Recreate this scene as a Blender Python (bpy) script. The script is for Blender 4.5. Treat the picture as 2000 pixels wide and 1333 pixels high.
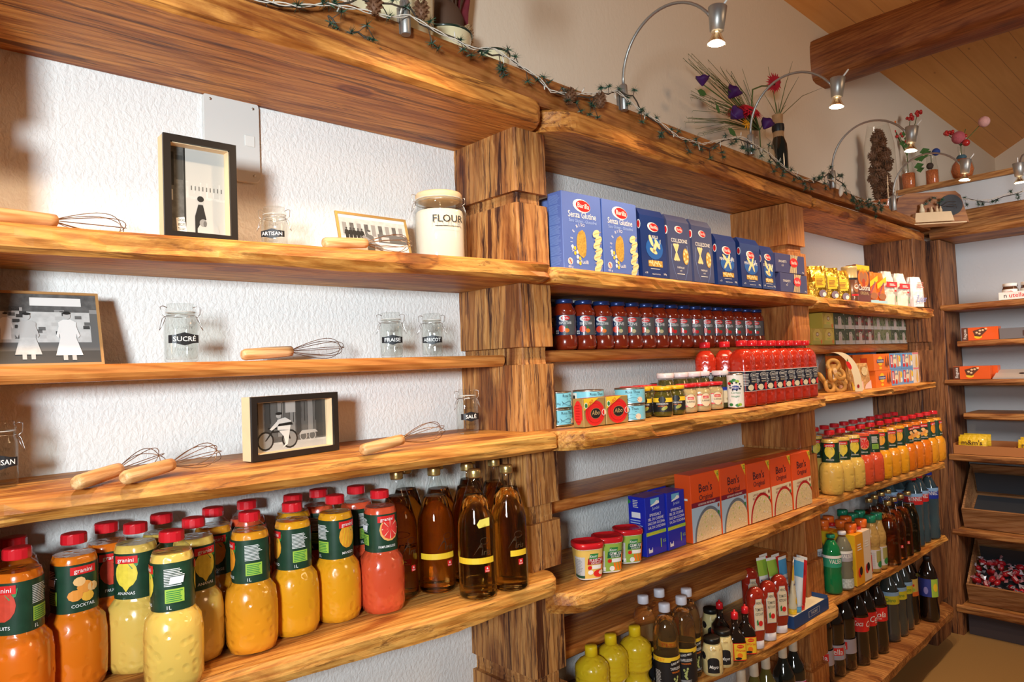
import bpy, math, random
from mathutils import Vector, Matrix
rnd = random.Random(7)
for o in list(bpy.data.objects): bpy.data.objects.remove(o)
SC = bpy.context.scene; COL = SC.collection
R = math.radians

# ------------------------------------------------------------------ camera
CAMP = Vector((0, -1.5, 1.5)); YAW, PIT, ROL, FPX = R(47.83), R(2.25), R(-2.285), 1358.0
fw = Vector((math.cos(PIT)*math.cos(YAW), math.cos(PIT)*math.sin(YAW), math.sin(PIT)))
rt = Vector((math.sin(YAW), -math.cos(YAW), 0)); up = rt.cross(fw)
c_, s_ = math.cos(ROL), math.sin(ROL)
rt2 = rt*c_ + up*s_; up2 = up*c_ - rt*s_
cam = bpy.data.objects.new('camera', bpy.data.cameras.new('camera')); COL.objects.link(cam)
m3 = Matrix((rt2, up2, -fw)).transposed()
cam.matrix_world = Matrix.Translation(CAMP) @ m3.to_4x4()
cam.data.sensor_width = 36; cam.data.lens = FPX/2000*36; cam.data.clip_start = .02
SC.camera = cam

def at(px, py, z=None, y=None, x=None):
    """the point of the room seen at a pixel on a horizontal (z) or upright (x, y) surface"""
    d = rt2*((px-1000)/FPX) + up2*((666.5-py)/FPX) + fw
    if z is not None: t = (z-CAMP.z)/d.z
    elif y is not None: t = (y-CAMP.y)/d.y
    else: t = (x-CAMP.x)/d.x
    return CAMP + d*t

# ------------------------------------------------------------------ world, lights, exposure
w = bpy.data.worlds.new('world'); SC.world = w; w.use_nodes = True
bg = w.node_tree.nodes['Background']; bg.inputs[0].default_value = (1.0, .72, .50, 1); bg.inputs[1].default_value = .075
SC.view_settings.view_transform = 'Standard'; SC.view_settings.look = 'None'
SC.view_settings.gamma = 1; SC.view_settings.use_curve_mapping = False; SC.view_settings.exposure = 0.0

def area(name, loc, target, size, power, col, sy=None):
    l = bpy.data.lights.new(name, 'AREA'); l.energy = power; l.color = col; l.size = size
    if sy: l.shape = 'RECTANGLE'; l.size_y = sy
    o = bpy.data.objects.new(name, l); COL.objects.link(o); o.location = loc
    o.rotation_euler = (Vector(target)-Vector(loc)).to_track_quat('-Z', 'Y').to_euler(); return o
# daylight from the shop window behind and left of the camera
k_ = area('window_daylight', (-.95, -2.0, 1.72), (.95, 0, 1.72), .30, 19.5, (.84, .94, 1.0)); k_.data.spread = R(84)
k_ = area('cool_partition_fill', (2.2, -3.4, 2.2), (4.55, -.9, 1.75), .8, 11, (.92, .96, 1.0)); k_.data.spread = R(58)  # added unseen cool area light, narrowed to brighten the partition

l = bpy.data.lights.new('warm_room_fill', 'POINT'); l.energy = 58; l.color = (1.0, .64, .36); l.shadow_soft_size = .35  # added unseen warm light, stands in for bounce on upper wall and ceiling
o = bpy.data.objects.new('warm_room_fill', l); COL.objects.link(o); o.location = (2.6, -3.0, 2.75)

# ------------------------------------------------------------------ materials
MATS = {}
def _n(m): return m.node_tree.nodes, m.node_tree.links
def P(name, col, rough=.5, metal=0, coat=0, trans=0, ior=1.45, emit=None, es=0, bump=0, bscale=50, var=0, sheen=0):
    """plain procedural material"""
    if name in MATS: return MATS[name]
    m = bpy.data.materials.new(name); m.use_nodes = True; n, l = _n(m); b = n['Principled BSDF']
    b.inputs['Base Color'].default_value = (*col, 1); b.inputs['Roughness'].default_value = rough
    b.inputs['Metallic'].default_value = metal; b.inputs['Coat Weight'].default_value = coat; b.inputs['Coat Roughness'].default_value = .05
    b.inputs['Transmission Weight'].default_value = trans; b.inputs['IOR'].default_value = ior
    if emit: b.inputs['Emission Color'].default_value = (*emit, 1); b.inputs['Emission Strength'].default_value = es
    if bump or var:
        tc = n.new('ShaderNodeTexCoord'); no = n.new('ShaderNodeTexNoise'); no.inputs['Scale'].default_value = bscale; no.inputs['Detail'].default_value = 4
        l.new(tc.outputs['Object'], no.inputs['Vector'])
        if bump:
            bu = n.new('ShaderNodeBump'); bu.inputs['Strength'].default_value = bump; bu.inputs['Distance'].default_value = .01
            l.new(no.outputs['Fac'], bu.inputs['Height']); l.new(bu.outputs[0], b.inputs['Normal'])
        if var:
            mx = n.new('ShaderNodeMix'); mx.data_type = 'RGBA'; mx.inputs['A'].default_value = tuple(c*(1-var) for c in col)+(1,); mx.inputs['B'].default_value = tuple(min(1, c*(1+var)) for c in col)+(1,)
            l.new(no.outputs['Fac'], mx.inputs['Factor']); l.new(mx.outputs['Result'], b.inputs['Base Color'])
    MATS[name] = m; return m

def thin_glass(name, tint=(1, 1, 1), refl=.9):
    if name in MATS: return MATS[name]
    m = bpy.data.materials.new(name); m.use_nodes = True; n, l = _n(m); n.remove(n['Principled BSDF'])
    tr = n.new('ShaderNodeBsdfTransparent'); tr.inputs[0].default_value = (*tint, 1)
    gl = n.new('ShaderNodeBsdfGlossy'); gl.inputs['Roughness'].default_value = .03
    fr = n.new('ShaderNodeLayerWeight'); fr.inputs['Blend'].default_value = .5; pw = n.new('ShaderNodeMath'); pw.operation = 'POWER'; pw.inputs[1].default_value = 4.0; l.new(fr.outputs['Facing'], pw.inputs[0])
    mu = n.new('ShaderNodeMath'); mu.operation = 'MULTIPLY_ADD'; mu.inputs[1].default_value = refl*.6; mu.inputs[2].default_value = .035
    mx = n.new('ShaderNodeMixShader'); l.new(pw.outputs[0], mu.inputs[0]); l.new(mu.outputs[0], mx.inputs[0])
    l.new(tr.outputs[0], mx.inputs[1]); l.new(gl.outputs[0], mx.inputs[2]); l.new(mx.outputs[0], n['Material Output'].inputs[0])
    MATS[name] = m; return m

def wood(name, light, mid, dark, axis=0, crack=.5, knots=.7, rough=.55, grain=1.0, bump=.5, wob=3.6):
    """grained timber: stretched noise bands, dark splits along the grain, knots with rings"""
    if name in MATS: return MATS[name]
    m = bpy.data.materials.new(name); m.use_nodes = True; n, l = _n(m); b = n['Principled BSDF']
    tc = n.new('ShaderNodeTexCoord'); oi = n.new('ShaderNodeObjectInfo')
    add = n.new('ShaderNodeVectorMath'); add.operation = 'ADD'
    sc = n.new('ShaderNodeVectorMath'); sc.operation = 'SCALE'; sc.inputs['Scale'].default_value = 17.0
    cx = n.new('ShaderNodeCombineXYZ')
    for i in range(3): l.new(oi.outputs['Random'], cx.inputs[i])
    l.new(cx.outputs[0], sc.inputs[0]); l.new(tc.outputs['Object'], add.inputs[0]); l.new(sc.outputs[0], add.inputs[1])
    def mapped(along, across):
        mp = n.new('ShaderNodeMapping'); s = [across]*3; s[axis] = along
        mp.inputs['Scale'].default_value = s; l.new(add.outputs[0], mp.inputs['Vector']); return mp.outputs[0]
    def noise(vec, scale, det=5, dist=0, rgh=.6):
        t = n.new('ShaderNodeTexNoise'); t.inputs['Scale'].default_value = scale; t.inputs['Detail'].default_value = det
        t.inputs['Distortion'].default_value = dist; t.inputs['Roughness'].default_value = rgh; l.new(vec, t.inputs['Vector']); return t.outputs['Fac']
    def ramp(fac, stops):
        r = n.new('ShaderNodeValToRGB'); e = r.color_ramp.elements
        while len(e) < len(stops): e.new(.5)
        for k, (p, c) in enumerate(stops): e[k].position = p; e[k].color = (*c, 1) if len(c) == 3 else c
        l.new(fac, r.inputs[0]); return r.outputs[0]
    def mul(a, bb, f=1.0):
        x = n.new('ShaderNodeMix'); x.data_type = 'RGBA'; x.blend_type = 'MULTIPLY'; x.inputs['Factor'].default_value = f
        l.new(a, x.inputs['A']); l.new(bb, x.inputs['B']); return x.outputs['Result']
    # knot field bends the grain around it
    kv = mapped(3.3, 6.5); vo = n.new('ShaderNodeTexVoronoi'); vo.inputs['Scale'].default_value = 1.0; l.new(kv, vo.inputs['Vector'])
    kd = vo.outputs['Distance']
    g1 = mapped(1.5*grain, 13.0*grain); 
    wv = n.new('ShaderNodeTexWave'); wv.wave_type = 'BANDS'; wv.bands_direction = 'DIAGONAL'; wv.inputs['Scale'].default_value = 2.6
    wv.inputs['Distortion'].default_value = wob; wv.inputs['Detail'].default_value = 2; wv.inputs['Detail Scale'].default_value = .8; l.new(g1, wv.inputs['Vector'])
    base = ramp(noise(mapped(.8, 6), 1.6, 4, 1.2), [(.30, mid), (.52, light), (.72, mid)])
    fine = ramp(wv.outputs['Fac'], [(0, (.66, .50, .30)), (.45, (1, 1, 1)), (1, (1, 1, 1))])
    fib = ramp(noise(mapped(7, 150), 1.0, 4), [(.32, (.60, .46, .29)), (.58, (1, 1, 1))])
    col = mul(mul(base, fine, .62), fib, .7)
    patch = noise(mapped(1.3, 6.5), 1.5, 7, 1.2)
    pr = ramp(patch, [(.47, (1, 1, 1)), (.62, dark)]); col = mul(col, pr, .9)
    ck = noise(mapped(1.2, 24), 1.3, 6, .8, .7)
    ckr = ramp(ck, [(.5-.0, (1, 1, 1)), (.575, (1, 1, 1)), (.615, (.17, .09, .05))])
    ck2 = ramp(noise(mapped(4.5, 95), 1.1, 4, .4), [(.56, (1, 1, 1)), (.64, (.22, .12, .07))])
    col = mul(mul(col, ckr, crack), ck2, crack*.9)
    kr = ramp(kd, [(0, (.12, .05, .02)), (.10, (.26, .13, .07)), (.15, (.55, .34, .20)), (.175, (.40, .22, .12)), (.20, (.85, .72, .6)), (.26, (1, 1, 1))])
    col = mul(col, kr, knots)
    l.new(col, b.inputs['Base Color']); b.inputs['Roughness'].default_value = rough
    bw = n.new('ShaderNodeRGBToBW'); l.new(col, bw.inputs[0])
    bu = n.new('ShaderNodeBump'); bu.inputs['Strength'].default_value = bump; bu.inputs['Distance'].default_value = .006
    l.new(bw.outputs[0], bu.inputs['Height']); l.new(bu.outputs[0], b.inputs['Normal'])
    MATS[name] = m; return m

OLD = wood('old_timber_board', (.70, .31, .065), (.50, .185, .03), (.42, .24, .10), 0, .75, .9)
OLDL = wood('pale_timber_board', (.78, .41, .10), (.62, .27, .042), (.55, .35, .17), 0, .55, .8)
THIN = wood('planed_shelf_timber', (.62, .26, .065), (.48, .175, .038), (.7, .5, .35), 0, .15, .35, .42)
POSTW = wood('hewn_post_timber', (.60, .29, .085), (.42, .17, .045), (.38, .25, .17), 2, 1.0, .95, .65, .9, 1.0, 1.6)
POST2 = wood('planed_post_timber', (.58, .24, .065), (.45, .165, .04), (.7, .5, .36), 2, .35, .5, .5, .8, .5, 2.2)
DARKP = wood('dark_old_post_timber', (.34, .145, .05), (.22, .085, .03), (.36, .26, .2), 2, 1.0, .9, .65, .9, .9, 1.8)
FASC = wood('fascia_timber', (.50, .205, .05), (.38, .14, .032), (.62, .45, .33), 0, .25, .5, .5)
RTW = wood('right_shelf_timber', (.56, .27, .085), (.40, .17, .05), (.5, .35, .25), 1, .5, .6)
CRATE = wood('crate_timber', (.44, .23, .10), (.34, .165, .07), (.6, .5, .4), 1, .2, .3)
LOGW = wood('log_timber', (.36, .13, .035), (.27, .09, .022), (.6, .42, .3), 1, .35, .5, .5)
PALEW = P('pale_raw_wood', (.80, .58, .34), .55, var=.1, bscale=30)
HANDLE = wood('beech_handle', (.83, .50, .24), (.76, .42, .18), (.9, .8, .7), 0, .05, .0, .45)
CARVE = wood('carved_board_timber', (.46, .18, .04), (.34, .12, .025), (.5, .35, .25), 0, .3, .7)

def plaster(name, col, strength, scale):
    m = bpy.data.materials.new(name); m.use_nodes = True; n, l = _n(m); b = n['Principled BSDF']
    b.inputs['Base Color'].default_value = (*col, 1); b.inputs['Roughness'].default_value = .9
    tc = n.new('ShaderNodeTexCoord'); no = n.new('ShaderNodeTexNoise'); no.inputs['Scale'].default_value = scale; no.inputs['Detail'].default_value = 4; no.inputs['Distortion'].default_value = .6
    mp = n.new('ShaderNodeMapping'); mp.inputs['Scale'].default_value = (1.5, 1, 1); l.new(tc.outputs['Object'], mp.inputs[0]); l.new(mp.outputs[0], no.inputs['Vector'])
    bu = n.new('ShaderNodeBump'); bu.inputs['Strength'].default_value = strength; bu.inputs['Distance'].default_value = .012
    l.new(no.outputs['Fac'], bu.inputs['Height']); l.new(bu.outputs[0], b.inputs['Normal']); MATS[name] = m; return m
PLAST = plaster('white_textured_plaster', (.80, .79, .76), .36, 85)
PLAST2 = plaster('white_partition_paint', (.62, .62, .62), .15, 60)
PLAST3 = plaster('cream_gable_paint', (.80, .68, .53), .1, 40)

def planks(name, width, c1, c2):
    m = bpy.data.materials.new(name); m.use_nodes = True; n, l = _n(m); b = n['Principled BSDF']
    tc = n.new('ShaderNodeTexCoord'); sp = n.new('ShaderNodeSeparateXYZ'); l.new(tc.outputs['UV'], sp.inputs[0])
    mo = n.new('ShaderNodeMath'); mo.operation = 'MULTIPLY'; mo.inputs[1].default_value = 1/width; l.new(sp.outputs[1], mo.inputs[0])
    fr = n.new('ShaderNodeMath'); fr.operation = 'FRACT'; l.new(mo.outputs[0], fr.inputs[0])
    fl = n.new('ShaderNodeMath'); fl.operation = 'FLOOR'; l.new(mo.outputs[0], fl.inputs[0])
    wn = n.new('ShaderNodeTexWhiteNoise'); wn.noise_dimensions = '1D'; l.new(fl.outputs[0], wn.inputs['W'])
    cb = n.new('ShaderNodeCombineXYZ'); l.new(sp.outputs[0], cb.inputs[0]); l.new(sp.outputs[1], cb.inputs[1]); l.new(wn.outputs[0], cb.inputs[2])
    mp = n.new('ShaderNodeMapping'); mp.inputs['Scale'].default_value = (1.2, 22, 9); l.new(cb.outputs[0], mp.inputs[0])
    no = n.new('ShaderNodeTexNoise'); no.inputs['Scale'].default_value = 1.4; no.inputs['Detail'].default_value = 5; no.inputs['Distortion'].default_value = 1; l.new(mp.outputs[0], no.inputs['Vector'])
    mx = n.new('ShaderNodeMix'); mx.data_type = 'RGBA'; mx.inputs['A'].default_value = (*c2, 1); mx.inputs['B'].default_value = (*c1, 1); l.new(no.outputs['Fac'], mx.inputs['Factor'])
    vo = n.new('ShaderNodeTexVoronoi'); vo.inputs['Scale'].default_value = 1; mp2 = n.new('ShaderNodeMapping'); mp2.inputs['Scale'].default_value = (3, 9, 5); l.new(cb.outputs[0], mp2.inputs[0]); l.new(mp2.outputs[0], vo.inputs['Vector'])
    r2 = n.new('ShaderNodeValToRGB'); r2.color_ramp.elements[0].color = (.3, .17, .1, 1); r2.color_ramp.elements[1].position = .07; l.new(vo.outputs['Distance'], r2.inputs[0])
    r1 = n.new('ShaderNodeValToRGB'); e = r1.color_ramp.elements; e[0].color = (.25, .15, .1, 1); e[1].position = .035; l.new(fr.outputs[0], r1.inputs[0])
    prev = mx.outputs['Result']
    for r in (r1, r2):
        x = n.new('ShaderNodeMix'); x.data_type = 'RGBA'; x.blend_type = 'MULTIPLY'; x.inputs['Factor'].default_value = .9
        l.new(prev, x.inputs['A']); l.new(r.outputs[0], x.inputs['B']); prev = x.outputs['Result']
    l.new(prev, b.inputs['Base Color']); b.inputs['Roughness'].default_value = .5
    MATS[name] = m; return m
CEILW = planks('ceiling_planks', .115, (.88, .42, .13), (.70, .29, .07))

# ------------------------------------------------------------------ mesh builder
_tc = {}
def glyphs(s):
    """flat mesh of a word, unit height"""
    if s in _tc: return _tc[s]
    cu = bpy.data.curves.new('word', 'FONT'); cu.body = s; cu.size = 1; cu.resolution_u = 2; cu.offset = .006; cu.align_x = 'CENTER'; cu.fill_mode = 'FRONT' if False else 'BOTH'
    o = bpy.data.objects.new('word', cu); COL.objects.link(o); dg = bpy.context.evaluated_depsgraph_get(); me = bpy.data.meshes.new_from_object(o.evaluated_get(dg))
    vs = [(v.co.x, v.co.y) for v in me.vertices]; fs = [tuple(p.vertices) for p in me.polygons]
    w_ = (max(v[0] for v in vs)-min(v[0] for v in vs)) if vs else 1
    bpy.data.objects.remove(o); bpy.data.curves.remove(cu); bpy.data.meshes.remove(me)
    _tc[s] = (vs, fs, w_); return _tc[s]

class MB:
    def __init__(s): s.v = []; s.f = []; s.m = []; s.sm = []; s.mats = []; s.T = None
    def mi(s, m):
        if m not in s.mats: s.mats.append(m)
        return s.mats.index(m)
    def add(s, vs, fs, m, smooth=False):
        b = len(s.v); k = s.mi(m)
        s.v += [tuple(s.T @ Vector(v)) for v in vs] if s.T else [tuple(v) for v in vs]
        for f in fs: s.f.append(tuple(b+i for i in f)); s.m.append(k); s.sm.append(smooth)
        return s
    def box(s, a, b, m, taper=0, bev=0):
        x0, y0, z0 = a; x1, y1, z1 = b; t = taper
        if bev:
            q = bev; L = []
            for z, e in ((z0, q), (z0+q, 0), (z1-q, 0), (z1, q)):
                for x, y in ((x0+e+q*(not e), y0+e), (x1-e-q*(not e), y0+e), (x1-e, y0+e+q*(not e)), (x1-e, y1-e-q*(not e)), (x1-e-q*(not e), y1-e), (x0+e+q*(not e), y1-e), (x0+e, y1-e-q*(not e)), (x0+e, y0+e+q*(not e))): L.append((x, y, z))
            F = [tuple(range(7, -1, -1)), tuple(range(24, 32))]
            for r in range(3):
                for i in range(8): F.append((r*8+i, r*8+(i+1) % 8, r*8+8+(i+1) % 8, r*8+8+i))
            return s.add(L, F, m)
        return s.add([(x0, y0, z0), (x1, y0, z0), (x1, y1, z0), (x0, y1, z0), (x0+t, y0+t, z1), (x1-t, y0+t, z1), (x1-t, y1-t, z1), (x0+t, y1-t, z1)],
                     [(3, 2, 1, 0), (4, 5, 6, 7), (0, 1, 5, 4), (1, 2, 6, 5), (2, 3, 7, 6), (3, 0, 4, 7)], m)
    def lathe(s, prof, m, seg=20, sq=2.0, sy=1.0, cx=0, cy=0, caps=True, smooth=True, mats=None):
        """prof [(r,z)]; sq>2 squares the section; mats: material per band"""
        vs = []
        for r, z in prof:
            for i in range(seg):
                a = 2*math.pi*i/seg; c, d = math.cos(a), math.sin(a)
                k = (abs(c)**sq+abs(d)**sq)**(-1/sq); vs.append((cx+r*k*c, cy+r*k*d*sy, z))
        for j in range(len(prof)-1):
            F = [(j*seg+i, j*seg+(i+1) % seg, (j+1)*seg+(i+1) % seg, (j+1)*seg+i) for i in range(seg)]
            if j == 0: s.add(vs, F, mats[0] if mats else m, smooth); base = len(s.v)-len(vs)
            else:
                k = s.mi(mats[j] if mats else m)
                for f in F: s.f.append(tuple(base+i for i in f)); s.m.append(k); s.sm.append(smooth)
        if caps:
            n_ = len(prof)
            for f, mm in ((tuple(range(seg-1, -1, -1)), mats[0] if mats else m), (tuple((n_-1)*seg+i for i in range(seg)), mats[-1] if mats else m)):
                s.f.append(tuple(base+i for i in f)); s.m.append(s.mi(mm)); s.sm.append(False)
        return s
    def tube(s, pts, r, m, seg=6, closed=False, smooth=True):
        pts = [Vector(p) for p in pts]; n_ = len(pts); vs = []; u = None
        for i, p in enumerate(pts):
            a = pts[(i-1) % n_] if (i or closed) else p; b = pts[(i+1) % n_] if (i < n_-1 or closed) else p
            t = (b-a)
            if t.length < 1e-9: t = Vector((0, 0, 1))
            t.normalize()
            if u is None: u = t.orthogonal().normalized()
            else:
                u = (u - t*u.dot(t))
                u = u.normalized() if u.length > 1e-6 else t.orthogonal().normalized()
            w_ = t.cross(u); rr = r[i] if isinstance(r, (list, tuple)) else r
            for k in range(seg):
                an = 2*math.pi*k/seg; vs.append(p+(u*math.cos(an)+w_*math.sin(an))*rr)
        F = []
        for i in range(n_ if closed else n_-1):
            j = (i+1) % n_
            for k in range(seg): F.append((i*seg+k, i*seg+(k+1) % seg, j*seg+(k+1) % seg, j*seg+k))
        if not closed: F += [tuple(range(seg-1, -1, -1)), tuple((n_-1)*seg+k for k in range(seg))]
        return s.add(vs, F, m, smooth)
    def blob(s, c, r, m, seg=10, rings=6, sx=1, sy=1, sz=1):
        vs = []; F = []
        for j in range(rings+1):
            t = math.pi*j/rings
            for i in range(seg):
                a = 2*math.pi*i/seg; vs.append((c[0]+r*sx*math.sin(t)*math.cos(a), c[1]+r*sy*math.sin(t)*math.sin(a), c[2]+r*sz*math.cos(t)))
        for j in range(rings):
            for i in range(seg): F.append((j*seg+i, (j+1)*seg+i, (j+1)*seg+(i+1) % seg, j*seg+(i+1) % seg))
        return s.add(vs, F, m, True)
    # ---- flat marks on a surface S(u, v, off)
    def rect(s, S, u0, v0, u1, v1, m, off=.0004, nu=1, slant=0):
        vs = []; 
        for i in range(nu+1):
            u = u0+(u1-u0)*i/nu; vs += [S(u, v0, off), S(u+slant, v1, off)]
        return s.add(vs, [(2*i, 2*i+2, 2*i+3, 2*i+1) for i in range(nu)], m)
    def poly(s, S, pts, m, off=.0006):
        return s.add([S(u, v, off) for u, v in pts], [tuple(range(len(pts)))], m)
    def ell(s, S, cu, cv, ru, rv, m, off=.0006, n_=16, a0=0, rot=0):
        """ellipse as strips so it follows a curved surface"""
        vs = []; F = []; k = max(4, n_//2); cr, sr = math.cos(rot), math.sin(rot)
        for i in range(k+1):
            x = -math.cos(math.pi*i/k); h = math.sqrt(max(0, 1-x*x))
            for sg in (-1, 1):
                a, b = x*ru, sg*h*rv; vs.append(S(cu+a*cr-b*sr, cv+a*sr+b*cr, off))
        return s.add(vs, [(2*i, 2*i+2, 2*i+3, 2*i+1) for i in range(k)], m)
    def text(s, S, t, u, v, h, m, off=.0009, wmax=None, shear=0, rot=0):
        vs, fs, w_ = glyphs(t); k = h/.72; kx = k
        if wmax and w_*k > wmax: kx = wmax/w_
        cr, sr = math.cos(rot), math.sin(rot); out = []
        for x, y in vs:
            a, b = x*kx+y*shear*k, y*k; out.append(S(u+a*cr-b*sr, v+a*sr+b*cr, off))
        return s.add(out, fs, m)
    def lines(s, S, u0, u1, v0, v1, n_, m, off=.0008, seed=1, nu=1):
        q = random.Random(seed); st = (v1-v0)/n_
        for i in range(n_):
            e = u1-(u1-u0)*q.random()*.25; s.rect(S, u0, v0+i*st, e, v0+i*st+st*.45, m, off, nu)
        return s
    def mesh(s, name):
        me = bpy.data.meshes.new(name); me.from_pydata(s.v, [], s.f); me.update()
        for m in s.mats: me.materials.append(m)
        me.polygons.foreach_set('material_index', s.m); me.polygons.foreach_set('use_smooth', s.sm); me.update(); return me

def flat(o=(0, 0, 0), ux=(1, 0, 0), vx=(0, 0, 1), n_=(0, -1, 0)):
    o, ux, vx, n_ = map(Vector, (o, ux, vx, n_)); return lambda u, v, off: o+ux*u+vx*v+n_*off
def cyl(r, cx=0, cy=0, a0=-math.pi/2, z0=0, sq=2.0):
    def S(u, v, off):
        a = a0+u/r; c, d = math.cos(a), math.sin(a); k = (abs(c)**sq+abs(d)**sq)**(-1/sq); return Vector((cx+(r*k+off)*c, cy+(r*k+off)*d, z0+v))
    return S

def tag(o, label, cat, group=None, kind=None):
    if label: o['label'] = label
    if cat: o['category'] = cat
    if group: o['group'] = group
    if kind: o['kind'] = kind
    return o
def single(name, mb, label, cat, group=None, loc=(0, 0, 0), rz=0):
    o = bpy.data.objects.new(name, mb.mesh(name)); COL.objects.link(o); o.location = loc; o.rotation_euler = (0, 0, rz); return tag(o, label, cat, group)
def struct(name, mb, label=None):
    o = bpy.data.objects.new(name, mb.mesh(name)); COL.objects.link(o); o['kind'] = 'structure'
    if label: o['label'] = label
    return o
LIB = {}
def define(key, parts):
    """parts: [(name, MB, {children}, label)] remembered as shared meshes"""
    LIB[key] = [(p[0], p[1].mesh(p[0]), [(q[0], q[1].mesh(q[0])) for q in (p[2] if len(p) > 2 and p[2] else [])], p[3] if len(p) > 3 else None) for p in parts]
PROTO = {}
def place(key, name, label, cat, loc, rz=0, group=None, tilt=(0, 0), s=1.0):
    if key not in PROTO:
        r = bpy.data.objects.new(name, None); r.empty_display_size = .02; COL.objects.link(r)
        for n_, me, ch, lb in LIB[key]:
            c = bpy.data.objects.new(n_, me); c.parent = r; COL.objects.link(c)
            if lb: c['label'] = lb
            for a, b in ch:
                d = bpy.data.objects.new(a, b); d.parent = c; COL.objects.link(d)
        PROTO[key] = r
    else:
        src = PROTO[key]; r = src.copy(); COL.objects.link(r); r.name = name
        for k in ('group', 'label', 'category'):
            if k in r: del r[k]
        for ch in [o for o in src.children]:
            c = ch.copy(); COL.objects.link(c); c.parent = r
            for g in ch.children:
                d = g.copy(); COL.objects.link(d); d.parent = c
    r.location = loc; r.rotation_euler = (tilt[0], tilt[1], rz); r.scale = (s, s, s)
    return tag(r, label, cat, group)
ORD = ['first', 'second', 'third', 'fourth', 'fifth', 'sixth', 'seventh', 'eighth', 'ninth', 'tenth', 'eleventh', 'twelfth', 'thirteenth', 'fourteenth', 'fifteenth', 'sixteenth', 'seventeenth']

# flat colours
WHT = P('white_print', (.85, .84, .80), .5); BLK = P('black_print', (.012, .012, .014), .45); RED = P('red_print', (.70, .02, .02), .35, coat=.3)
GRYL = P('light_grey_print', (.55, .55, .55), .5); STEEL = P('brushed_steel', (.62, .60, .57), .28, 1); WIREM = P('whisk_wire', (.38, .26, .18), .3, 1)
GOLD = P('gold_cap', (.72, .52, .20), .3, .9); GLASS = thin_glass('clear_glass', (.955, .965, .955)); PET = thin_glass('clear_plastic', (.95, .97, .97), .8)
REDCAP = P('red_plastic_cap', (.62, .012, .02), .28, coat=.4)
STICK = P('white_price_sticker', (.80, .80, .84), .5); YEL = P('yellow_print', (.85, .56, .03), .45); LIME = P('lime_print', (.36, .56, .06), .5); GRN = P('green_print', (.03, .22, .05), .45)
ORG = P('orange_print', (.85, .20, .015), .4); CREAM = P('cream_print', (.80, .68, .46), .5); BLUE = P('blue_print', (.012, .035, .33), .35, coat=.3)
# ------------------------------------------------------------------ the room
def quadbox(a, b, m): return MB().box(a, b, m)
struct('wall_long', MB().box((-2.2, 0, 0), (6.95, .12, 3.4), PLAST), 'white rough plaster wall behind the long shelving')
struct('wall_gable', MB().box((-2.2, -.004, 2.15), (6.8, 0, 3.3), PLAST3), 'smooth cream painted upper wall above the shelving')
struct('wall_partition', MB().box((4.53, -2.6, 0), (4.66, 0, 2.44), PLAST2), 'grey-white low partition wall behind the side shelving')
struct('trim_1', MB().box((4.505, -2.6, 2.44), (4.69, -.004, 2.472), RTW), 'brown wooden ledge capping the partition wall')
struct('wall_far', MB().box((6.8, -3.2, 0), (6.95, 0, 4.6), PLAST3), 'cream far wall beyond the partition')
fm = P('floor_linoleum', (.34, .205, .075), .55, var=.12, bscale=220, bump=.03)
struct('floor', MB().box((-2.5, -4.5, -.06), (7, .1, 0), fm), 'speckled ochre-brown floor')
# sloping boarded ceiling, boards run along the long wall
mb = MB(); zc = lambda x: 3.20-.036*(x-3.18)
th = math.tan(R(29)); x0, x1, D_ = -2.2, 6.85, 3.2
vs = [(x0, .05, zc(x0)-.05*th), (x1, .05, zc(x1)-.05*th), (x1, -D_, zc(x1)+D_*th), (x0, -D_, zc(x0)+D_*th)]
vs += [(a, b, c+.08) for a, b, c in vs]
mb.add(vs, [(0, 1, 2, 3), (7, 6, 5, 4), (0, 4, 5, 1), (1, 5, 6, 2), (2, 6, 7, 3), (3, 7, 4, 0)], CEILW)
co = struct('ceiling', mb, 'sloping ceiling of orange-brown boards')
uv = co.data.uv_layers.new(name='UVMap')
for lp in co.data.loops:
    v = co.data.vertices[lp.vertex_index].co; uv.data[lp.index].uv = (v.x, -v.y/math.cos(R(29)))
# round log purlin coming out of the wall
mb = MB(); n_ = 22; pts = []; vs = []; F = []
for j in range(14):
    y = .06-j*.16
    for i in range(n_):
        a = 2*math.pi*i/n_; r = .128+.004*math.sin(3*a+j*.7)+.003*math.sin(j*1.3)
        zz = r*math.sin(a); xx = r*math.cos(a)
        if xx < -.095: xx = -.095-(xx+.095)*-.2
        if zz < -.105: zz = -.105
        vs.append((3.54+xx, y, 2.975+zz))
for j in range(13):
    for i in range(n_): F.append((j*n_+i, j*n_+(i+1) % n_, (j+1)*n_+(i+1) % n_, (j+1)*n_+i))
mb.add(vs, F+[tuple(range(n_)), tuple(13*n_+i for i in range(n_-1, -1, -1))], LOGW, True)
single('ceiling_beam', mb, 'heavy round brown log beam coming out of the gable wall under the boarded ceiling', 'beam')

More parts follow.
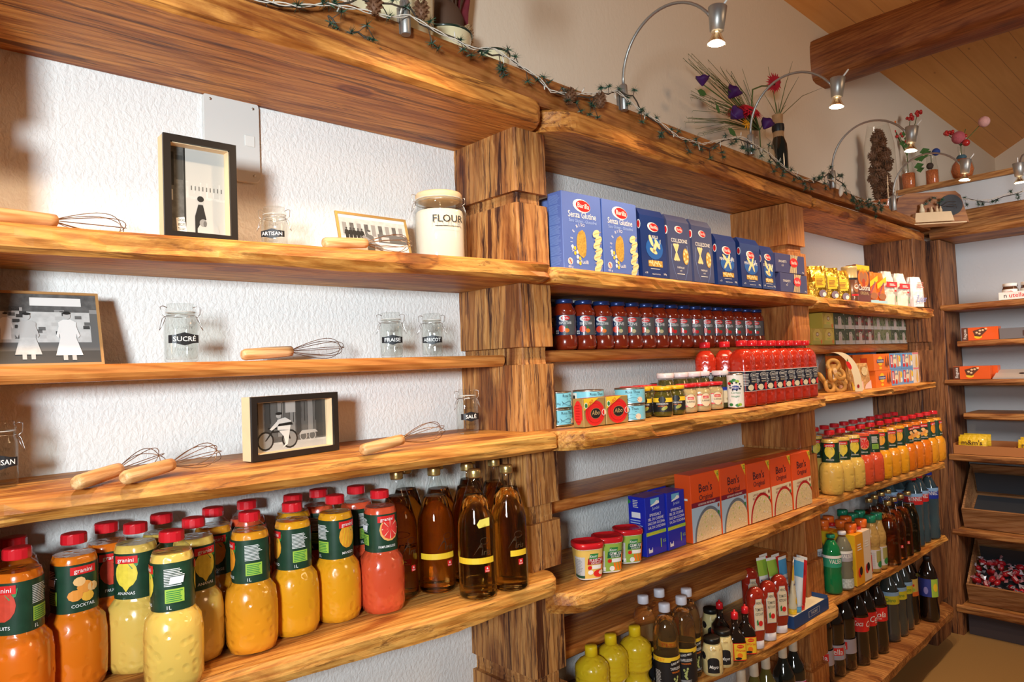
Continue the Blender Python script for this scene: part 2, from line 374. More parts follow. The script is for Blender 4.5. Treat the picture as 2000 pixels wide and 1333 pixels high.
# ------------------------------------------------------------------ boards and posts
def noise1(seed, n_, rough=.5):
    q = random.Random(seed); k = max(2, n_//7); a = [q.uniform(-1, 1) for _ in range(k+2)]; o = []
    for i in range(n_):
        t = i/n_*k; j = int(t); s = t-j; s = s*s*(3-2*s); o.append(a[j]*(1-s)+a[j+1]*s+q.uniform(-.22, .22))
    return o
def board(name, label, x0, x1, front, zt, thick, m, amp=.006, rl=0, rr=0, yb=-.002, cat='shelf', group=None, zslope=0, seed=1, axis='x', under=0):
    """plank with a wavy hewn front edge and rounded plan corners; front = [(x, y)...]"""
    n_ = max(8, int((x1-x0)/.025)); mb = MB(); N1, N2, N3 = (noise1(seed*7+k, n_+1) for k in range(3)); vs = []
    def fy(x):
        for (a, ya), (b, yb_) in zip(front, front[1:]):
            if x <= b: return ya+(yb_-ya)*max(0, (x-a)/(b-a))
        return front[-1][1]
    xs = [x0+(x1-x0)*i/n_ for i in range(n_+1)]
    if rl: xs = sorted(set(xs+[x0+rl*(1-math.cos(k*math.pi/16)) for k in range(9)]))
    if rr: xs = sorted(set(xs+[x1-rr*(1-math.cos(k*math.pi/16)) for k in range(9)]))
    K = 9
    for x in xs:
        i = min(n_, int((x-x0)/(x1-x0)*n_)); y = fy(x); t = zt+zslope*(x-x0)
        if rl and x < x0+rl: y += rl*(1-math.sqrt(max(0, 1-((x0+rl-x)/rl)**2)))
        if rr and x > x1-rr: y += rr*(1-math.sqrt(max(0, 1-((x-x1+rr)/rr)**2)))
        a1, a2, a3 = N1[i]*amp, N2[i]*amp, N3[i]*amp; b_ = min(.008, thick*.18)
        sec = [(yb, t-thick), (y*.5, t-thick+a3*.1), (y+b_*1.6+abs(a1)+under, t-thick+a3*.4), (y+b_*.4+a1, t-thick+b_+a3*.3), (y+a2*.8-.001, t-thick*.55), (y+a1*.6, t-b_), (y+b_+abs(a1)*.4, t-.0005), (y*.5, t), (yb, t)]
        vs += [(x, yy, zz) for yy, zz in sec]
    F = []
    for i in range(len(xs)-1):
        for k in range(K): F.append((i*K+k, i*K+(k+1) % K, (i+1)*K+(k+1) % K, (i+1)*K+k)[::-1])
    e = (len(xs)-1)*K
    mb.add(vs, F+[tuple(range(K)), tuple(e+k for k in range(K-1, -1, -1))], m)
    if axis == 'y':   # swap so the board runs along the side wall: x -> -y
        mb.v = [(-yy, -xx, zz) for xx, yy, zz in mb.v]; mb.f = [f[::-1] for f in mb.f]
        mb.v = [(4.53-xx, yy, zz) for xx, yy, zz in mb.v]
    return single(name, mb, label, cat, group)
def fr(x0, x1, y): return [(x0, y), (x1, y)]
board('shelf_board', 'thick old timber board roofing the left bay, above the empty display shelves', -.9, 1.235, [(-.9, -.33), (.7, -.325), (1.2, -.305)], 2.165, .06, OLD, .004, rr=.05, seed=1)
board('shelf_board', 'old timber top board over the boxes of pasta in the middle bay', 1.245, 2.79, [(1.2, -.315), (2.7, -.26)], 2.163, .055, OLD, .004, rl=.11, seed=2, zslope=-.004)
board('shelf_board', 'old timber top board of the right bay, ending in the corner', 2.80, 4.19, [(2.8, -.26), (4.19, -.25)], 2.15, .048, OLD, .006, rl=.03, rr=.05, seed=3, zslope=-.008)
board('shelf_board', 'thick knotty shelf board carrying the flour jar', -.9, 1.225, [(-.9, -.19), (.25, -.205), (.7, -.25), (1.2, -.31)], 1.757, .046, OLDL, .008, rr=.03, seed=4)
board('shelf_board', 'rough shelf board carrying the blue pasta boxes', 1.235, 2.745, [(1.2, -.30), (2.7, -.275)], 1.752, .042, OLDL, .008, rl=.05, seed=5, zslope=-.006)
board('shelf_board', 'crumbling shelf board carrying coffee bags and white flour sacks', 2.755, 4.01, [(2.75, -.272), (3.2, -.292), (4.01, -.314)], 1.738, .045, OLDL, .012, rl=.02, rr=.02, seed=6, zslope=-.0135)
board('thin_shelf', 'narrow planed shelf under the flour jar shelf, with the sugar jar on it', -.9, 1.168, fr(-.9, 1.17, -.18), 1.535, .029, THIN, .0006, seed=7)
board('thin_shelf', 'narrow planed shelf carrying the row of tomato sauce jars', 1.275, 2.605, fr(1.2, 2.7, -.165), 1.545, .032, THIN, .0006, seed=8)
board('thin_shelf', 'narrow shelf carrying the rows of tea boxes', 2.745, 3.975, fr(2.7, 4, -.19), 1.548, .038, THIN, .003, seed=9)
board('shelf_board', 'pale rough shelf board carrying wooden whisks and the small bicycle picture', -.9, 1.205, [(-.9, -.26), (.2, -.262), (.45, -.295), (1.2, -.325)], 1.342, .043, OLDL, .007, rr=.02, seed=10)
board('shelf_board', 'rough shelf board with rounded left end carrying tins and red bottles', 1.215, 2.715, [(1.2, -.365), (2, -.352), (2.7, -.3)], 1.342, .046, OLDL, .008, rl=.09, seed=11)
board('shelf_board', 'rough shelf board carrying biscuit boxes in the right bay', 2.72, 4.03, [(2.7, -.30), (4.03, -.305)], 1.342, .032, OLDL, .011, rl=.03, rr=.03, seed=12, zslope=.002)
board('thin_shelf', 'dark narrow empty shelf behind the rice boxes', 1.275, 2.605, fr(1.2, 2.7, -.187), 1.142, .033, THIN, .0006, seed=13)
board('thin_shelf', 'dark narrow empty shelf behind the vinegar bottles', 1.275, 2.605, fr(1.2, 2.7, -.17), .742, .033, THIN, .0006, seed=14)
board('shelf_board', 'pale thick shelf board under the fruit juice and apple juice bottles', -.9, 1.215, [(-.9, -.24), (.4, -.262), (.85, -.317), (1.2, -.312)], .998, .05, OLDL, .007, rr=.05, seed=15, under=.012)
board('shelf_board', 'thick shelf board with rounded left end under the stock tubs and rice boxes', 1.215, 2.715, [(1.2, -.325), (1.45, -.315), (2, -.324), (2.7, -.288)], .943, .052, OLDL, .008, rl=.10, seed=16)
board('shelf_board', 'shelf board under the row of fruit juices in the right bay', 2.725, 3.965, [(2.7, -.29), (3.9, -.335)], .945, .036, OLDL, .008, rl=.02, rr=.02, seed=17)
board('shelf_board', 'low shelf board carrying vinegar, ketchup and the box of tubes', 1.275, 2.72, [(1.2, -.22), (1.75, -.251), (2.17, -.308), (2.7, -.32)], .548, .045, OLDL, .006, rl=.05, rr=.05, seed=18)
board('shelf_board', 'low shelf board with rounded left end carrying water, cartons and syrups', 2.60, 4.02, [(2.6, -.28), (3, -.303), (4.0, -.305)], .560, .038, OLDL, .008, rl=.05, seed=19)
board('shelf_board', 'lowest worn board under the cola bottles in the right bay', 2.73, 4.10, [(2.7, -.36), (3.4, -.339), (4.0, -.315), (4.10, -.30)], .20, .05, RTW, .006, rr=.10, seed=20)
board('shelf_board', 'lowest board under the wine bottles in the middle bay', 1.275, 2.72, fr(1.2, 2.7, -.30), .20, .05, RTW, .006, seed=21)
mb = MB(); N_ = noise1(22, 61); vs = []
for i in range(61):
    x = -.9+5.09*i/60; zt_ = 2.290-.0195*(x+.9); zb_ = 2.1655-max(0, x-2.5)*.0068
    for yy, zz in ((-.225, zb_), (-.268+N_[i]*.001, zb_), (-.270, (zb_+zt_)/2), (-.268, zt_-.004), (-.262, zt_), (-.225, zt_)): vs.append((x, yy, zz))
mb.add(vs, [(i*6+k, (i+1)*6+k, (i+1)*6+(k+1) % 6, i*6+(k+1) % 6) for i in range(60) for k in range(6)]+[tuple(range(6)), tuple(360+k for k in range(5, -1, -1))], FASC)
single('top_fascia', mb, 'long upright timber plank above the shelves that the curved lamps clamp to', 'board')

def post(name, label, x0, x1, yf, segs, m, seed=1, necks=.014, cat='post'):
    """stacked hewn blocks (z0, z1, kind) notched where the thin shelves slot in"""
    mb = MB(); q = random.Random(seed)
    for z0, z1, k in segs:
        ins = necks if k else 0; n_ = 9; vs = []
        for j in range(n_):
            z = z0+(z1-z0)*j/(n_-1); e = [q.uniform(-.0010, .0010) for _ in range(6)]
            vs += [(x0+ins+e[0], 0, z), (x0+ins+e[0], yf*.55, z), (x0+ins+e[1]+.002, yf+ins+.004, z), (x0+ins+.006, yf+ins+e[2], z), ((x0+x1)/2, yf+ins+e[3], z), (x1-ins-.006, yf+ins+e[4], z), (x1-ins+e[5], yf+ins+.005, z), (x1-ins, 0, z)]
        F = [tuple(range(7, -1, -1)), tuple((n_-1)*8+i for i in range(8))]
        for j in range(n_-1):
            for i in range(8): F.append((j*8+i, j*8+(i+1) % 8, j*8+8+(i+1) % 8, j*8+8+i))
        mb.add(vs, F, m)
    return single(name, mb, label, cat)
S1 = [(1.945, 2.105, 0), (1.915, 1.945, 1), (1.757, 1.915, 0), (1.552, 1.711, 0), (1.508, 1.552, 1), (1.342, 1.508, 0), (1.158, 1.296, 0), (1.112, 1.158, 1), (.998, 1.112, 0), (.93, .947, 1), (.741, .93, 0), (.70, .741, 1), (0, .70, 0)]
post('shelf_post', 'split and weathered timber post between the display bay and the pasta bay', 1.17, 1.285, -.243, S1, POSTW, 1)
post('shelf_post', 'timber post at the far left end of the shelving', -.06, .075, -.245, S1, POSTW, 2)
S2 = [(1.94, 2.10, 0), (1.91, 1.94, 1), (1.745, 1.91, 0), (1.552, 1.70, 0), (1.508, 1.552, 1), (1.342, 1.508, 0), (1.15, 1.296, 0), (1.115, 1.15, 1), (.943, 1.115, 0), (.745, .89, 0), (.705, .745, 1), (.548, .705, 0), (.335, .505, 0), (.30, .335, 1), (.20, .30, 0), (0, .15, 0)]
post('shelf_post', 'smooth orange timber post between the pasta bay and the right bay', 2.605, 2.75, -.243, S2, POST2, 3)
S3 = [(1.738, 2.10, 0), (1.553, 1.69, 0), (1.508, 1.553, 1), (1.345, 1.508, 0), (.945, 1.305, 0), (.56, .909, 0), (.20, .52, 0), (0, .15, 0)]
post('shelf_post', 'dark timber post closing the right end of the drinks bay', 3.975, 4.195, -.243, S3, DARKP, 4)
post('corner_post', 'tall dark corner post where the long and side shelving meet', 4.215, 4.50, -.297, [(0, 2.10, 0)], DARKP, 5)

# side shelving along the partition
def sideboard(name, label, ys, ye, xf, zt, th_, m, amp, seed, yb=.002, cat='shelf', rl=0):
    return board(name, label, ys, ye, [(ys, -(4.53-xf)), (ye, -(4.53-xf))], zt, th_, m, amp, rl=rl, axis='y', seed=seed, cat=cat, yb=-yb)
for i, (z, th_, y0, xf, lab) in enumerate([
    (2.145, .04, .255, 4.21, 'timber top board of the side shelving under the garland'),
    (1.746, .032, .285, 4.21, 'timber side shelf carrying the small tray of spread jars'),
    (1.549, .03, .345, 4.24, 'upper side shelf carrying an orange biscuit pack beside a grey tray'),
    (1.346, .032, .283, 4.21, 'cracked side shelf carrying the second orange biscuit pack'),
    (1.166, .032, .35, 4.25, 'empty dark narrow side shelf below the biscuits'),
    (.952, .036, .281, 4.21, 'side shelf carrying the yellow sweet packets'),
    (.556, .036, .275, 4.21, 'side shelf below the empty wooden crate'),
    (.16, .045, .272, 4.21, 'lowest side shelf below the crate of red sweets')]):
    sideboard('side_shelf', lab, y0, 2.2, xf, z, th_, RTW, .003, 30+i)
sideboard('side_fascia', 'dark timber plank upright along the top of the side shelving', .19, 2.2, 4.27, 2.25, .105, RTW, .002, 50, yb=.20, cat='board')
single('plinth_board', MB().box((4.26, -2.2, .001), (4.40, -.31, .11), P('plinth_grey', (.06, .05, .06), .6)), 'dark plinth board under the side shelving', 'board')

# ------------------------------------------------------------------ curved clamp lamps with halogen bulbs
LM = P('satin_lamp_metal', (.40, .39, .37), .42, .8)
BULB = P('lit_halogen_face', (1, .9, .7), .4, emit=(1.0, .80, .52), es=26)
BG = thin_glass('bulb_glass', (1, .9, .75), 1.0)
LAMPW = 32.0
def lamp(x, label, zb=.0, power=LAMPW, rz=0, base=None):
    o = bpy.data.objects.new('curved_lamp', None); COL.objects.link(o); o.location = base or (x, -.282, 2.215+zb); o.rotation_euler = (0, 0, rz); tag(o, label, 'lamp', 'curved halogen lamps along the shelf top')
    def ch(n_, mb, par=o):
        c = bpy.data.objects.new(n_, mb.mesh(n_)); c.parent = par; COL.objects.link(c); return c
    m = MB().lathe([(.010, -.005), (.0115, -.003), (.0115, .066), (.010, .069)], LM, 16); m.box((-.008, .0115, 0), (.008, .020, .060), LM); ch('clamp', m)
    # arm: arc outward and up, ends at the spot head
    pts = [(0, 0, .066)]
    for i in range(1, 21):
        t = i/20*R(150); pts.append((0, -.155+.155*math.cos(t), .07+.175*math.sin(t)*(1-.10*t/R(150))))
    e = pts[-1]; ch('arm', MB().tube(pts, .0042, LM, 8))
    hx, hy, hz = e[0], e[1]-.018, e[2]-.004
    ax = Vector((0, .10, -1)).normalized(); q = Vector((0, 0, -1)).rotation_difference(ax).to_matrix().to_4x4(); T = Matrix.Translation((hx, hy, hz)) @ q
    h = MB(); h.T = T; h.lathe([(.012, -.036), (.0155, -.030), (.019, .016), (.0245, .024)][::-1] if False else [(.0135, -.040), (.0175, -.038), (.0235, .022), (.0215, .024)], LM, 18)
    h.tube([(0, -.012, .018), (.006, -.030, .045)], .0028, P('clear_lever', (.75, .75, .72), .3), 6); hd = ch('spot_head', h)
    g = MB(); g.T = T; g.lathe([(.010, -.040), (.013, -.050), (.0225, -.068), (.0235, -.071)], BG, 18, caps=False); g.lathe([(.004, -.042), (.008, -.050), (.017, -.065)], STEEL, 14, caps=False); ch('bulb', g, hd)
    f = MB(); f.T = T; f.lathe([(.0205, -.0705), (.0215, -.0695)], BULB, 18); ch('bulb_face', f, hd)
    l = bpy.data.lights.new('halogen', 'SPOT'); l.energy = power; l.color = (1.0, .70, .43); l.spot_size = R(118); l.spot_blend = .55; l.shadow_soft_size = .022
    lo = bpy.data.objects.new('halogen_beam', l); COL.objects.link(lo); lo.parent = o; lo.location = T @ Vector((0, 0, -.076)); lo.rotation_euler = q.to_euler()
    return o
for i, (x, zb, lab) in enumerate([(.15, .02, 'curved clamp lamp beyond the left edge, only its glow in view'), (.832, .012, 'leftmost curved lamp, its clamp beside the cream enamel jug'), (1.571, .012, 'curved lamp with its bulb at the top of the photo, over the pasta boxes'), (2.283, .010, 'curved lamp standing among the purple and red flowers'),
                                (2.95, -.012, 'curved lamp left of the pine cone vase'), (3.63, -.022, 'smallest curved lamp, in front of the pine cone vase')]):
    lamp(x, lab, zb)
lamp(0, 'curved lamp on the side shelving, cut by the right edge', 0, 5, R(-90), (4.262, -.72, 2.20))

# ------------------------------------------------------------------ display things of the left bay
def face(p, d=0): return math.atan2(-1.5-p[1], -p[0])+math.pi/2+R(d)
def clip_jar(key, word, h=.11, hw=.028, big=False):
    jar = MB(); k = h/.11; rr = hw
    o_ = [(rr*.80, 0), (rr*.97, .003*k), (rr, .010*k), (rr, .070*k), (rr*.96, .077*k), (rr*.86, .082*k), (rr*.84, .088*k), (rr*.90, .0885*k), (rr*.90, .0915*k)]
    i_ = [(rr*.84, .0915*k), (rr*.80, .083*k), (rr*.90, .076*k), (rr*.94, .068*k), (rr*.94, .011*k), (rr*.85, .006*k), (0.001, .005*k)]
    jar.lathe(o_+i_, GLASS, 24, 3.0 if not big else 2.3)
    S = cyl(rr+.0006, sq=3.0 if not big else 2.3)
    parts = []
    if not big:
        for v, t in ((.0605, 'QUALITY'), (.0205, 'PANTRY')): jar.text(S, t, 0, v*k, .0048*k, thin_glass('embossed_glass', (.78, .80, .80)), .0004)
        lb = MB(); cv = .042*k; a, b = rr*.92, .0105*k
        pts = [(-a, -b*.62), (-a*.30, -b*.72), (0, -b*1.15), (a*.30, -b*.72), (a, -b*.62), (a, b*.62), (a*.30, b*.72), (0, b*1.15), (-a*.30, b*.72), (-a, b*.62)]
        n_ = 8
        for q, m_, of in ((1.0, BLK, .0006),):
            vs = []
            for i in range(n_+1):
                u = -a+2*a*i/n_; t = abs(u)/a; hh = b*(1.15-.53*min(1, t*1.35)) if t < .6 else b*.7
                vs += [S(u*q, cv-hh*q, of), S(u*q, cv+hh*q, of)]
            lb.add(vs, [(2*i, 2*i+2, 2*i+3, 2*i+1) for i in range(n_)], m_)
        lb.text(S, word, 0, cv-.0042*k, .0088*k, WHT, .0012, wmax=a*1.6)
        parts.append(('label', lb))
    else:
        lb = MB(); lb.text(S, 'FLOUR', 0, .098, .018, BLK, .0010); lb.rect(S, -.032, .088, .032, .0893, BLK, .001, 6)
        for sx in (-1, 1): pass
        parts.append(('lettering', lb))
        fl = MB().lathe([(rr*.80, .0065), (rr*.90, .014), (rr*.90, .125), (rr*.87, .133), (rr*.5, .136), (.001, .134)], P('flour', (.88, .80, .68), .9), 24, 2.3)
        parts.append(('flour', fl))
    lid = MB(); z0 = .0925*k
    if big:
        lid.lathe([(rr*.80, z0-.004), (rr*.84, z0), (rr*.9, z0+.002), (rr*.9, z0+.011), (rr*.86, z0+.015), (.001, z0+.016)], PALEW, 24)
    else:
        lid.lathe([(rr*.86, z0), (rr*.92, z0+.002), (rr*.92, z0+.006), (rr*.84, z0+.008), (rr*.84, z0+.013), (rr*.80, z0+.0155), (.001, z0+.016)], GLASS, 24)
    sl = MB().lathe([(rr*.87, z0-.0012), (rr*.93, z0-.0005), (rr*.87, z0+.0004)], P('seal_ring', (.75, .70, .62), .5), 20, caps=False)
    wi = MB(); q = rr*.97
    for sd in (-1, 1):
        wi.tube([(sd*q*.96, -.004, z0-.010), (sd*(q+.006), -.002, z0-.004), (sd*(q+.007), 0, z0+.010), (sd*(q+.002), .003, z0+.012), (sd*q*.8, .004, z0+.009)], .0007*k**.5, STEEL, 5)
        wi.tube([(sd*q*.94, 0, z0-.008), (sd*(q+.004), -.001, z0-.012), (sd*(q+.009), -.003, z0-.030), (sd*(q+.010), -.004, z0-.034), (sd*(q+.005), -.006, z0-.026), (sd*q*.97, -.005, z0-.011)], .0006*k**.5, STEEL, 5)
    wi.tube([(q*.93*math.cos(a), q*.93*math.sin(a), z0-.007) for a in [i*math.pi/10 for i in range(20)]], .0006*k**.5, STEEL, 5, closed=True)
    define(key, [('glass_jar', jar), ('lid', lid), ('seal', sl), ('wire_clasp', wi)]+parts)
Z2, Z3, Z4, Z5 = 1.757, 1.535, 1.342, .998
for key, word, lab, pt, z, d in (
    ('jar_artisan', 'ARTISAN', 'small glass clip jar labelled ARTISAN beside the upright black picture frame', (545, 468), None, -12),
    ('jar_sucre', 'SUCRÉ', 'glass clip jar labelled SUCRÉ on the narrow shelf', (358, 707), Z3, 12),
    ('jar_fraise', 'FRAISE', 'glass clip jar labelled FRAISE on the narrow shelf', (770, 695), Z3, 6),
    ('jar_abricot', 'ABRICOT', 'glass clip jar labelled ABRICOT next to the timber post', (850, 693), Z3, 0),
    ('jar_sale', 'SALÉ', 'glass clip jar labelled in white letters SALÉ at the right end of the whisk shelf', (925, 848), Z4, 20),
    ('jar_edge', 'ARTISAN', 'glass clip jar cut by the left edge of the photo, beside the two whisks', (2, 955), Z4, 2)):
    clip_jar(key, word, {'jar_artisan': .094, 'jar_sucre': .112}.get(key, .106 if key != 'jar_sale' else .112), .0285 if key == 'jar_sucre' else .0255)
    p = at(*pt, y=-.14) if z is None else None
    if z is None: p = Vector((p.x, -.12, Z2))
    elif z == Z3: q = at(*pt, y=-.13); p = Vector((q.x, -.12, Z3+.0005))
    else: p = at(*pt, z=Z4+.0008); p = Vector((p.x, p.y+.022, Z4+.0012))
    place(key, 'clip_jar', lab, 'jar', p, face(p, d), tilt=(0, 0))
clip_jar('jar_flour', 'FLOUR', .195, .064, True)
q = at(873, 500, y=-.135); place('jar_flour', 'clip_jar', 'large glass jar of white flour lettered FLOUR, with pale wooden lid', 'jar', (q.x-.012, -.125, Z2), face(q, 20))

# whisks: wooden handle and four wire loops
def whisk(label, p, qq, roll=0, hl=.108, L=.235, rw=.030):
    p, qq = Vector(p), Vector(qq); d = (qq-p).normalized(); o = bpy.data.objects.new('whisk', None); COL.objects.link(o); o.location = p
    o.rotation_euler = d.to_track_quat('X', 'Z').to_euler(); tag(o, label, 'whisk', None)
    h = MB(); n_ = 14; prof = [(.006, 0), (.0095, .002), (.0115, .008), (.0118, .05), (.0112, .095), (.0105, hl), (.004, hl+.001)]
    h.lathe([(r, z) for r, z in prof], HANDLE, 16); h.v = [(z, x, y) for x, y, z in h.v]
    ho = bpy.data.objects.new('handle', h.mesh('handle')); ho.parent = o; COL.objects.link(ho)
    wi = MB()
    for k in range(4):
        a = math.pi*k/4+roll; rr = rw*(1, .93, .97, .9)[k]; le = L-hl-.004*(k % 3); pts = []
        for i in range(29):
            t = i/28*2*math.pi; s = .5-.5*math.cos(t)
            wdt = math.sin(t)*(.28+.72*(s**1.15))*1.08
            pts.append((hl+le*s*(1.0), rr*wdt*math.cos(a), rr*wdt*math.sin(a)))
        wi.tube(pts, .00075, WIREM, 5)
    wo = bpy.data.objects.new('wire_loops', wi.mesh('wire_loops')); wo.parent = o; COL.objects.link(wo); return o
def wpt(px, py, z): return at(px, py, z=z)
whisk('whisk with wooden handle at the left end of the flour jar shelf', (.115, -.178, Z2+.013), (.335, -.085, Z2+.030), .2)
whisk('whisk lying in front of the small gold street picture', (.672, -.192, Z2+.0165), (.90, -.165, Z2+.040), .5)
a = at(472, 697, y=-.13); b = at(714, 668, y=-.10)
whisk('whisk on the narrow shelf between the SUCRE and FRAISE jars', (a.x, -.13, Z3+.0125), (b.x, -.10, Z3+.031), .1)
a = at(147, 945, z=Z4+.012); b = at(375, 885, z=Z4+.012)
whisk('leftmost of the two whisks lying together on the pale board', a, a+(Vector((b.x, b.y, Z4+.03))-a).normalized()*.235+Vector((0, -.012, 0)), .4)
a2 = at(240, 935, z=Z4+.012)
whisk('right-hand of the two whisks lying together on the pale board', a2, a2+Vector((.175, .125, .012)), .7)
a = at(706, 880, z=Z4+.012); b = at(872, 838, z=Z4+.012)
whisk('whisk between the bicycle picture and the salt jar', a, Vector((a.x+.215, a.y+.045, Z4+.031)), .25)

# ---- pictures
G = [P('photo_grey_%d' % i, (c, c*.97, c*.93), .6) for i, c in enumerate((.012, .05, .12, .25, .45, .72))]
GN = P('photo_grain_dark', (.10, .097, .093), .6, var=.9, bscale=90); GL_ = P('photo_grain_light', (.50, .49, .47), .6, var=.35, bscale=70)
def person(mb, S, x, y, h, body, head, hair, skirt=None, arm=None, off=.0012):
    """small printed figure inside a photograph"""
    w_ = h*.13
    mb.poly(S, [(x-w_, y+h*.42), (x+w_, y+h*.42), (x+w_*1.15, y+h*.78), (x+w_*.5, y+h*.84), (x-w_*.5, y+h*.84), (x-w_*1.15, y+h*.78)], body, off)
    mb.poly(S, [(x-w_*(1.7 if skirt else 1), y+h*.10), (x+w_*(1.7 if skirt else 1), y+h*.10), (x+w_, y+h*.46), (x-w_, y+h*.46)], skirt or body, off+.0001)
    for s in (-1, 1): mb.poly(S, [(x+s*w_*.55-w_*.25, y), (x+s*w_*.55+w_*.3, y), (x+s*w_*.55+w_*.3, y+h*.2), (x+s*w_*.55-w_*.25, y+h*.2)], head, off)
    for s in (-1, 1): mb.poly(S, [(x+s*w_*1.0, y+h*.75), (x+s*w_*1.5, y+h*.5), (x+s*w_*1.2, y+h*.45), (x+s*w_*.8, y+h*.7)], body, off+.0002)
    mb.ell(S, x, y+h*.92, h*.062, h*.078, head, off+.0002); mb.ell(S, x, y+h*.975, h*.066, h*.032, hair, off+.0003)
def art(mb, S, w_, h_, kind):
    x0, x1 = -w_/2, w_/2; q = random.Random(hash(kind) % 7 if False else len(kind))
    Rr = lambda a, b, c, d, m, o=.0005: mb.rect(S, x0+a*w_, b*h_, x0+c*w_, d*h_, m, o)
    Pp = lambda pts, m, o=.0006: mb.poly(S, [(x0+a*w_, b*h_) for a, b in pts], m, o)
    if kind == 'dog':
        Rr(0, 0, 1, 1, G[4]); Rr(0, .42, 1, .62, GL_, .0006); Rr(.3, .62, 1, 1, G[4], .0006)
        for i in range(6): Rr(.36+i*.11, .45, .36+i*.11+.085, .62+.05*((i*7) % 3), G[4], .0007)
        for i in range(9): Rr(.40+i*.065, .52, .42+i*.065, .57, G[2], .0008)
        Rr(0, 0, .30, 1, GN, .0009); Rr(.03, .55, .12, .93, G[0], .001); Rr(.15, .62, .27, .9, G[1], .001); Rr(0, .38, .1, .5, G[4], .001); Rr(.28, 0, .31, 1, G[0], .001)
        Pp([(.16, .02), (.32, .03), (.28, .20), (.14, .18)], G[5], .0011)
        for i, t in enumerate(('DOG', 'BISCUITS', 'TO-DAY')): mb.text(S, t, x0+.23*w_, (.145-.05*i)*h_, .030*h_, G[0], .0014, wmax=.12*w_)
        Pp([(.46, .03), (.62, .03), (.66, .18), (.60, .36), (.52, .36), (.46, .22)], G[0], .001); mb.ell(S, x0+.565*w_, .405*h_, .05*w_, .04*h_, G[4], .0011); mb.ell(S, x0+.56*w_, .425*h_, .058*w_, .035*h_, G[0], .0012)
        Pp([(.50, 0), (.90, 0), (.86, .13), (.72, .21), (.58, .17), (.50, .08)], G[4], .0013); mb.ell(S, x0+.60*w_, .15*h_, .065*w_, .045*h_, G[3], .0014); mb.ell(S, x0+.63*w_, .14*h_, .03*w_, .035*h_, G[2], .0015)
    elif kind == 'street':
        Rr(0, 0, 1, 1, G[5]); Rr(0, .5, 1, .93, GL_, .0006)
        for i in range(9): Rr(.05+i*.105, .55, .05+i*.105+.06, .82, GN if i % 2 else G[3], .0007)
        Rr(.55, .42, 1, .62, G[2], .0008); Rr(.60, .45, .72, .56, G[4], .0009)
        for i in range(5): person(mb, S, x0+(.10+i*.055)*w_, .40*h_, .30*h_, G[0], G[1], G[0])
        person(mb, S, x0+.42*w_, .02*h_, .66*h_, G[2], G[4], G[1], off=.002)
        Pp([(.33, .55), (.60, .28), (.57, .22), (.30, .50)], G[3], .003)
    elif kind == 'shop':
        Rr(0, 0, 1, 1, G[2]); Rr(0, .72, 1, 1, GN, .0006); Rr(.0, 0, 1, .18, G[1], .0006)
        for i in range(26): a, b = q.random(), .3+q.random()*.5; Rr(a, b, a+.05, b+.06, G[q.choice((1, 3, 4))], .0007)
        Rr(.50, .30, .96, .74, GL_, .00075)
        for i in range(30): a, b = .5+q.random()*.43, .34+q.random()*.36; Rr(a, b, a+.035, b+.05, G[q.choice((1, 2, 4))], .0008)
        Rr(.18, .62, .44, .84, G[0], .0008); Rr(.66, .83, .92, .95, G[5], .0008)
        for a in (.03, .16, .30, .43, .54): person(mb, S, x0+a*w_, .30*h_, .42*h_, G[5], G[4], G[0], off=.001)
        Pp([(0, .05), (.34, .20), (.34, .46), (0, .40)], GN, .0018)
        for i in range(22): a = q.random()*.32; b = .12+a*.35+q.random()*.22; mb.ell(S, x0+a*w_, b*h_, .014*w_, .012*h_, G[q.choice((3, 4, 5))], .0020)
        person(mb, S, x0+.44*w_, .04*h_, .50*h_, G[4], G[4], G[0], G[1], off=.0022); person(mb, S, x0+.64*w_, .06*h_, .66*h_, G[4], G[4], G[0], GL_, off=.0022)
        person(mb, S, x0+.84*w_, .04*h_, .70*h_, G[5], G[4], G[0], G[5], off=.0022)
    else:
        Rr(0, 0, 1, 1, GN); 
        for i in range(12): Rr(.03+i*.08, .28, .03+i*.08+.066, .98, G[(2, 3, 1, 2, 3)[i % 5]], .0006)
        for i in range(6): Rr(.1+i*.15, .55, .1+i*.15+.008, .95, G[0], .0007)
        Rr(0, .0, 1, .13, G[4], .0008); Rr(0, .13, 1, .17, GL_, .0009); Rr(.86, .2, 1, 1, G[1], .0007); Rr(.45, .75, .58, .97, G[4], .0008)
        for cx in (.19, .50): 
            for rr, m in ((.105, G[0]), (.085, G[3])): mb.ell(S, x0+cx*w_, .22*h_, rr*w_, rr*w_, m, .0010+(.0001 if m == G[3] else 0))
        Pp([(.18, .22), (.20, .22), (.30, .42), (.28, .43)], G[0], .0013); Pp([(.27, .40), (.48, .40), (.49, .37), (.28, .37)], G[0], .0013); Pp([(.49, .22), (.51, .22), (.47, .42), (.45, .42)], G[0], .0013); Pp([(.22, .48), (.34, .46), (.34, .44), (.22, .45)], G[0], .0014)
        Pp([(.36, .40), (.50, .40), (.47, .12), (.40, .05), (.44, .14), (.42, .28)], G[5], .0015); Pp([(.34, .42), (.50, .40), (.52, .58), (.44, .66), (.34, .62)], G[5], .0016); Pp([(.34, .60), (.24, .44), (.27, .42), (.38, .54)], G[5], .0017); Pp([(.34, .49), (.54, .50), (.52, .56), (.36, .54)], G[0], .0018)
        mb.ell(S, x0+.36*w_, .70*h_, .035*w_, .05*h_, G[4], .0017); mb.ell(S, x0+.36*w_, .745*h_, .042*w_, .03*h_, G[0], .0018)
        for cx in (.68, .80): mb.ell(S, x0+cx*w_, .24*h_, .05*w_, .05*w_, G[4], .0012); mb.ell(S, x0+cx*w_, .24*h_, .04*w_, .04*w_, G[2], .0013)
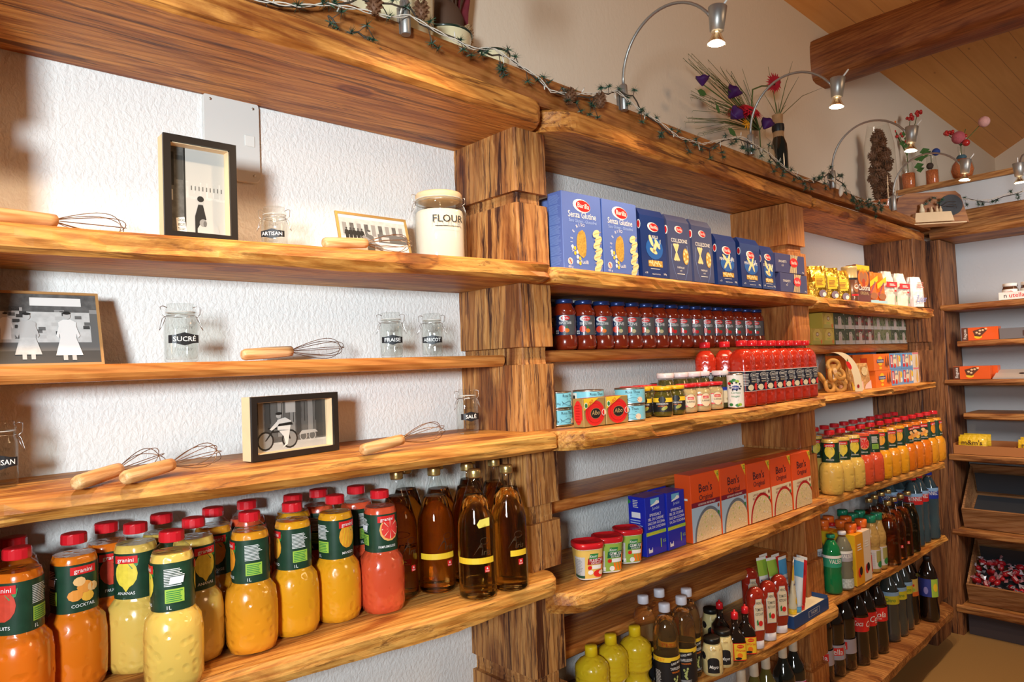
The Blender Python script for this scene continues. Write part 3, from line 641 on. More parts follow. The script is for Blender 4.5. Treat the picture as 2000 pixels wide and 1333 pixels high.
        Pp([(.62, .28), (.88, .30), (.84, .36), (.66, .36)], G[4], .0014)
def picture(label, o_, ux, vx, w_, h_, depth, bw, kind, fmat, smat, mat_w=0, glassy=True):
    """frame: front border, deep sides, inner mount, photograph, pane; o_ = bottom-left front corner"""
    ux, vx = Vector(ux).normalized(), Vector(vx).normalized(); nn = ux.cross(vx).normalized()   # towards the viewer
    r = bpy.data.objects.new('picture_frame', None); COL.objects.link(r); r.location = Vector(o_)+ux*w_/2
    M = Matrix((ux, -nn, vx)).transposed().to_4x4(); r.rotation_euler = M.to_euler(); tag(r, label, 'picture')
    def ch(n_, mb, lb=None):
        c = bpy.data.objects.new(n_, mb.mesh(n_)); c.parent = r; COL.objects.link(c)
        if lb: c['label'] = lb
    f = MB(); a = w_/2; q = .006 if depth > .01 else depth*.9
    for x0, z0, x1, z1 in ((-a, 0, a, bw), (-a, h_-bw, a, h_), (-a, bw, -a+bw, h_-bw), (a-bw, bw, a, h_-bw)): f.box((x0, 0, z0), (x1, q, z1), fmat)
    ch('front_border', f)
    if depth > .01:
        s = MB(); t = .004; q2 = depth
        for x0, z0, x1, z1 in ((-a+.0005, 0.0005, a-.0005, t), (-a+.0005, h_-t, a-.0005, h_-.0005), (-a+.0005, t, -a+t, h_-t), (a-t, t, a-.0005, h_-t)): s.box((x0, q+.0002, z0), (x1, q2, z1), smat)
        i_ = bw-.001
        for x0, z0, x1, z1 in ((-a+i_, i_, a-i_, i_+.002), (-a+i_, h_-i_-.002, a-i_, h_-i_), (-a+i_, i_, -a+i_+.002, h_-i_), (a-i_-.002, i_, a-i_, h_-i_)): s.box((x0, q+.0002, z0), (x1, q2-.004, z1), smat)
        ch('frame_box', s, 'pale raw wood sides')
    yb = (depth-.006) if depth > .01 else .003
    ph = MB(); S = flat((0, yb, bw), (1, 0, 0), (0, 0, 1), (0, -1, 0)); ww, hh = w_-2*bw, h_-2*bw
    ph.box((-ww/2, yb, bw), (ww/2, yb+.002, h_-bw), G[4]); art(ph, S, ww, hh, kind); ch('photograph', ph)
    if depth > .01: ch('glass_pane', MB().rect(flat((0, yb-.006, bw)), -ww/2+.002, 0.002, ww/2-.002, hh-.002, GLASS, 0))
    else:
        st = MB().tube([(a*.6, .004, h_*.7), (a*.7, .05, .004)], .0012, STEEL, 5); ch('stand', st)
blackf = P('black_frame_paint', (.016, .012, .010), .35); goldf = P('thin_gold_frame', (.62, .40, .14), .35, .75); woodf = P('thin_oak_frame', (.42, .22, .08), .4)
q = at(318, 258, y=-.19); picture('upright black deep-sided picture frame with a photo of a seated figure and dog', (q.x, -.19, Z2+.0002), (1, 0, 0), (0, 0, 1), .129, q.z-Z2, .034, .0125, 'dog', blackf, PALEW)
a = at(494, 905, z=Z4); b = at(663, 880, z=Z4); ux = Vector((b.x-a.x, b.y-a.y, 0)); t = at(490, 752, y=a.y)
picture('small black deep-sided frame with a photo of a man pushing a bicycle', (a.x, a.y, Z4+.0012), ux, (0, 0, 1), ux.length, .122, .034, .0115, 'bicycle', blackf, PALEW)
a = at(648, 378, y=-.085); b = at(787, 405, y=-.085)
picture('little thin gold frame with a street photo, leaning behind a whisk', (a.x+.004, -.118, Z2+.0005), (1, 0, 0), (0, .26, 1), b.x-a.x, .118, .004, .0055, 'street', goldf, goldf)
a = at(201, 712, y=-.10); b = at(187, 573, y=-.05); wd = .30
picture('wide thin-framed photo of women in an old shop, leaning at the left edge', (a.x-wd, -.115, Z3+.0005), (1, 0, 0), (0, .36, 1), wd, .138, .004, .0045, 'shop', woodf, goldf)

# white junction box cover on the wall
a = at(388, 188, y=0); b = at(506, 362, y=0); mb = MB(); bxm = P('white_plastic_cover', (.62, .62, .59), .35)
x0, x1, z0, z1 = a.x+.006, b.x, b.z, a.z+.012; rc = .014
pts = []
for cx, cz, s in ((x1-rc, z1-rc, 0), (x0+rc, z1-rc, 90), (x0+rc, z0+rc, 180), (x1-rc, z0+rc, 270)):
    pts += [(cx+rc*math.cos(R(s+k*22.5)), cz+rc*math.sin(R(s+k*22.5))) for k in range(5)]
cx, cz = (x0+x1)/2, (z0+z1)/2; n_ = len(pts); ring = lambda s, y: [(cx+(x-cx)*s, y, cz+(z-cz)*s) for x, z in pts]
mb.add(ring(1, -.001)+ring(1, -.008)+ring(.985, -.0105), [(j*n_+i, (j+1)*n_+i, (j+1)*n_+(i+1) % n_, j*n_+(i+1) % n_) for j in range(2) for i in range(n_)]+[tuple(2*n_+i for i in range(n_-1, -1, -1))][:1], bxm)
r = bpy.data.objects.new('wall_box_cover', None); COL.objects.link(r); tag(r, 'white plastic box cover screwed to the wall behind the black picture frame', 'cover')
c = bpy.data.objects.new('cover_plate', mb.mesh('cover_plate')); c.parent = r; COL.objects.link(c)
for sx, sz in ((x0+.014, z1-.016), (x1-.014, z1-.018), (x1-.014, z0+.016), (x0+.014, z0+.016)):
    s = MB().lathe([(.0028, 0), (.0028, .001), (.001, .0014)], STEEL, 10); s.v = [(sx+x, -.0106-z, sz+y) for x, y, z in s.v]
    c = bpy.data.objects.new('screw', s.mesh('screw')); c.parent = r; COL.objects.link(c)
c = bpy.data.objects.new('latch', MB().box((x1-.034, -.0125, cz-.012), (x1-.012, -.0106, cz+.012), P('latch_plastic', (.70, .70, .66), .4), bev=.0008).mesh('latch')); c.parent = r; COL.objects.link(c)

# ------------------------------------------------------------------ juice bottles
def juice(name, col, r=.22):
    if name in MATS: return MATS[name]
    m = P(name, col, r, coat=.9); n, l = _n(m); b = n['Principled BSDF']; b.inputs['Subsurface Weight'].default_value = .18; b.inputs['Subsurface Radius'].default_value = (.02, .012, .006)
    tc = n.new('ShaderNodeTexCoord'); vo = n.new('ShaderNodeTexVoronoi'); vo.inputs['Scale'].default_value = 62; vo.feature = 'SMOOTH_F1'
    rp = n.new('ShaderNodeValToRGB'); rp.color_ramp.elements[0].position = .12; rp.color_ramp.elements[1].position = .38
    bu = n.new('ShaderNodeBump'); bu.inputs['Strength'].default_value = .32; bu.inputs['Distance'].default_value = .004
    l.new(tc.outputs['Object'], vo.inputs['Vector']); l.new(vo.outputs['Distance'], rp.inputs[0]); l.new(rp.outputs[0], bu.inputs['Height']); l.new(bu.outputs[0], b.inputs['Normal']); l.new(bu.outputs[0], b.inputs['Coat Normal']); return m
LG = P('juice_label_green', (.012, .045, .022), .4, coat=.2, var=.5, bscale=60)
FR = {'ananas': (.85, .62, .06), 'orange': (.85, .28, .02), 'mango': (.88, .36, .03), 'pamplemousse': (.78, .05, .04), 'cocktail': (.88, .42, .05), 'fruits': (.62, .06, .03)}
PULP = P('fruit_pulp', (.85, .80, .55), .5)
def granini(key, jc, fruit, name1):
    jm = juice('juice_'+key, jc); b = MB()
    b.lathe([(.030, 0), (.041, .004), (.0455, .018), (.0465, .055), (.0462, .090), (.043, .112), (.036, .122), (.0332, .126), (.0332, .208), (.0315, .214), (.030, .219)], jm, 26, 2.35)
    b.lathe([(.0301, .2191), (.026, .226), (.0195, .232), (.0175, .236), (.0175, .240)], PET, 26, 2.1, caps=False)
    for k in range(6):
        a = k*math.pi/3+.3; b.box((.030*math.cos(a)-.002, .030*math.sin(a)-.002, .0), (.030*math.cos(a)+.002, .030*math.sin(a)+.002, .003), jm)
    c = MB(); seg = 28; vs = []
    for z, r in ((.236, .0192), (.2375, .0195), (.250, .0193), (.2525, .0185), (.2535, .014)):
        for i in range(seg): a = 2*math.pi*i/seg; q = r+(.0004 if i % 2 and .237 < z < .252 else 0); vs.append((q*math.cos(a), q*math.sin(a), z))
    c.add(vs, [(j*seg+i, j*seg+(i+1) % seg, (j+1)*seg+(i+1) % seg, (j+1)*seg+i) for j in range(4) for i in range(seg)]+[tuple(4*seg+i for i in range(seg))], REDCAP)
    L = MB(); S = cyl(.0336, sq=2.35, z0=.128)
    L.lathe([(.0336, .128), (.0336, .206)], LG, 36, 2.35, caps=False)
    fm = P('fruit_'+fruit, FR[fruit], .4, var=.25, bscale=90)
    for u0 in (0, .107):
        if fruit == 'pamplemousse':
            L.ell(S, u0+.006, .046, .0215, .0245, P('fruit_peel', (.88, .42, .12), .4), .0009, 14); L.ell(S, u0+.007, .047, .019, .0215, fm, .0012, 14)
            for k in range(8): a = k*math.pi/4; L.poly(S, [(u0+.007+.003*math.cos(a+.1), .047+.003*math.sin(a+.1)), (u0+.007+.018*math.cos(a+.04), .047+.020*math.sin(a+.04)), (u0+.007+.018*math.cos(a-.04), .047+.020*math.sin(a-.04))], PULP, .0015)
        elif fruit == 'cocktail':
            for a, b_, r_ in ((-.012, .028, .011), (.006, .024, .010), (.002, .040, .012), (-.006, .050, .009), (.014, .038, .009)): L.ell(S, u0+a, b_, r_, r_*.85, P('fruit_%d' % int(b_*1000), ((.88, .45, .05), (.8, .3, .05), (.85, .5, .2))[int(b_*1000) % 3], .4), .0009+b_*.01, 10)
        else:
            L.ell(S, u0, .044, .0185, .024, fm, .0009, 14)
            if fruit == 'ananas':
                L.poly(S, [(u0-.006, .022), (u0+.006, .022), (u0, .013)], fm, .0010)
            if fruit == 'mango':
                for k in range(4): L.poly(S, [(u0-.013+k*.007, .028), (u0-.0115+k*.007, .028), (u0-.0055+k*.007, .060), (u0-.007+k*.007, .060)], YEL, .0012)
            L.poly(S, [(u0+.003, .062), (u0+.021, .070), (u0+.019, .058), (u0+.010, .052)], GRN, .0011)
        L.rect(S, u0-.0185, .0615, u0+.0185, .0745, RED, .0014, 5); L.text(S, 'granini', u0, .0645, .0072, WHT, .0018, wmax=.033)
        L.text(S, name1, u0, .0085, .0052, WHT, .0012, wmax=.036)
    for u0 in (-.053, .054):
        L.rect(S, u0-.014, .014, u0+.014, .036, LIME, .0011, 4)
        L.lines(S, u0-.012, u0+.012, .016, .035, 6, GRN, .0014, 3, 3); L.lines(S, u0-.015, u0+.015, .041, .070, 11, WHT, .0011, 5, 3)
        L.text(S, '1L', u0-.009, .004, .006, WHT, .0012)
    define(key, [('bottle', b), ('cap', c), ('wrap_label', L)])
    # the same bottle wearing a price sticker
    st = MB().rect(cyl(.0350, sq=2.35, z0=.128), -.063, .045, -.043, .056, STICK, .0016, 4, slant=.002)
    LIB[key+'_p'] = LIB[key]+[('price_sticker', st.mesh('price_sticker'), [], None)]
JC = {'ananas': (.72, .48, .10), 'orange': (.76, .30, .015), 'mango': (.78, .34, .012), 'pamplemousse': (.66, .085, .03), 'cocktail': (.70, .17, .008), 'fruits': (.68, .15, .008)}
NM = {'ananas': 'ANANAS', 'orange': 'ORANGE', 'mango': 'MANGO', 'pamplemousse': 'PAMPLEMOUSSE', 'cocktail': 'COCKTAIL', 'fruits': 'FRUITS'}
for k in JC: granini('gr_'+k, JC[k], k, NM[k])
def bottle_at(px, py, ztop): return at(px, py, z=ztop)
JT = Z5+.2535; FIXED = []
for i, (px, py, k, d, pr, lab) in enumerate([
    (34, 1069, 'fruits', -35, 0, 'orange-red juice bottle at the bottom left corner, cut by the frame'),
    (151, 1043, 'cocktail', 22, 1, 'orange juice bottle whose label reads COCKTAIL, second in the front row'),
    (335, 1036, 'ananas', 95, 1, 'pale yellow pineapple juice bottle standing furthest forward, turned to its small print'),
    (266, 1023, 'ananas', -28, 0, 'pale pineapple juice bottle half hidden behind the bright yellow one'),
    (377, 1011, 'ananas', 32, 0, 'pineapple juice bottle in shade behind the bright pale yellow one'),
    (487, 999, 'orange', 100, 0, 'yellow-orange juice bottle in the front row turned to its green nutrition box'),
    (563, 983, 'mango', -70, 1, 'yellow mango juice bottle, fifth from the right in the front row of juices'),
    (654, 967, 'mango', 42, 0, 'mango juice bottle between the plain yellow one and the pink grapefruit one'),
    (741, 957, 'pamplemousse', 22, 1, 'pink-red grapefruit juice bottle beside the clear apple juice bottles'),
    (57, 1040, 'fruits', 30, 0, 'shaded juice bottle in the second row behind the bottle at the left edge'),
    (112, 1022, 'fruits', 10, 0, 'shaded dark juice bottle behind the COCKTAIL bottle'),
    (290, 1000, 'ananas', 70, 0, 'shaded juice bottle in the back row behind the two pineapple bottles'),
    (418, 989, 'orange', 5, 0, 'shaded orange juice bottle in the back row, its fruit label facing out'),
    (490, 971, 'pamplemousse', 60, 0, 'shaded bottle whose red cap shows right above the yellow-orange juice bottle'),
    (583, 963, 'mango', 40, 1, 'shaded juice bottle behind the plain yellow mango one'),
    (620, 944, 'pamplemousse', 80, 0, 'shaded red juice bottle near the wall between the two mango bottles'),
    (692, 950, 'pamplemousse', -60, 1, 'shaded dark red juice bottle just behind and left of the pink grapefruit one')]):
    p = at(px, py, z=JT); p.z = Z5+.0006; p.y = min(p.y, -.052)
    o = place('gr_'+k+('_p' if pr else ''), 'juice_bottle', lab, 'bottle', p, face(p, d), 'juice bottles on the left drinks shelf')
    if i < 9: FIXED.append(o.name)

# clear bottles of apple juice
def iris(key, col, tape, lvl=.222, red=True):
    jm = P('apple_juice_'+key, col, .0, trans=1.0, ior=1.33)
    b = MB(); b.lathe([(.030, 0), (.040, .002), (.0417, .008), (.042, .15), (.0405, .165), (.0245, lvl)], jm, 26)
    b.lathe([(.0247, lvl+.0003), (.0145, .252), (.0130, .262), (.0130, .268)], GLASS, 26, caps=False)
    b.lathe([(.0424, .004), (.0424, .15), (.0409, .166), (.0249, lvl)], thin_glass('bottle_outer_glass', (.97, .95, .90), .9), 26, caps=False)
    c = MB().lathe([(.0142, .261), (.0152, .263), (.0148, .2655), (.0152, .268), (.0148, .276), (.0135, .2795), (.003, .280)], GOLD, 20)
    ps = [('bottle', b), ('cap', c)]
    S = cyl(.0428); ink = P('dark_ink', (.06, .03, .01), .6)
    g = MB()
    g.text(S, 'Iris', .014, .098, .013, ink, .0006, shear=.15)
    g.tube([S(.0+.010*math.cos(a)+.012, .128+.007*math.sin(a), .0008) for a in [k*.5 for k in range(13)]], .0004, ink, 4)
    for k in range(5): g.tube([S(-.012+k*.003, .100+.004*k, .0008), S(-.004+k*.002, .112+.003*k, .0008), S(.004+k*.001, .118-.002*k, .0008)], .0006, ink, 4)
    ps.append(('printed_drawing', g))
    if red:
        r_ = MB().rect(S, .010, .060, .022, .073, RED, .0008, 3); r_.text(S, 'Valais', .016, .0615, .0032, WHT, .0012, wmax=.010); r_.poly(S, [(.0135, .0665), (.0185, .0665), (.016, .0715)], WHT, .0012); ps.append(('red_seal', r_))
    if tape == 1: ps.append(('yellow_tape', MB().rect(S, -.055, .078, .03, .091, YEL, .0007, 12)))
    if tape == 2: ps.append(('yellow_tape', MB().rect(S, -.008, .080, .034, .093, YEL, .0007, 8)))
    if tape == 3:
        ps.append(('yellow_tape', MB().rect(S, -.055, .079, .035, .092, YEL, .0007, 12)))
        ps.append(('handwritten_sticker', MB().poly(cyl(.0418), [(-.004, .164), (.0, .156), (.026, .159), (.026, .177), (.002, .174)], P('yellow_sticker', (.80, .68, .12), .5), .0012)))
    define(key, ps)
AM = (1.0, .80, .36)
iris('ir_front', AM, 3); iris('ir_right', AM, 2, .228); iris('ir_plain', (.97, .62, .20), 0, .224); iris('ir_tape', (.96, .60, .18), 1, .215)
for px, py, k, d, lab in ((928, 917, 'ir_front', 8, 'apple juice bottle at the front with a yellow handwritten sticker on its shoulder'), (988, 909, 'ir_right', 14, 'apple juice bottle nearest the timber post, at the front'),
    (847, 914, 'ir_tape', 20, 'apple juice bottle left of the one with the handwritten sticker'), (774, 921, 'ir_plain', 24, 'apple juice bottle directly behind the pink grapefruit juice'),
    (911, 905, 'ir_plain', 60, 'shaded apple juice bottle right behind the one with the handwritten sticker'), (816, 911, 'ir_plain', -40, 'shaded apple juice bottle in the back row, leftmost'),
    (879, 904, 'ir_tape', -60, 'shaded apple juice bottle in the back row, between the second and third caps'), (969, 896, 'ir_plain', 80, 'shaded apple juice bottle behind the one nearest the post'), (934, 894, 'ir_plain', 10, 'apple juice bottle deepest in the corner by the post')):
    p = at(px, py, z=Z5+.279); p.z = Z5+.0006; p.y = min(p.y, -.048)
    o = place(k, 'apple_juice_bottle', lab, 'bottle', p, face(p, d), 'apple juice bottles on the left drinks shelf')
    if px in (928, 988, 847, 774): FIXED.append(o.name)

# ------------------------------------------------------------------ middle bay: pasta boxes
NAVY = P('navy_box', (.012, .035, .16), .3, coat=.5); MBLUE = P('mid_blue_box', (.11, .18, .50), .42, coat=.15); SLATE = P('slate_blue_box', (.06, .075, .17), .38, coat=.3)
PASTA = P('pasta_yellow', (.80, .50, .14), .55, var=.35, bscale=160); PASTAD = P('pasta_behind_window', (.55, .32, .06), .4, var=.7, bscale=170); PASTAL = P('pasta_print', (.88, .68, .34), .5, var=.15, bscale=120)
TXT = P('cream_lettering', (.86, .84, .78), .45); LBL = P('pale_blue_lettering', (.35, .48, .80), .45)
def carton(w_, d_, h_, m, tri=0, sag=0):
    b = MB()
    if tri:  # folded top whose front edge leans back
        b.add([(-w_/2, 0, 0), (w_/2, 0, 0), (w_/2, d_, 0), (-w_/2, d_, 0), (-w_/2, 0, h_-tri), (w_/2, 0, h_-tri), (w_/2-.002, tri*.55, h_), (-w_/2+.002, tri*.55, h_), (w_/2, d_, h_-.004), (-w_/2, d_, h_-.004)],
              [(3, 2, 1, 0), (0, 1, 5, 4), (4, 5, 6, 7), (7, 6, 8, 9), (1, 2, 8, 6, 5), (2, 3, 9, 8), (3, 0, 4, 7, 9)], m)
    else: b.box((-w_/2, 0, 0), (w_/2, d_, h_), m, bev=.0012)
    return b
def oval_logo(b, S, u, v, rw, word='Barilla', off=0):
    b.ell(S, u-rw*.07, v, rw, rw*.52, WHT, .0006+off, 18, rot=-.10); b.ell(S, u+rw*.08, v, rw*.82, rw*.44, RED, .0010+off, 18, rot=-.10); b.text(S, word, u+rw*.08, v-rw*.17, rw*.40, WHT, .0014+off, wmax=rw*1.35, rot=-.05)
def fusilli(b, S, u, v0, v1, w_, off=.001, m=None):
    """twisted pasta stem drawn up the box"""
    n_ = 7; st = (v1-v0)/n_
    for i in range(n_):
        v = v0+i*st; b.ell(S, u+(w_*.22 if i % 2 else -w_*.12)+i*-.0006, v+st*.5, w_*.62, st*.62, m or PASTAL, off+.0002*i, 12, rot=.5)
    for i in range(n_): v = v0+i*st; b.poly(S, [(u-w_*.6, v+st*.30), (u+w_*.5, v+st*.85), (u+w_*.55, v+st*.95), (u-w_*.6, v+st*.42)], PASTA, off+.002)
def bow(b, S, u, v, s, off=.001, m=None):
    m = m or PASTAL; n_ = 7
    for sg in (-1, 1):
        pts = [(u-.10*s, v), (u-.55*s, v+sg*.85*s)]+[(u-.55*s+1.1*s*(k+.5)/n_, v+sg*(.95 if k % 2 else .80)*s) for k in range(n_)]+[(u+.55*s, v+sg*.85*s), (u+.10*s, v)]
        b.poly(S, pts if sg < 0 else pts[::-1], m, off)
        for k in (-.3, -.1, .12, .32): b.poly(S, [(u+k*.2*s, v+sg*.15*s), (u+k*s, v+sg*.7*s), (u+(k+.05)*s, v+sg*.7*s), (u+(k*.2+.02)*s, v+sg*.15*s)], PASTA, off+.0003)
def bean(b, S, u, v, rw, rh, m, off=.0011):
    n_ = 12; vs = []
    for i in range(n_+1):
        t = -1+2*i/n_; c = math.sqrt(max(0, 1-t*t)); vs += [S(u-rw*c*1.0, v+t*rh, off), S(u+rw*(c*.75+.18*t*t-.05)-rw*.0, v+t*rh, off)]
    b.add(vs, [(2*i, 2*i+1, 2*i+3, 2*i+2) for i in range(n_)], m)
# gluten free fusilli
w_, d_, h_ = .152, .052, .205; b = carton(w_, d_, h_, MBLUE); S = flat((0, 0, 0)); L = flat((-w_/2, 0, 0), (0, -1, 0), (0, 0, 1), (-1, 0, 0))
oval_logo(b, S, .002, .172, .034); b.text(S, 'Senza Glutine', .0, .139, .017, TXT, wmax=.108); b.text(S, 'Sans Gluten - Glutenfrei', .002, .126, .009, LBL, wmax=.108)
for i, ch_ in enumerate('MAIS E RISO'): a = R(205-i*12.5); b.text(S, ch_, -.004+.037*math.cos(a), .072+.045*math.sin(a), .0085, LBL if ch_ == ' ' else TXT, rot=a-math.pi/2)
bean(b, S, -.004, .070, .022, .037, PASTAD); fusilli(b, S, .057, .000, .110, .024)
for i in range(8): b.ell(S, -.042+.006*(i % 3)+.003*i, .060-.0065*i+.003*(i % 2), .0045, .0055, YEL if i % 2 else WHT, .001, 8)
b.text(S, 'Fusilli', .002, .017, .010, TXT); b.ell(S, -.052, .021, .0095, .0095, WHT, .0008, 12); b.ell(S, -.052, .021, .0080, .0080, P('badge_pink', (.85, .55, .45), .5), .0011, 12)
b.poly(S, [(-.057, .026), (-.055, .028), (-.047, .016), (-.049, .014)], RED, .0014); b.text(S, '400 g', -.052, .004, .006, TXT)
for k in range(7): b.lines(L, -.047, -.006, .012+k*.027, .036+k*.027, 8, P('small_print_blue', (.22, .33, .66), .5), .0006, k)
b.mats[0] = MBLUE; define('pasta_gf', [('carton', b)])
# blue fusilli and penne
def pasta_box(key, w_, h_, m, word, top, kind):
    b = carton(w_, .048, h_, m, .022); S = flat((0, 0, 0)); L = flat((-w_/2, 0, 0), (0, -1, 0), (0, 0, 1), (-1, 0, 0))
    k = w_/.115; oval_logo(b, S, .002, h_-.052*k if kind != 'bow' else h_-.046, (.026 if kind != 'bow' else .021)*k**.5)
    b.text(S, word, .0, h_-(.086 if kind != 'bow' else .086)*k**.6, .0095 if kind != 'bow' else .012, TXT, wmax=w_*.72)
    if kind == 'bow':
        bow(b, S, -.018, h_*.42, .030); b.ell(S, .030, h_*.37, .016, .026, PASTAD, .001, 14)
        for i in range(7): a = i*.9; b.ell(S, .030+.009*math.cos(a), h_*.37+.018*math.sin(a), .004, .005, PASTAL, .0014, 8)
        b.text(S, 'FARFALLE', 0, .036, .006, TXT); b.text(S, 'n.65', 0, .027, .005, TXT); b.lines(S, -.02, .02, .018, .022, 1, TXT)
        for sx in (-1, 1): b.tube([S(sx*.02, .0, .0006), S(sx*.035, .03, .0006), S(sx*.045, .07, .0006), S(sx*.04, .11, .0006)], .0003, LBL, 4)
    else:
        gl = P('box_blue_glow', (.02, .12, .42), .35, coat=.4); b.ell(S, .002, h_*.42, w_*.34, h_*.16, gl, .0007, 16)
        if kind == 'fus':
            for du, dv, r_ in ((-.014, .014, .5), (.004, -.004, -.5), (.016, .006, .7), (-.004, -.016, 1.2)): b.ell(S, du, h_*.46+dv, .007, .019, PASTAL, .0012+abs(du)*.02, 10, rot=r_)
        else:
            for du, dv, r_ in ((-.012, .012, .9), (.010, .010, -.5), (-.008, -.010, -.7), (.014, -.008, .4)): b.ell(S, du, h_*.46+dv, .0055, .019, PASTAL, .0012+abs(du)*.02, 10, rot=r_)
        b.tube([S(.020, h_*.44, .001), S(.030, h_*.5, .001), S(.032, h_*.56, .001)], .0010, WHT, 4)
        b.rect(S, -w_*.26, h_*.155, w_*.30, h_*.245, PASTAD, .0010)
        q = random.Random(3)
        for i in range(16): b.ell(S, -w_*.22+q.random()*w_*.48, h_*.17+q.random()*h_*.06, .005, .0022, PASTAL, .0012+i*.00005, 8, rot=q.random()*3)
        b.lines(S, -.022, .024, h_*.12, h_*.135, 1, TXT); b.text(S, 'n.98' if kind == 'fus' else 'n.73', -w_*.36, .010, .0055, TXT); b.text(S, 'PRODOTTO IN ITALIA', .004, .008, .0035, TXT, wmax=.04); b.text(S, '500g', w_*.38, .009, .0055, TXT)
    b.ell(L, -.004, h_-.05, .007, .014, WHT, .0006, 10); b.ell(L, -.005, h_-.05, .005, .011, RED, .0009, 10)
    b.text(L, word, -.018, h_*.34, .010, LBL, rot=math.pi/2, wmax=h_*.5)
    define(key, [('carton', b)])
pasta_box('pasta_fusilli', .122, .206, NAVY, 'FUSILLI', 1, 'fus'); pasta_box('pasta_farfalle', .117, .204, SLATE, 'COLLEZIONE', 1, 'bow')
pasta_box('pasta_penne', .122, .172, NAVY, 'PENNE RIGATE', 1, 'pen'); pasta_box('pasta_penne2', .135, .175, NAVY, 'PENNE RIGATE', 1, 'pen'); pasta_box('pasta_small', .095, .160, NAVY, 'CONCHIGLIE', 1, 'fus')
b = carton(.225, .058, .072, P('spaghetti_box', (.055, .06, .17), .4, coat=.2)); S = flat()
b.text(S, 'SPAGHETTI', -.062, .038, .0085, TXT, wmax=.062); b.text(S, 'n.5', -.062, .024, .0085, TXT)
for i in range(7): b.poly(S, [(-.010+i*.008, .002), (-.006+i*.008, .002), (.004+i*.006+.003, .036), (.004+i*.006, .036)], PASTAL, .0012+i*.0001); b.poly(S, [(.0+i*.007, .050), (.004+i*.007, .050), (.002+i*.0085+.004, .0715-.003*(i % 2)), (.002+i*.0085, .0715)], PASTAL, .0012+i*.0001)
b.ell(S, .024, .042, .031, .018, RED, .0022, 16); b.text(S, 'Barilla', .024, .036, .012, WHT, .0026, wmax=.048); b.text(S, '500g', .095, .006, .005, TXT)
define('spaghetti', [('carton', b)])
PZ = 1.7525
def xat(px, py, y): return at(px, py, y=y).x
PG = 'blue pasta boxes on the middle shelf'
place('pasta_gf', 'pasta_box', 'light blue Senza Glutine pasta box, nearest the weathered post', 'pasta box', (xat(1141, 520, -.272), -.272, PZ), R(-1), PG)
place('pasta_gf', 'pasta_box', 'light blue Senza Glutine pasta box, beside the first shiny dark blue one', 'pasta box', (xat(1215, 525, -.272), -.272, PZ), R(0), PG)
place('pasta_gf', 'pasta_box', 'light blue box peeking out behind the first pasta box by the post', 'pasta box', (xat(1118, 516, -.205), -.205, PZ), 0, PG)
x = xat(1256, 534, -.268)+.061
for k, dx, lab in (('pasta_fusilli', 0, 'dark blue glossy fusilli box, first of the dark ones'), ('pasta_farfalle', .132, 'slate blue box with a pasta bow tie, left of its twin'), ('pasta_farfalle', .262, 'slate blue box with a pasta bow tie, right of its twin'),
                   ('pasta_penne', .405, 'dark blue penne box directly right of the bow tie boxes'), ('pasta_penne2', .562, 'taller dark blue penne box with a strong glare, second of the penne'), ('pasta_small', .685, 'narrow dark blue pasta box tight beside the spaghetti boxes')):
    place(k, 'pasta_box', lab, 'pasta box', (x+dx, -.268, PZ-.0045*dx), R(rnd.uniform(-1.2, 1.2)), PG, tilt=(R(-1.2), 0))
xs = xat(1521, 560, -.262)+.118
place('spaghetti', 'pasta_box', 'flat spaghetti box, lower of the two stacked', 'pasta box', (xs+.006, -.262, PZ-.006), R(1), PG)
place('spaghetti', 'pasta_box', 'flat spaghetti box, upper of the two stacked', 'pasta box', (xs-.016, -.262, PZ+.0668), R(-1), PG)
for k, dx, lab in (('pasta_fusilli', .02, 'dark blue box in the back row behind the fusilli box'), ('pasta_penne', .42, 'dark blue box in the back row behind the penne box')):
    place(k, 'pasta_box', lab, 'pasta box', (x+dx, -.205, PZ), 0, PG)

# ------------------------------------------------------------------ tomato sauce jars
SAUCE = juice('tomato_sauce', (.24, .022, .006), .2); LIDB = P('dark_blue_lid', (.015, .04, .16), .3, .4, coat=.3); LBLU = P('sauce_label_blue', (.008, .022, .085), .4, coat=.3)
GREYB = P('sauce_label_grey', (.10, .10, .10), .45)
def sauce(key, word, side):
    b = MB().lathe([(.024, 0), (.031, .003), (.0345, .012), (.0345, .034), (.0315, .041), (.0315, .100), (.0335, .106), (.031, .116), (.0245, .127), (.0235, .132)], SAUCE, 22)
    c = MB().lathe([(.0250, .1325), (.0262, .134), (.0262, .143), (.0248, .1450), (.003, .1445)], LIDB, 24)
    S = cyl(.0318, z0=.042); l = MB().lathe([(.0320, .042), (.0320, .099)], LBLU, 26, caps=False)
    S = cyl(.0322, z0=.042); l.rect(S, -.004, .001, .034, .056, GREYB, .0002, 6)
    l.ell(S, -.001, .048, .0150, .0085, WHT, .0006, 14); l.ell(S, .003, .048, .0125, .0068, RED, .0010, 14); l.text(S, 'Barilla', .003, .0455, .005, WHT, .0014, wmax=.018)
    l.text(S, word, .002, .0305, .0085, WHT, .0008, wmax=.036)
    l.ell(S, -.008, .018, .0098, .0098, P('tomato_print', (.72, .05, .02), .3, coat=.3), .0010, 14); l.ell(S, .006, .013, .007, .0062, ORG if side == 'o' else P('garlic_print', (.60, .48, .25), .5) if side == 'g' else RED, .0014, 10)
    l.poly(S, [(.002, .020), (.006, .027), (.009, .019)], GRN, .0014)
    l.lines(S, -.052, -.024, .028, .052, 8, P('faint_lettering', (.16, .20, .30), .5), .0006, 4, 4)
    for dy in (0, .006): 
        for dx in (0, .005): l.rect(S, -.027+dx, .004+dy, -.0235+dx, .0085+dy, WHT, .0006, 2)
    define(key, [('jar', b), ('lid', c), ('label', l)])
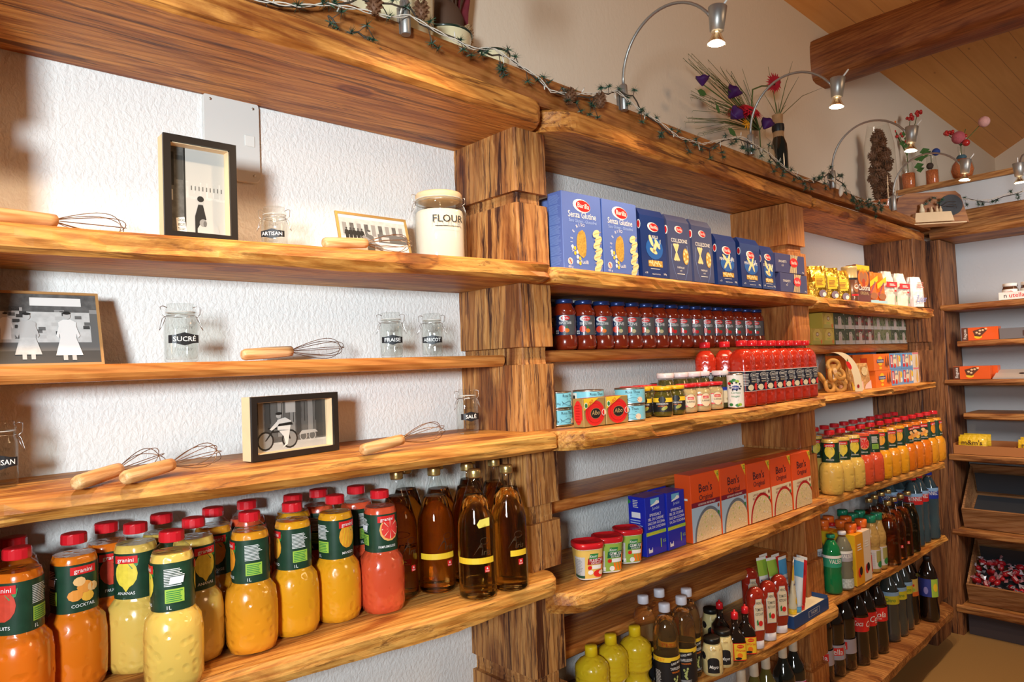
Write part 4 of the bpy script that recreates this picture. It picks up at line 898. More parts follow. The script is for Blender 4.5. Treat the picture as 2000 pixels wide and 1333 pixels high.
sauce('sc_nap', 'NAPOLETANA', 'o'); sauce('sc_oli', 'OLIVE', 'g'); sauce('sc_arr', 'ARRABBIATA', 'c')
cx = [1107, 1145, 1180, 1210, 1239, 1268, 1295, 1321, 1346, 1368, 1387, 1404, 1420, 1436, 1452, 1466]; SY = -.128
for i, px in enumerate(cx):
    x = xat(px+1, 640, SY-.01); k = 'sc_nap' if i < 3 else ('sc_oli' if i < 7 else 'sc_arr')
    p = Vector((x, SY, 1.5458)); place(k, 'sauce_jar', ORD[i]+' tomato sauce jar from the left, front row, '+('lettered NAPOLETANA' if i < 3 else 'garlic on label' if i < 7 else 'chilli on label'), 'sauce jar', p, face(p, 4+rnd.uniform(-5, 12)), 'tomato sauce jars on the narrow shelf')
for i in range(14):
    p = Vector((1.475+i*.074, -.052, 1.5458)); place('sc_arr' if i > 6 else 'sc_oli', 'sauce_jar', ORD[i]+' tomato sauce jar from the left in the shaded back row by the wall', 'sauce jar', p, face(p, rnd.uniform(-30, 30)), 'tomato sauce jars in the back row')

# ------------------------------------------------------------------ tins and jars on the board below
T4 = 1.3425
KRAFT = P('kraft_gold_card', (.45, .30, .10), .4, .3)
b = MB(); w_, d_, h_ = .088, .034, .072; b.box((-w_/2, 0, 0), (w_/2, d_, h_), KRAFT, bev=.0008); S = flat(); L = flat((-w_/2, 0, 0), (0, -1, 0), (0, 0, 1), (-1, 0, 0)); Tp = flat((0, 0, h_), (1, 0, 0), (0, 1, 0), (0, 0, 1))
b.ell(S, .002, .033, .0395, .0325, RED, .0006, 24); b.ell(S, .002, .033, .0315, .0255, P('thin_dark_red', (.5, .01, .01), .4), .0008, 24); b.ell(S, .002, .033, .0305, .0245, RED, .0010, 24)
b.ell(S, .004, .032, .0215, .0140, P('gold_line', (.6, .42, .15), .4, .5), .0012, 18); b.ell(S, .004, .032, .0205, .0130, BLK, .0014, 18); b.text(S, 'Albo', .003, .0285, .012, P('gold_letters', (.65, .48, .22), .4, .3), .0018, shear=.2)
b.poly(S, [(-.044, .049), (-.044, .072), (.012, .072), (-.010, .072)][:2]+[(.018, .072), (-.044, .040)][:1]+[(-.044, .041)], YEL, .0020); b.poly(S, [(-.0438, .042), (.012, .0718), (-.012, .0718), (-.0438, .056)], YEL, .0021)
b.text(S, 'ALBO', -.018, .0555, .0085, RED, .0024, rot=.52); b.ell(S, -.036, .054, .007, .008, WHT, .0024, 10); b.ell(S, -.036, .054, .005, .006, GRN, .0026, 10)
b.ell(S, .037, .033, .009, .0085, WHT, .0018, 12); b.ell(S, .037, .033, .0075, .007, RED, .0022, 12); b.rect(S, .038, .027, .044, .039, CREAM, .0024)
b.ell(L, -.017, .036, .013, .031, RED, .0006, 16); b.rect(L, -.030, .018, -.004, .054, RED, .0007); b.lines(L, -.025, -.010, .012, .060, 7, P('thin_dark_red', (.5, .01, .01), .4), .001); b.rect(Tp, -.03, .008, .03, .026, RED, .0006)
define('tuna_box', [('carton', b)])
SKY = P('tin_sky_blue', (.22, .60, .74), .35, coat=.4); TEAL = P('tin_teal', (.03, .20, .20), .35, coat=.4); TIN = P('bare_tin', (.60, .58, .54), .3, 1)
def tin(key, r, h, m, kind):
    b = MB().lathe([(r*.97, 0), (r+.0008, .001), (r, .003), (r, h-.003), (r+.0008, h-.001), (r*.98, h), (r*.94, h-.0015), (.001, h-.0015)], TIN, 30)
    l = MB().lathe([(r+.0004, .004), (r+.0004, h-.004)], m, 30, caps=False); S = cyl(r+.0006)
    if kind:
        l.text(S, 'Rosa Thon', .014, h*.68, .0075, BLK, wmax=.04); l.lines(S, .006, .030, h*.56, h*.60, 1, BLK)
        pts = [(-.004, h*.30), (.004, h*.30+.003), (.016, h*.30+.0065), (.026, h*.30+.003), (.030, h*.30), (.024, h*.30-.004), (.014, h*.30-.006), (.003, h*.30-.002)]
        for i in range(len(pts)): l.tube([S(*pts[i], .0006), S(*pts[(i+1) % len(pts)], .0006)], .0004, BLK, 4)
        l.poly(S, [(-.010, h*.30+.008), (-.004, h*.30+.001), (-.010, h*.30-.007), (-.006, h*.30)], BLK, .0008)
        l.ell(S, .034, h*.28, .009, .008, P('salmon_pink_print', (.85, .62, .45), .5), .0006, 10); l.rect(S, -.075, h*.15, -.045, h*.85, WHT, .0004, 4); l.rect(S, -.064, h*.4, -.052, h*.7, BLK, .0006, 3)
        l.text(S, '155g', -.020, h*.25, .005, BLK)
    define(key, [('tin_can', b), ('paper_label', l)])
tin('tin_tuna', .042, .0445, SKY, 1); tin('tin_teal', .042, .044, TEAL, 1); tin('tin_blue', .036, .030, P('tin_blue', (.10, .22, .40), .35, coat=.4), 0)
p = at(1142, 837, z=T4); a0 = R(-3)
place('tuna_box', 'tuna_box', 'red and gold tinned fish box at the left, its red end showing', 'box', (p.x+.044, p.y+.004, T4+.0016), R(3)); 
place('tuna_box', 'tuna_box', 'red and gold tinned fish box, right-hand of the pair', 'box', (p.x+.135, p.y+.004, T4+.0016), R(-1))
q = at(1261, 822, z=T4)
for i, (x, y, n_, k, lab) in enumerate([(q.x-.010, q.y+.045, 2, 'tin_tuna', 'sky blue tuna tin beside the pickle jars'), (q.x-.125, q.y+.095, 2, 'tin_tuna', 'sky blue tuna tin behind the right-hand red box'), (q.x-.228, q.y+.13, 2, 'tin_tuna', 'blue tuna tin behind the left-hand red box'), (q.x-.315, q.y+.165, 2, 'tin_teal', 'dark teal tin in shade next to the weathered post')]):
    for j in range(n_): 
        pp = Vector((x+.002*j, y, T4+.001+j*.0453)); place(k, 'tuna_tin', lab+(', top of its stack' if j else ', bottom of its stack'), 'tin', pp, face(pp, -14+8*j+i*20), 'stacked tuna tins')
YL = P('yellow_twist_lid', (.82, .45, .01), .3, coat=.3); RL = REDCAP; WL = P('white_lid', (.72, .70, .74), .3, coat=.3)
PICK = juice('pickle_green', (.10, .085, .012), .2); ONI = juice('pickled_onion', (.62, .46, .22), .2); CAP_ = juice('caper_green', (.085, .07, .015), .2)
def smalljar(key, r, h, content, lidm, lab):
    b = MB().lathe([(r*.8, 0), (r*.96, .003), (r, .009), (r, h*.66), (r*.93, h*.75), (r*.84, h*.80), (r*.84, h*.83)], content, 20)
    g = MB().lathe([(r+.0006, .004), (r+.0006, h*.66), (r*.94, h*.755), (r*.85, h*.805), (r*.85, h*.87)], GLASS, 20, caps=False)
    c = MB().lathe([(r*.93, h*.872), (r*.97, h*.885), (r*.97, h*.985), (r*.90, h), (.002, h*.995)], lidm, 24)
    l = MB(); S = cyl(r+.0010)
    if lab == 'pickle':
        l.rect(S, -.034, .014, .034, h*.62, BLK, .0002, 12); l.rect(S, -.034, h*.48, .034, h*.62, YEL, .0006, 12); l.ell(S, .0, h*.56, .011, .009, BLK, .0009, 12); l.text(S, 'CORNICHONS', 0, h*.40, .0045, WHT, .0010, wmax=.034); l.text(S, 'EXTRA FINS', 0, h*.33, .0035, ORG, .0010, wmax=.028); l.ell(S, .006, .024, .010, .005, P('gherkin', (.30, .34, .06), .4), .0010, 10, rot=.5)
    elif lab == 'onion':
        l.rect(S, -.040, .018, .020, h*.60, WHT, .0002, 12); l.rect(S, -.040, .018, .020, .023, RED, .0006, 12); l.rect(S, -.040, h*.56, .020, h*.60, RED, .0006, 12)
        l.ell(S, .006, .036, .017, .021, BLK, .0009, 16); l.ell(S, .006, .036, .0165, .0205, CREAM, .0011, 16); l.rect(S, -.004, .040, .016, .048, RED, .0014, 3); l.text(S, 'HERO', .006, .0415, .0045, WHT, .0018); l.text(S, 'SURFINES', .006, .031, .005, BLK, .0014, wmax=.026)
    else:
        l.rect(S, -.030, .018, .030, h*.52, P('pale_blue_paper', (.42, .50, .62), .5), .0002, 12); l.rect(S, -.030, h*.48, .030, h*.56, BLUE, .0005, 12); l.rect(S, .002, .018, .028, h*.46, CREAM, .0008, 6); l.ell(S, .02, .030, .007, .006, P('caper_print', (.35, .28, .12), .5), .0011, 8)
    define(key, [('jar', b), ('glass', g), ('lid', c), ('label', l)])
smalljar('j_pick', .0285, .086, PICK, YL, 'pickle'); smalljar('j_onion', .0325, .088, ONI, RL, 'onion'); smalljar('j_caper', .0275, .122, CAP_, WL, 'caper')
def put(key, name, lab, cat, px, py, z, r, d=0, group=None, tilt=(0, 0)):
    """stand a round thing with its nearest base point at a pixel of the shelf top"""
    q = at(px, py, z=z); v = Vector((q.x-CAMP.x, q.y-CAMP.y, 0)).normalized(); p = q+v*r; p.z = z+.0012
    return place(key, name, lab, cat, p, face(p, d), group, tilt)
put('j_pick', 'pickle_jar', 'gherkin jar with yellow lid right of the blue tuna tins', 'jar', 1296, 815, T4, .028, -4); put('j_pick', 'pickle_jar', 'gherkin jar with yellow lid, next to the red-lidded onion jars', 'jar', 1321, 811, T4, .028, 4)
put('j_onion', 'pickle_jar', 'red-lidded onion jar half hidden behind the second gherkin jar', 'jar', 1342, 808, T4, .032, 12); put('j_onion', 'pickle_jar', 'red-lidded onion jar in front of the capers, middle of three', 'jar', 1369, 805, T4, .032, 20); put('j_onion', 'pickle_jar', 'red-lidded onion jar, rightmost of three', 'jar', 1397, 801, T4, .032, 14)
for i, (x, y) in enumerate(((1.66, -.262), (1.735, -.262))): place('j_pick', 'pickle_jar', ('left' if not i else 'right')+' gherkin jar with yellow lid in the second row behind the tuna tins', 'jar', (x, y, T4+.0012), R(-40))
for i in range(3): place('j_onion', 'pickle_jar', ORD[i]+' red-lidded jar from the left in the row close to the wall', 'jar', (1.66+i*.08, -.185, T4+.0012), R(-40), 'red-lidded jars by the wall')
for i, px in enumerate((1316, 1340, 1365, 1389)):
    p = Vector((xat(px, 740, -.235), -.235, T4+.0012)); place('j_caper', 'caper_jar', ORD[i]+' white-lidded jar of capers from the left', 'jar', p, face(p, 10), 'white-lidded caper jars')
put('j_caper', 'caper_jar', 'white-lidded caper jar whose paper label shows beside the white can', 'jar', 1414, 799, T4, .028, 8, 'white-lidded caper jars')
place('tin_blue', 'small_tin', 'low dark blue tin behind the gherkins, next to the first white lid', 'tin', (xat(1291, 740, -.16), -.16, T4+.061), 0); place('tin_blue', 'small_tin', 'low dark blue tin under another tin near the wall', 'tin', (xat(1291, 740, -.16), -.16, T4+.0305), 0); place('tin_blue', 'small_tin', 'lowest dark blue tin of the stack near the wall', 'tin', (xat(1291, 740, -.16), -.16, T4+.0008), 0)
b = MB().lathe([(.0235, 0), (.0255, .001), (.0252, .004), (.0252, .106), (.0258, .109), (.024, .111), (.001, .110)], TIN, 24); l = MB().lathe([(.0256, .004), (.0256, .106)], WHT, 26, caps=False); S = cyl(.0258)
l.ell(S, .004, .066, .0125, .0075, P('navy_oval', (.03, .04, .28), .4), .0008, 14); l.text(S, 'Hero', .004, .063, .007, WHT, .0012); l.text(S, 'Cerises', .004, .047, .007, GRN, .0008, shear=.2, wmax=.03); l.text(S, 'rouges', .002, .036, .007, GRN, .0008, shear=.2); l.lines(S, -.016, .02, .022, .032, 3, GRYL)
for a, v, m in ((-.010, .085, GRN), (.0, .090, GRN), (.010, .086, LIME), (-.016, .080, RED), (.008, .010, GRN), (.016, .012, LIME), (-.012, .012, GRN)): l.ell(S, a, v, .007, .005, m, .0007+abs(a)*.01, 8)
for k in range(9): a = k*.7; l.ell(S, .004+.018*math.cos(a), .070+.012*math.sin(a), .003, .003, BLK, .0009, 6)
define('hero_can', [('tin_can', b), ('paper_label', l)]); put('hero_can', 'food_can', 'tall slim white can with a navy oval, beside the dark-labelled red bottles', 'can', 1438, 799, T4, .025, -8)

# square bottles of tomato passata
PAS = juice('passata', (.50, .028, .010), .2)
b = MB().lathe([(.028, 0), (.033, .003), (.0345, .010), (.0335, .022), (.0345, .030), (.034, .040), (.0345, .048), (.0345, .118), (.0335, .124), (.0345, .130), (.0333, .136), (.0345, .142), (.034, .160), (.028, .176), (.0175, .189)], PAS, 24, 4.2)
g = MB().lathe([(.0177, .1892), (.0150, .194), (.0150, .202)], PET, 18, caps=False)
c = MB().lathe([(.0175, .199), (.0180, .200), (.0178, .2165), (.0165, .218), (.002, .2178)], REDCAP, 22)
DKN = P('dark_navy_label', (.012, .016, .035), .4, coat=.2); l = MB(); l.lathe([(.0349, .050), (.0349, .116)], DKN, 28, 4.2, caps=False); S = cyl(.0351, z0=.050, sq=4.2)
l.rect(S, -.10, .0645, .10, .0662, WHT, .0006, 30); l.ell(S, .006, .052, .0165, .0085, WHT, .0006, 14); l.ell(S, .006, .052, .0155, .0075, DKN, .0009, 14); l.text(S, 'CIRIO', .006, .0487, .007, WHT, .0012, wmax=.024); l.text(S, 'Passata', .006, .037, .0055, WHT, .0008, wmax=.022); l.text(S, 'VERACE', .006, .029, .0045, CREAM, .0008)
l.ell(S, -.008, .012, .013, .010, P('cream_pasta_print', (.72, .66, .48), .5), .0006, 12); l.ell(S, .017, .014, .009, .012, RED, .0009, 12); l.rect(S, -.03, 0, .03, .0012, WHT, .0006, 8); l.lines(S, -.034, -.014, .020, .060, 8, GRYL, .0006, 2, 3)
define('passata', [('bottle', b), ('neck', g), ('cap', c), ('label', l)])
for i, px in enumerate((1447, 1470, 1488, 1505, 1522, 1541, 1558, 1571)):
    yy = -.302+.036*i/7; p = Vector((xat(1448, 672, -.302)+i*.0757, yy, T4+.0014)); place('passata', 'passata_bottle', ORD[i]+' red tomato bottle with navy label, counted from the white can', 'bottle', p, R(-8+rnd.uniform(-3, 3)), 'passata bottles on the tin shelf')
for i, px in enumerate((1409, 1431)):
    p = Vector((xat(px, 700, -.255), -.225, T4+.0014)); place('passata', 'passata_bottle', ('left' if not i else 'right')+' of the two shaded tomato bottles in the second row', 'bottle', p, face(p, 0), 'passata bottles on the tin shelf')

# ------------------------------------------------------------------ stock tubs, salt, rice
T5 = .9435
def tub(key, base, band, word, pic):
    h = .092; b = MB()
    b.lathe([(.0300, 0), (.0312, .002), (.0375, h-.012)], WHT, 28, 3.4); l = MB(); l.lathe([(.0318, .004), (.0377, h-.014)], base, 28, 3.4, caps=False)
    def S(u, v, off): r = .0318+(.0059)*(v/(h-.018))+.0003; return cyl(r, sq=3.4, z0=.004)(u, v, off)
    c = MB().lathe([(.0385, h-.013), (.0400, h-.012), (.0405, h-.004), (.0390, h+.001), (.0330, h+.0025), (.0320, h+.0005), (.001, h+.0005)], REDCAP, 30, 3.4)
    l.rect(S, -.012, .036, .034, .053, band, .0004, 8, slant=.002); l.rect(S, -.008, .050, .014, .064, GRN, .0006, 5, slant=.003); l.text(S, 'Knorr', .003, .054, .0075, WHT, .0010, shear=.2, wmax=.019); l.text(S, word, .010, .043, .0085, WHT, .0010, wmax=.032); l.text(S, 'EXTRAIT', .010, .037, .0045, WHT, .0010, wmax=.026)
    l.rect(S, .000, .024, .026, .034, WHT, .0006, 5); l.ell(S, -.006, .028, .0055, .0055, RED, .0010, 8)
    if pic == 'veg':
        for k in range(3): l.poly(S, [(.006+k*.008, .002), (.012+k*.008, .002), (.009+k*.007, .024), (.004+k*.007, .022)], ORG, .0010+k*.0002)
        l.ell(S, .0, .008, .007, .007, WHT, .0012, 10); l.ell(S, .034, .030, .009, .024, ORG, .0007, 12); l.rect(S, -.024, .002, -.016, .012, WHT, .0006, 3)
    else:
        l.ell(S, .018, .012, .015, .010, RED, .0008, 12); l.ell(S, -.004, .016, .007, .006, WHT, .0010, 10); l.ell(S, .032, .022, .009, .018, ORG, .0007, 12); l.ell(S, .024, .014, .008, .006, CREAM, .0012, 10)
    l.rect(S, -.052, .004, -.018, .056, GRYL, .0004, 6); l.lines(S, -.050, -.022, .010, .052, 10, P('grey_small_print', (.32, .32, .33), .5), .0008, 6, 4); l.rect(S, -.052, 0.001, -.018, .008, P('dark_green_print', (.01, .07, .04), .4), .0007, 6)
    define(key, [('tub', b), ('lid', c), ('printed_sleeve', l)])
tub('tub_meat', P('tub_yellow', (.80, .52, .12), .4), P('tub_maroon', (.42, .015, .02), .4), 'FLEISCH', 'meat'); tub('tub_veg', P('tub_green', (.30, .46, .07), .4), P('tub_dark_green', (.01, .12, .05), .4), 'GEMÜSE', 'veg')
put('tub_meat', 'stock_tub', 'red-lidded yellow stock tub with a maroon band, nearest the post', 'tub', 1150, 1135, T5, .033, 18); put('tub_veg', 'stock_tub', 'red-lidded green vegetable stock tub, middle of the three tubs', 'tub', 1188, 1121, T5, .033, 18); put('tub_veg', 'stock_tub', 'red-lidded green vegetable stock tub touching the blue salt box', 'tub', 1228, 1103, T5, .033, 18)
SALTB = P('salt_box_blue', (.012, .025, .42), .38, coat=.3); w_, d_, h_ = .092, .062, .168
b = MB().box((-w_/2, 0, 0), (w_/2, d_, h_), SALTB, bev=.001); S = flat(); L = flat((-w_/2, 0, 0), (0, -1, 0), (0, 0, 1), (-1, 0, 0))
b.rect(S, -.022, .146, .018, .162, P('sky_print', (.16, .45, .65), .4), .0006); b.poly(S, [(-.022, .140), (.018, .146), (.018, .152), (.006, .156), (-.006, .148), (-.022, .144)], WHT, .0009); b.text(S, 'JuraSel', .002, .130, .0085, P('pale_steel_print', (.45, .55, .75), .4), wmax=.034)
for i, t in enumerate(('SPEISESALZ', 'SEL DE CUISINE', 'SALE DA CUCINA', 'SAL DA CUSCHINA')): b.text(S, t, -.002+.002*i, .112-.0118*i, .0078, WHT, .0008, wmax=(.058, .072, .078, .080)[i])
b.rect(S, -.046, .058, .046, .068, LIME, .0006); b.lines(S, -.04, .03, .060, .067, 2, YEL, .0009); b.text(S, '1', .020, .018, .026, LIME, .0008); b.text(S, 'KG', .036, .030, .009, LIME, .0008, wmax=.013); b.rect(S, -.038, .010, -.020, .024, WHT, .0006); b.ell(S, -.029, .022, .007, .004, SALTB, .0009, 8)
b.poly(L, [(-.062, .145), (-.050, .153), (-.062, .161)], GRN, .0006); b.lines(L, -.044, -.024, .138, .162, 5, GRYL); b.rect(L, -.050, .108, -.018, .124, STICK, .0006); b.lines(L, -.055, -.01, .085, .106, 3, LBL)
define('salt_box', [('carton', b)])
p = at(1265, 1091, z=T5); q = at(1305, 1077, z=T5); place('salt_box', 'salt_box', 'blue 1 KG salt box, nearer to the stock tubs', 'box', (p.x+.046, p.y, T5+.0014), R(-1)); place('salt_box', 'salt_box', 'blue 1 KG salt box, next to the orange rice box', 'box', (p.x+.046+.096, p.y-.004, T5+.0014), R(1))
place('salt_box', 'salt_box', 'blue salt box standing behind the front pair', 'box', (p.x+.16, p.y+.075, T5+.0014), 0)
RICEO = P('rice_orange_red', (.80, .085, .012), .38, coat=.2); PALEB = P('rice_pale_blue', (.42, .58, .72), .42); RICE = P('rice_grain_print', (.78, .60, .34), .5, var=.35, bscale=260); DKB = P('dark_lettering', (.02, .012, .03), .5)
def rice(key, w_, h_, body, ring, words):
    b = MB().box((-w_/2, 0, 0), (w_/2, .058, h_), RICEO, bev=.001); S = flat(); vm = h_*.52; hw = w_/2-.001
    b.rect(S, -hw, .001, hw, vm, body, .0004)
    b.poly(S, [(hw, h_-.001), (hw-.026, h_-.001), (hw, h_-.040)][::-1], YEL, .0006); b.lines(S, hw-.012, hw-.001, h_-.018, h_-.004, 3, GRN, .0009)
    b.text(S, "Ben's", .0, h_*.72, .026, DKB, .0008, wmax=w_*.50); b.text(S, 'Original', .002, h_*.60, .017, DKB, .0008, wmax=w_*.52)
    if words:
        b.text(S, words[0], .0, vm-.016, .0080, P('brown_lettering', (.30, .06, .02), .5), .0008, wmax=w_*.72); b.text(S, words[1], .0, vm-.028, .0080, P('brown_lettering', (.30, .06, .02), .5), .0008, wmax=w_*.72)
    else:
        b.rect(S, -hw, vm-.002, hw, vm+.013, P('rice_maroon', (.22, .01, .03), .4), .0008); b.text(S, 'LOOSE RICE / RIZ EN VRAC', .004, vm+.002, .006, WHT, .0012, wmax=w_*.6)
    cx_, cz_, rr = .014, .000, w_*.52
    n_ = 22; fan = lambda r_, of: [S(max(-hw, min(hw, cx_+r_*math.cos(math.pi*k/n_))), max(.0012, cz_+r_*1.22*math.sin(math.pi*k/n_)), of) for k in range(n_+1)]
    b.add(fan(rr, .0008), [tuple(range(n_+1))], ring); b.add(fan(rr*.90, .0011), [tuple(range(n_+1))], RICE)
    q = random.Random(5)
    for i in range(60):
        a = math.pi*(.05+.9*q.random()); r_ = rr*.88*math.sqrt(q.random()); u, v = cx_+r_*math.cos(a), cz_+r_*1.2*math.sin(a)
        if abs(u) < hw-.006 and v > .004: b.ell(S, u, v, .0048, .0013, (CREAM, WHT, PASTAL, LIME)[0 if q.random() < .6 else q.choice((1, 2, 3))], .0014+i*.00002, 6, rot=q.random()*3)
    b.ell(S, hw-.010, vm-.012, .0055, .0065, P('brown_lettering', (.30, .06, .02), .5), .0010, 10); b.ell(S, hw-.010, vm-.034, .0055, .0065, GRN, .0010, 10)
    Lf = flat((-w_/2, 0, 0), (0, -1, 0), (0, 0, 1), (-1, 0, 0)); b.rect(Lf, -.045, h_*.62, -.012, h_*.65, WHT, .0006)
    define(key, [('carton', b)])
rice('rice_blue', .158, .206, PALEB, P('plate_rim', (.15, .18, .22), .4), None); rice('rice_cream', .148, .200, CREAM, P('bowl_red', (.50, .01, .015), .35), ('LANGKORN-REIS', 'RIZ LONG GRAIN'))
x = at(1342, 1062, z=T5).x; y = -.270
for i, (k, dx, lab) in enumerate((('rice_blue', .080, 'pale blue and orange rice box next to the salt'), ('rice_blue', .242, 'pale blue and orange rice box, second from the salt'), ('rice_cream', .402, 'cream and orange long grain rice box, left of three'), ('rice_cream', .556, 'cream and orange long grain rice box, middle of three'), ('rice_cream', .710, 'cream and orange long grain rice box, right of three beside the smooth post'))):
    place(k, 'rice_box', lab, 'rice box', (x+dx, y+.0-.002*i, T5+.0014), R((-.6, .6, -1, .4, .2)[i]), 'rice boxes')

# ------------------------------------------------------------------ low shelf: lemon, vinegar, mayonnaise, seasoning, ketchup
T6 = .5485
LEM = juice('lemon_yellow', (.72, .50, .015), .28); LEMC = P('lemon_cap', (.80, .55, .01), .4)
prof = [(.030, 0), (.040, .004), (.044, .012), (.044, .040), (.036, .052), (.034, .066), (.040, .078)]
for k in range(4): z = .084+k*.012; prof += [(.0455, z), (.0462, z+.004), (.0445, z+.0085)]
prof += [(.0462, .135), (.044, .146), (.034, .158), (.020, .166), (.0155, .169)]
b = MB().lathe(prof, LEM, 26); c = MB().lathe([(.0158, .170), (.0172, .1705), (.0168, .193), (.0155, .196), (.002, .196)], LEMC, 22); l = MB().lathe([(.0446, .014), (.0446, .038)], WHT, 26, caps=False)
define('lemon', [('bottle', b), ('cap', c), ('label', l)])
for (px, py), lab in zip(((1154, 1262), (1192, 1240), (1239, 1224)), ('yellow lemon juice bottle nearest the weathered post', 'yellow lemon juice bottle, middle of three', 'yellow lemon juice bottle beside the vinegar')):
    p = at(px, py, z=T6+.196); p.z = T6+.0012; place('lemon', 'lemon_juice_bottle', lab, 'bottle', p, 0, 'yellow lemon juice bottles')
VIN = P('vinegar_amber', (.98, .66, .32), .02, trans=.97, ior=1.33)
b = MB().lathe([(.028, 0), (.035, .003), (.0365, .012), (.0365, .118), (.0350, .124), (.0365, .130), (.0372, .150), (.036, .175), (.031, .200), (.022, .219)], VIN, 26)
g = MB().lathe([(.0222, .2192), (.0165, .226), (.0135, .231), (.0135, .238)], PET, 20, caps=False); g.lathe([(.0376, .125), (.0378, .150), (.0366, .176), (.0316, .201), (.0226, .2195)], PET, 24, caps=False)
c = MB().lathe([(.0155, .235), (.0165, .236), (.0162, .256), (.0148, .258), (.002, .2578)], P('white_bottle_cap', (.72, .72, .80), .4), 22)
l = MB().lathe([(.0369, .020), (.0369, .118)], BLK, 28, caps=False); S = cyl(.0371, z0=.020)
l.rect(S, -.115, .084, .115, .0975, YEL, .0004, 24); l.text(S, 'AZIT', -.030, .087, .0075, ORG, .0008); l.rect(S, -.006, .074, .034, .088, BLK, .0008, 6, slant=.004); l.text(S, 'SURED MILD', .015, .078, .006, WHT, .0012, wmax=.032, rot=.15); l.text(S, 'TAFELESSIG', .014, .062, .0075, WHT, .0008, wmax=.036); l.text(S, 'VINAIGRE', .014, .053, .005, ORG, .0008, wmax=.028)
q = random.Random(2)
for k in range(16): l.ell(S, .012+q.uniform(-.006, .006)*(1-k/26), .042-k*.0019, .0030, .0030, P('grape_print', (.42, .48, .16), .5), .0008+k*.00006, 8)
l.lines(S, -.050, -.030, .006, .062, 14, GRYL, .0006, 8, 4); l.lines(S, -.004, .030, .004, .010, 3, GRYL, .0006, 8, 4)
define('vinegar', [('bottle', b), ('neck', g), ('cap', c), ('label', l)])
for px, py, d, lab in ((1297, 1180, 20, 'amber vinegar bottle with white cap furthest forward'), (1330, 1166, -12, 'amber vinegar bottle with white cap, second from the front'), (1356, 1152, 22, 'amber vinegar bottle with white cap, rightmost'), (1255, 1165, 40, 'shaded amber vinegar bottle behind the lemon juice'), (1287, 1152, 60, 'shaded amber vinegar bottle near the wall')):
    p = at(px, py, z=T6+.257); p.z = T6+.0012; place('vinegar', 'vinegar_bottle', lab, 'bottle', p, face(p, d), 'vinegar bottles with white caps')
MAY = juice('mayonnaise', (.72, .60, .28), .25)
b = MB().lathe([(.024, 0), (.029, .003), (.0305, .012), (.0305, .070), (.026, .088), (.022, .094)], MAY, 22); c = MB().lathe([(.0240, .0945), (.0252, .096), (.0252, .108), (.0235, .110), (.002, .1097)], P('black_lid', (.015, .014, .012), .35, .3), 22)
l = MB(); S = cyl(.0309); l.rect(S, -.018, .012, .018, .048, BLK, .0003, 6); l.ell(S, 0, .046, .018, .012, BLK, .0004, 12); l.text(S, 'Mayo', .0, .026, .010, WHT, .0008, shear=.25, wmax=.026); l.ell(S, -.032, .060, .010, .012, BLK, .0004, 8)
l.text(S, 'Colza', 0, .078, .006, GOLD, .0006)
define('mayo', [('jar', b), ('lid', c), ('label', l)])
put('mayo', 'mayonnaise_jar', 'small mayonnaise jar, nearer to the vinegar', 'jar', 1393, 1325, T6, .03, 5); put('mayo', 'mayonnaise_jar', 'small mayonnaise jar, nearer to the red-capped seasoning', 'jar', 1414, 1308, T6, .03, 12); put('mayo', 'mayonnaise_jar', 'dark-lidded jar in shade behind the two mayonnaise jars', 'jar', 1400, 1268, T6, .03, 12)
SOY = P('dark_seasoning', (.012, .006, .004), .08, coat=1)
b = MB().lathe([(.020, 0), (.0265, .002), (.0275, .008), (.0275, .060), (.026, .074), (.014, .092), (.0095, .100), (.0095, .128)], SOY, 24, 5.0); c = MB().lathe([(.0115, .127), (.0120, .1275), (.0112, .145), (.008, .148), (.0035, .149), (.003, .155), (.001, .1555)], REDCAP, 18)
l = MB(); S = cyl(.0279, sq=5.0); l.rect(S, -.052, .006, .052, .060, RED, .0003, 24); l.rect(S, -.012, .009, .024, .058, YEL, .0006, 8); l.ell(S, .006, .050, .010, .006, RED, .0010, 12); l.text(S, 'MAGGI', .006, .0485, .0042, YEL, .0013, wmax=.015); l.text(S, 'Würze', .006, .034, .008, RED, .0010, wmax=.026); l.ell(S, .004, .022, .008, .008, ORG, .0010, 10); l.ell(S, .0, .013, .010, .004, BLK, .0012, 8)
define('seasoning', [('bottle', b), ('cap', c), ('label', l)])
put('seasoning', 'seasoning_bottle', 'dark seasoning bottle with red cap at the shelf edge', 'bottle', 1439, 1296, T6, .028, 14); put('seasoning', 'seasoning_bottle', 'dark seasoning bottle with red cap beside the ketchup', 'bottle', 1459, 1283, T6, .028, 16); put('seasoning', 'seasoning_bottle', 'dark seasoning bottle with red cap, behind in shade', 'bottle', 1409, 1272, T6, .028, 16)
KET = juice('ketchup', (.34, .022, .010), .16)
b = MB().lathe([(.0215, .022), (.0240, .026), (.0285, .048), (.0300, .058), (.0295, .066), (.0310, .080), (.0325, .130), (.0315, .165), (.027, .182), (.016, .193), (.004, .197)], KET, 26, 2.2, sy=.62)
c = MB().lathe([(.0215, 0), (.0225, .001), (.0222, .0235), (.020, .0245)], P('white_flip_cap', (.78, .76, .80), .35), 24, 2.2, sy=.75); l = MB()
def SK(u, v, off): return cyl(.0312, sq=2.2)(u, v, off+.0012) if False else Vector((u*.98, -.0203*math.sqrt(max(.05, 1-(u/.033)**2))-off-.0012, v))
l.poly(SK, [(-.017, .060), (.017, .060), (.018, .140), (.012, .148), (.011, .162), (-.011, .162), (-.012, .148), (-.018, .140)], GRYL, .0004); l.poly(SK, [(-.015, .062), (.015, .062), (.016, .138), (.0105, .146), (.0095, .160), (-.0095, .160), (-.0105, .146), (-.016, .138)], CREAM, .0010)
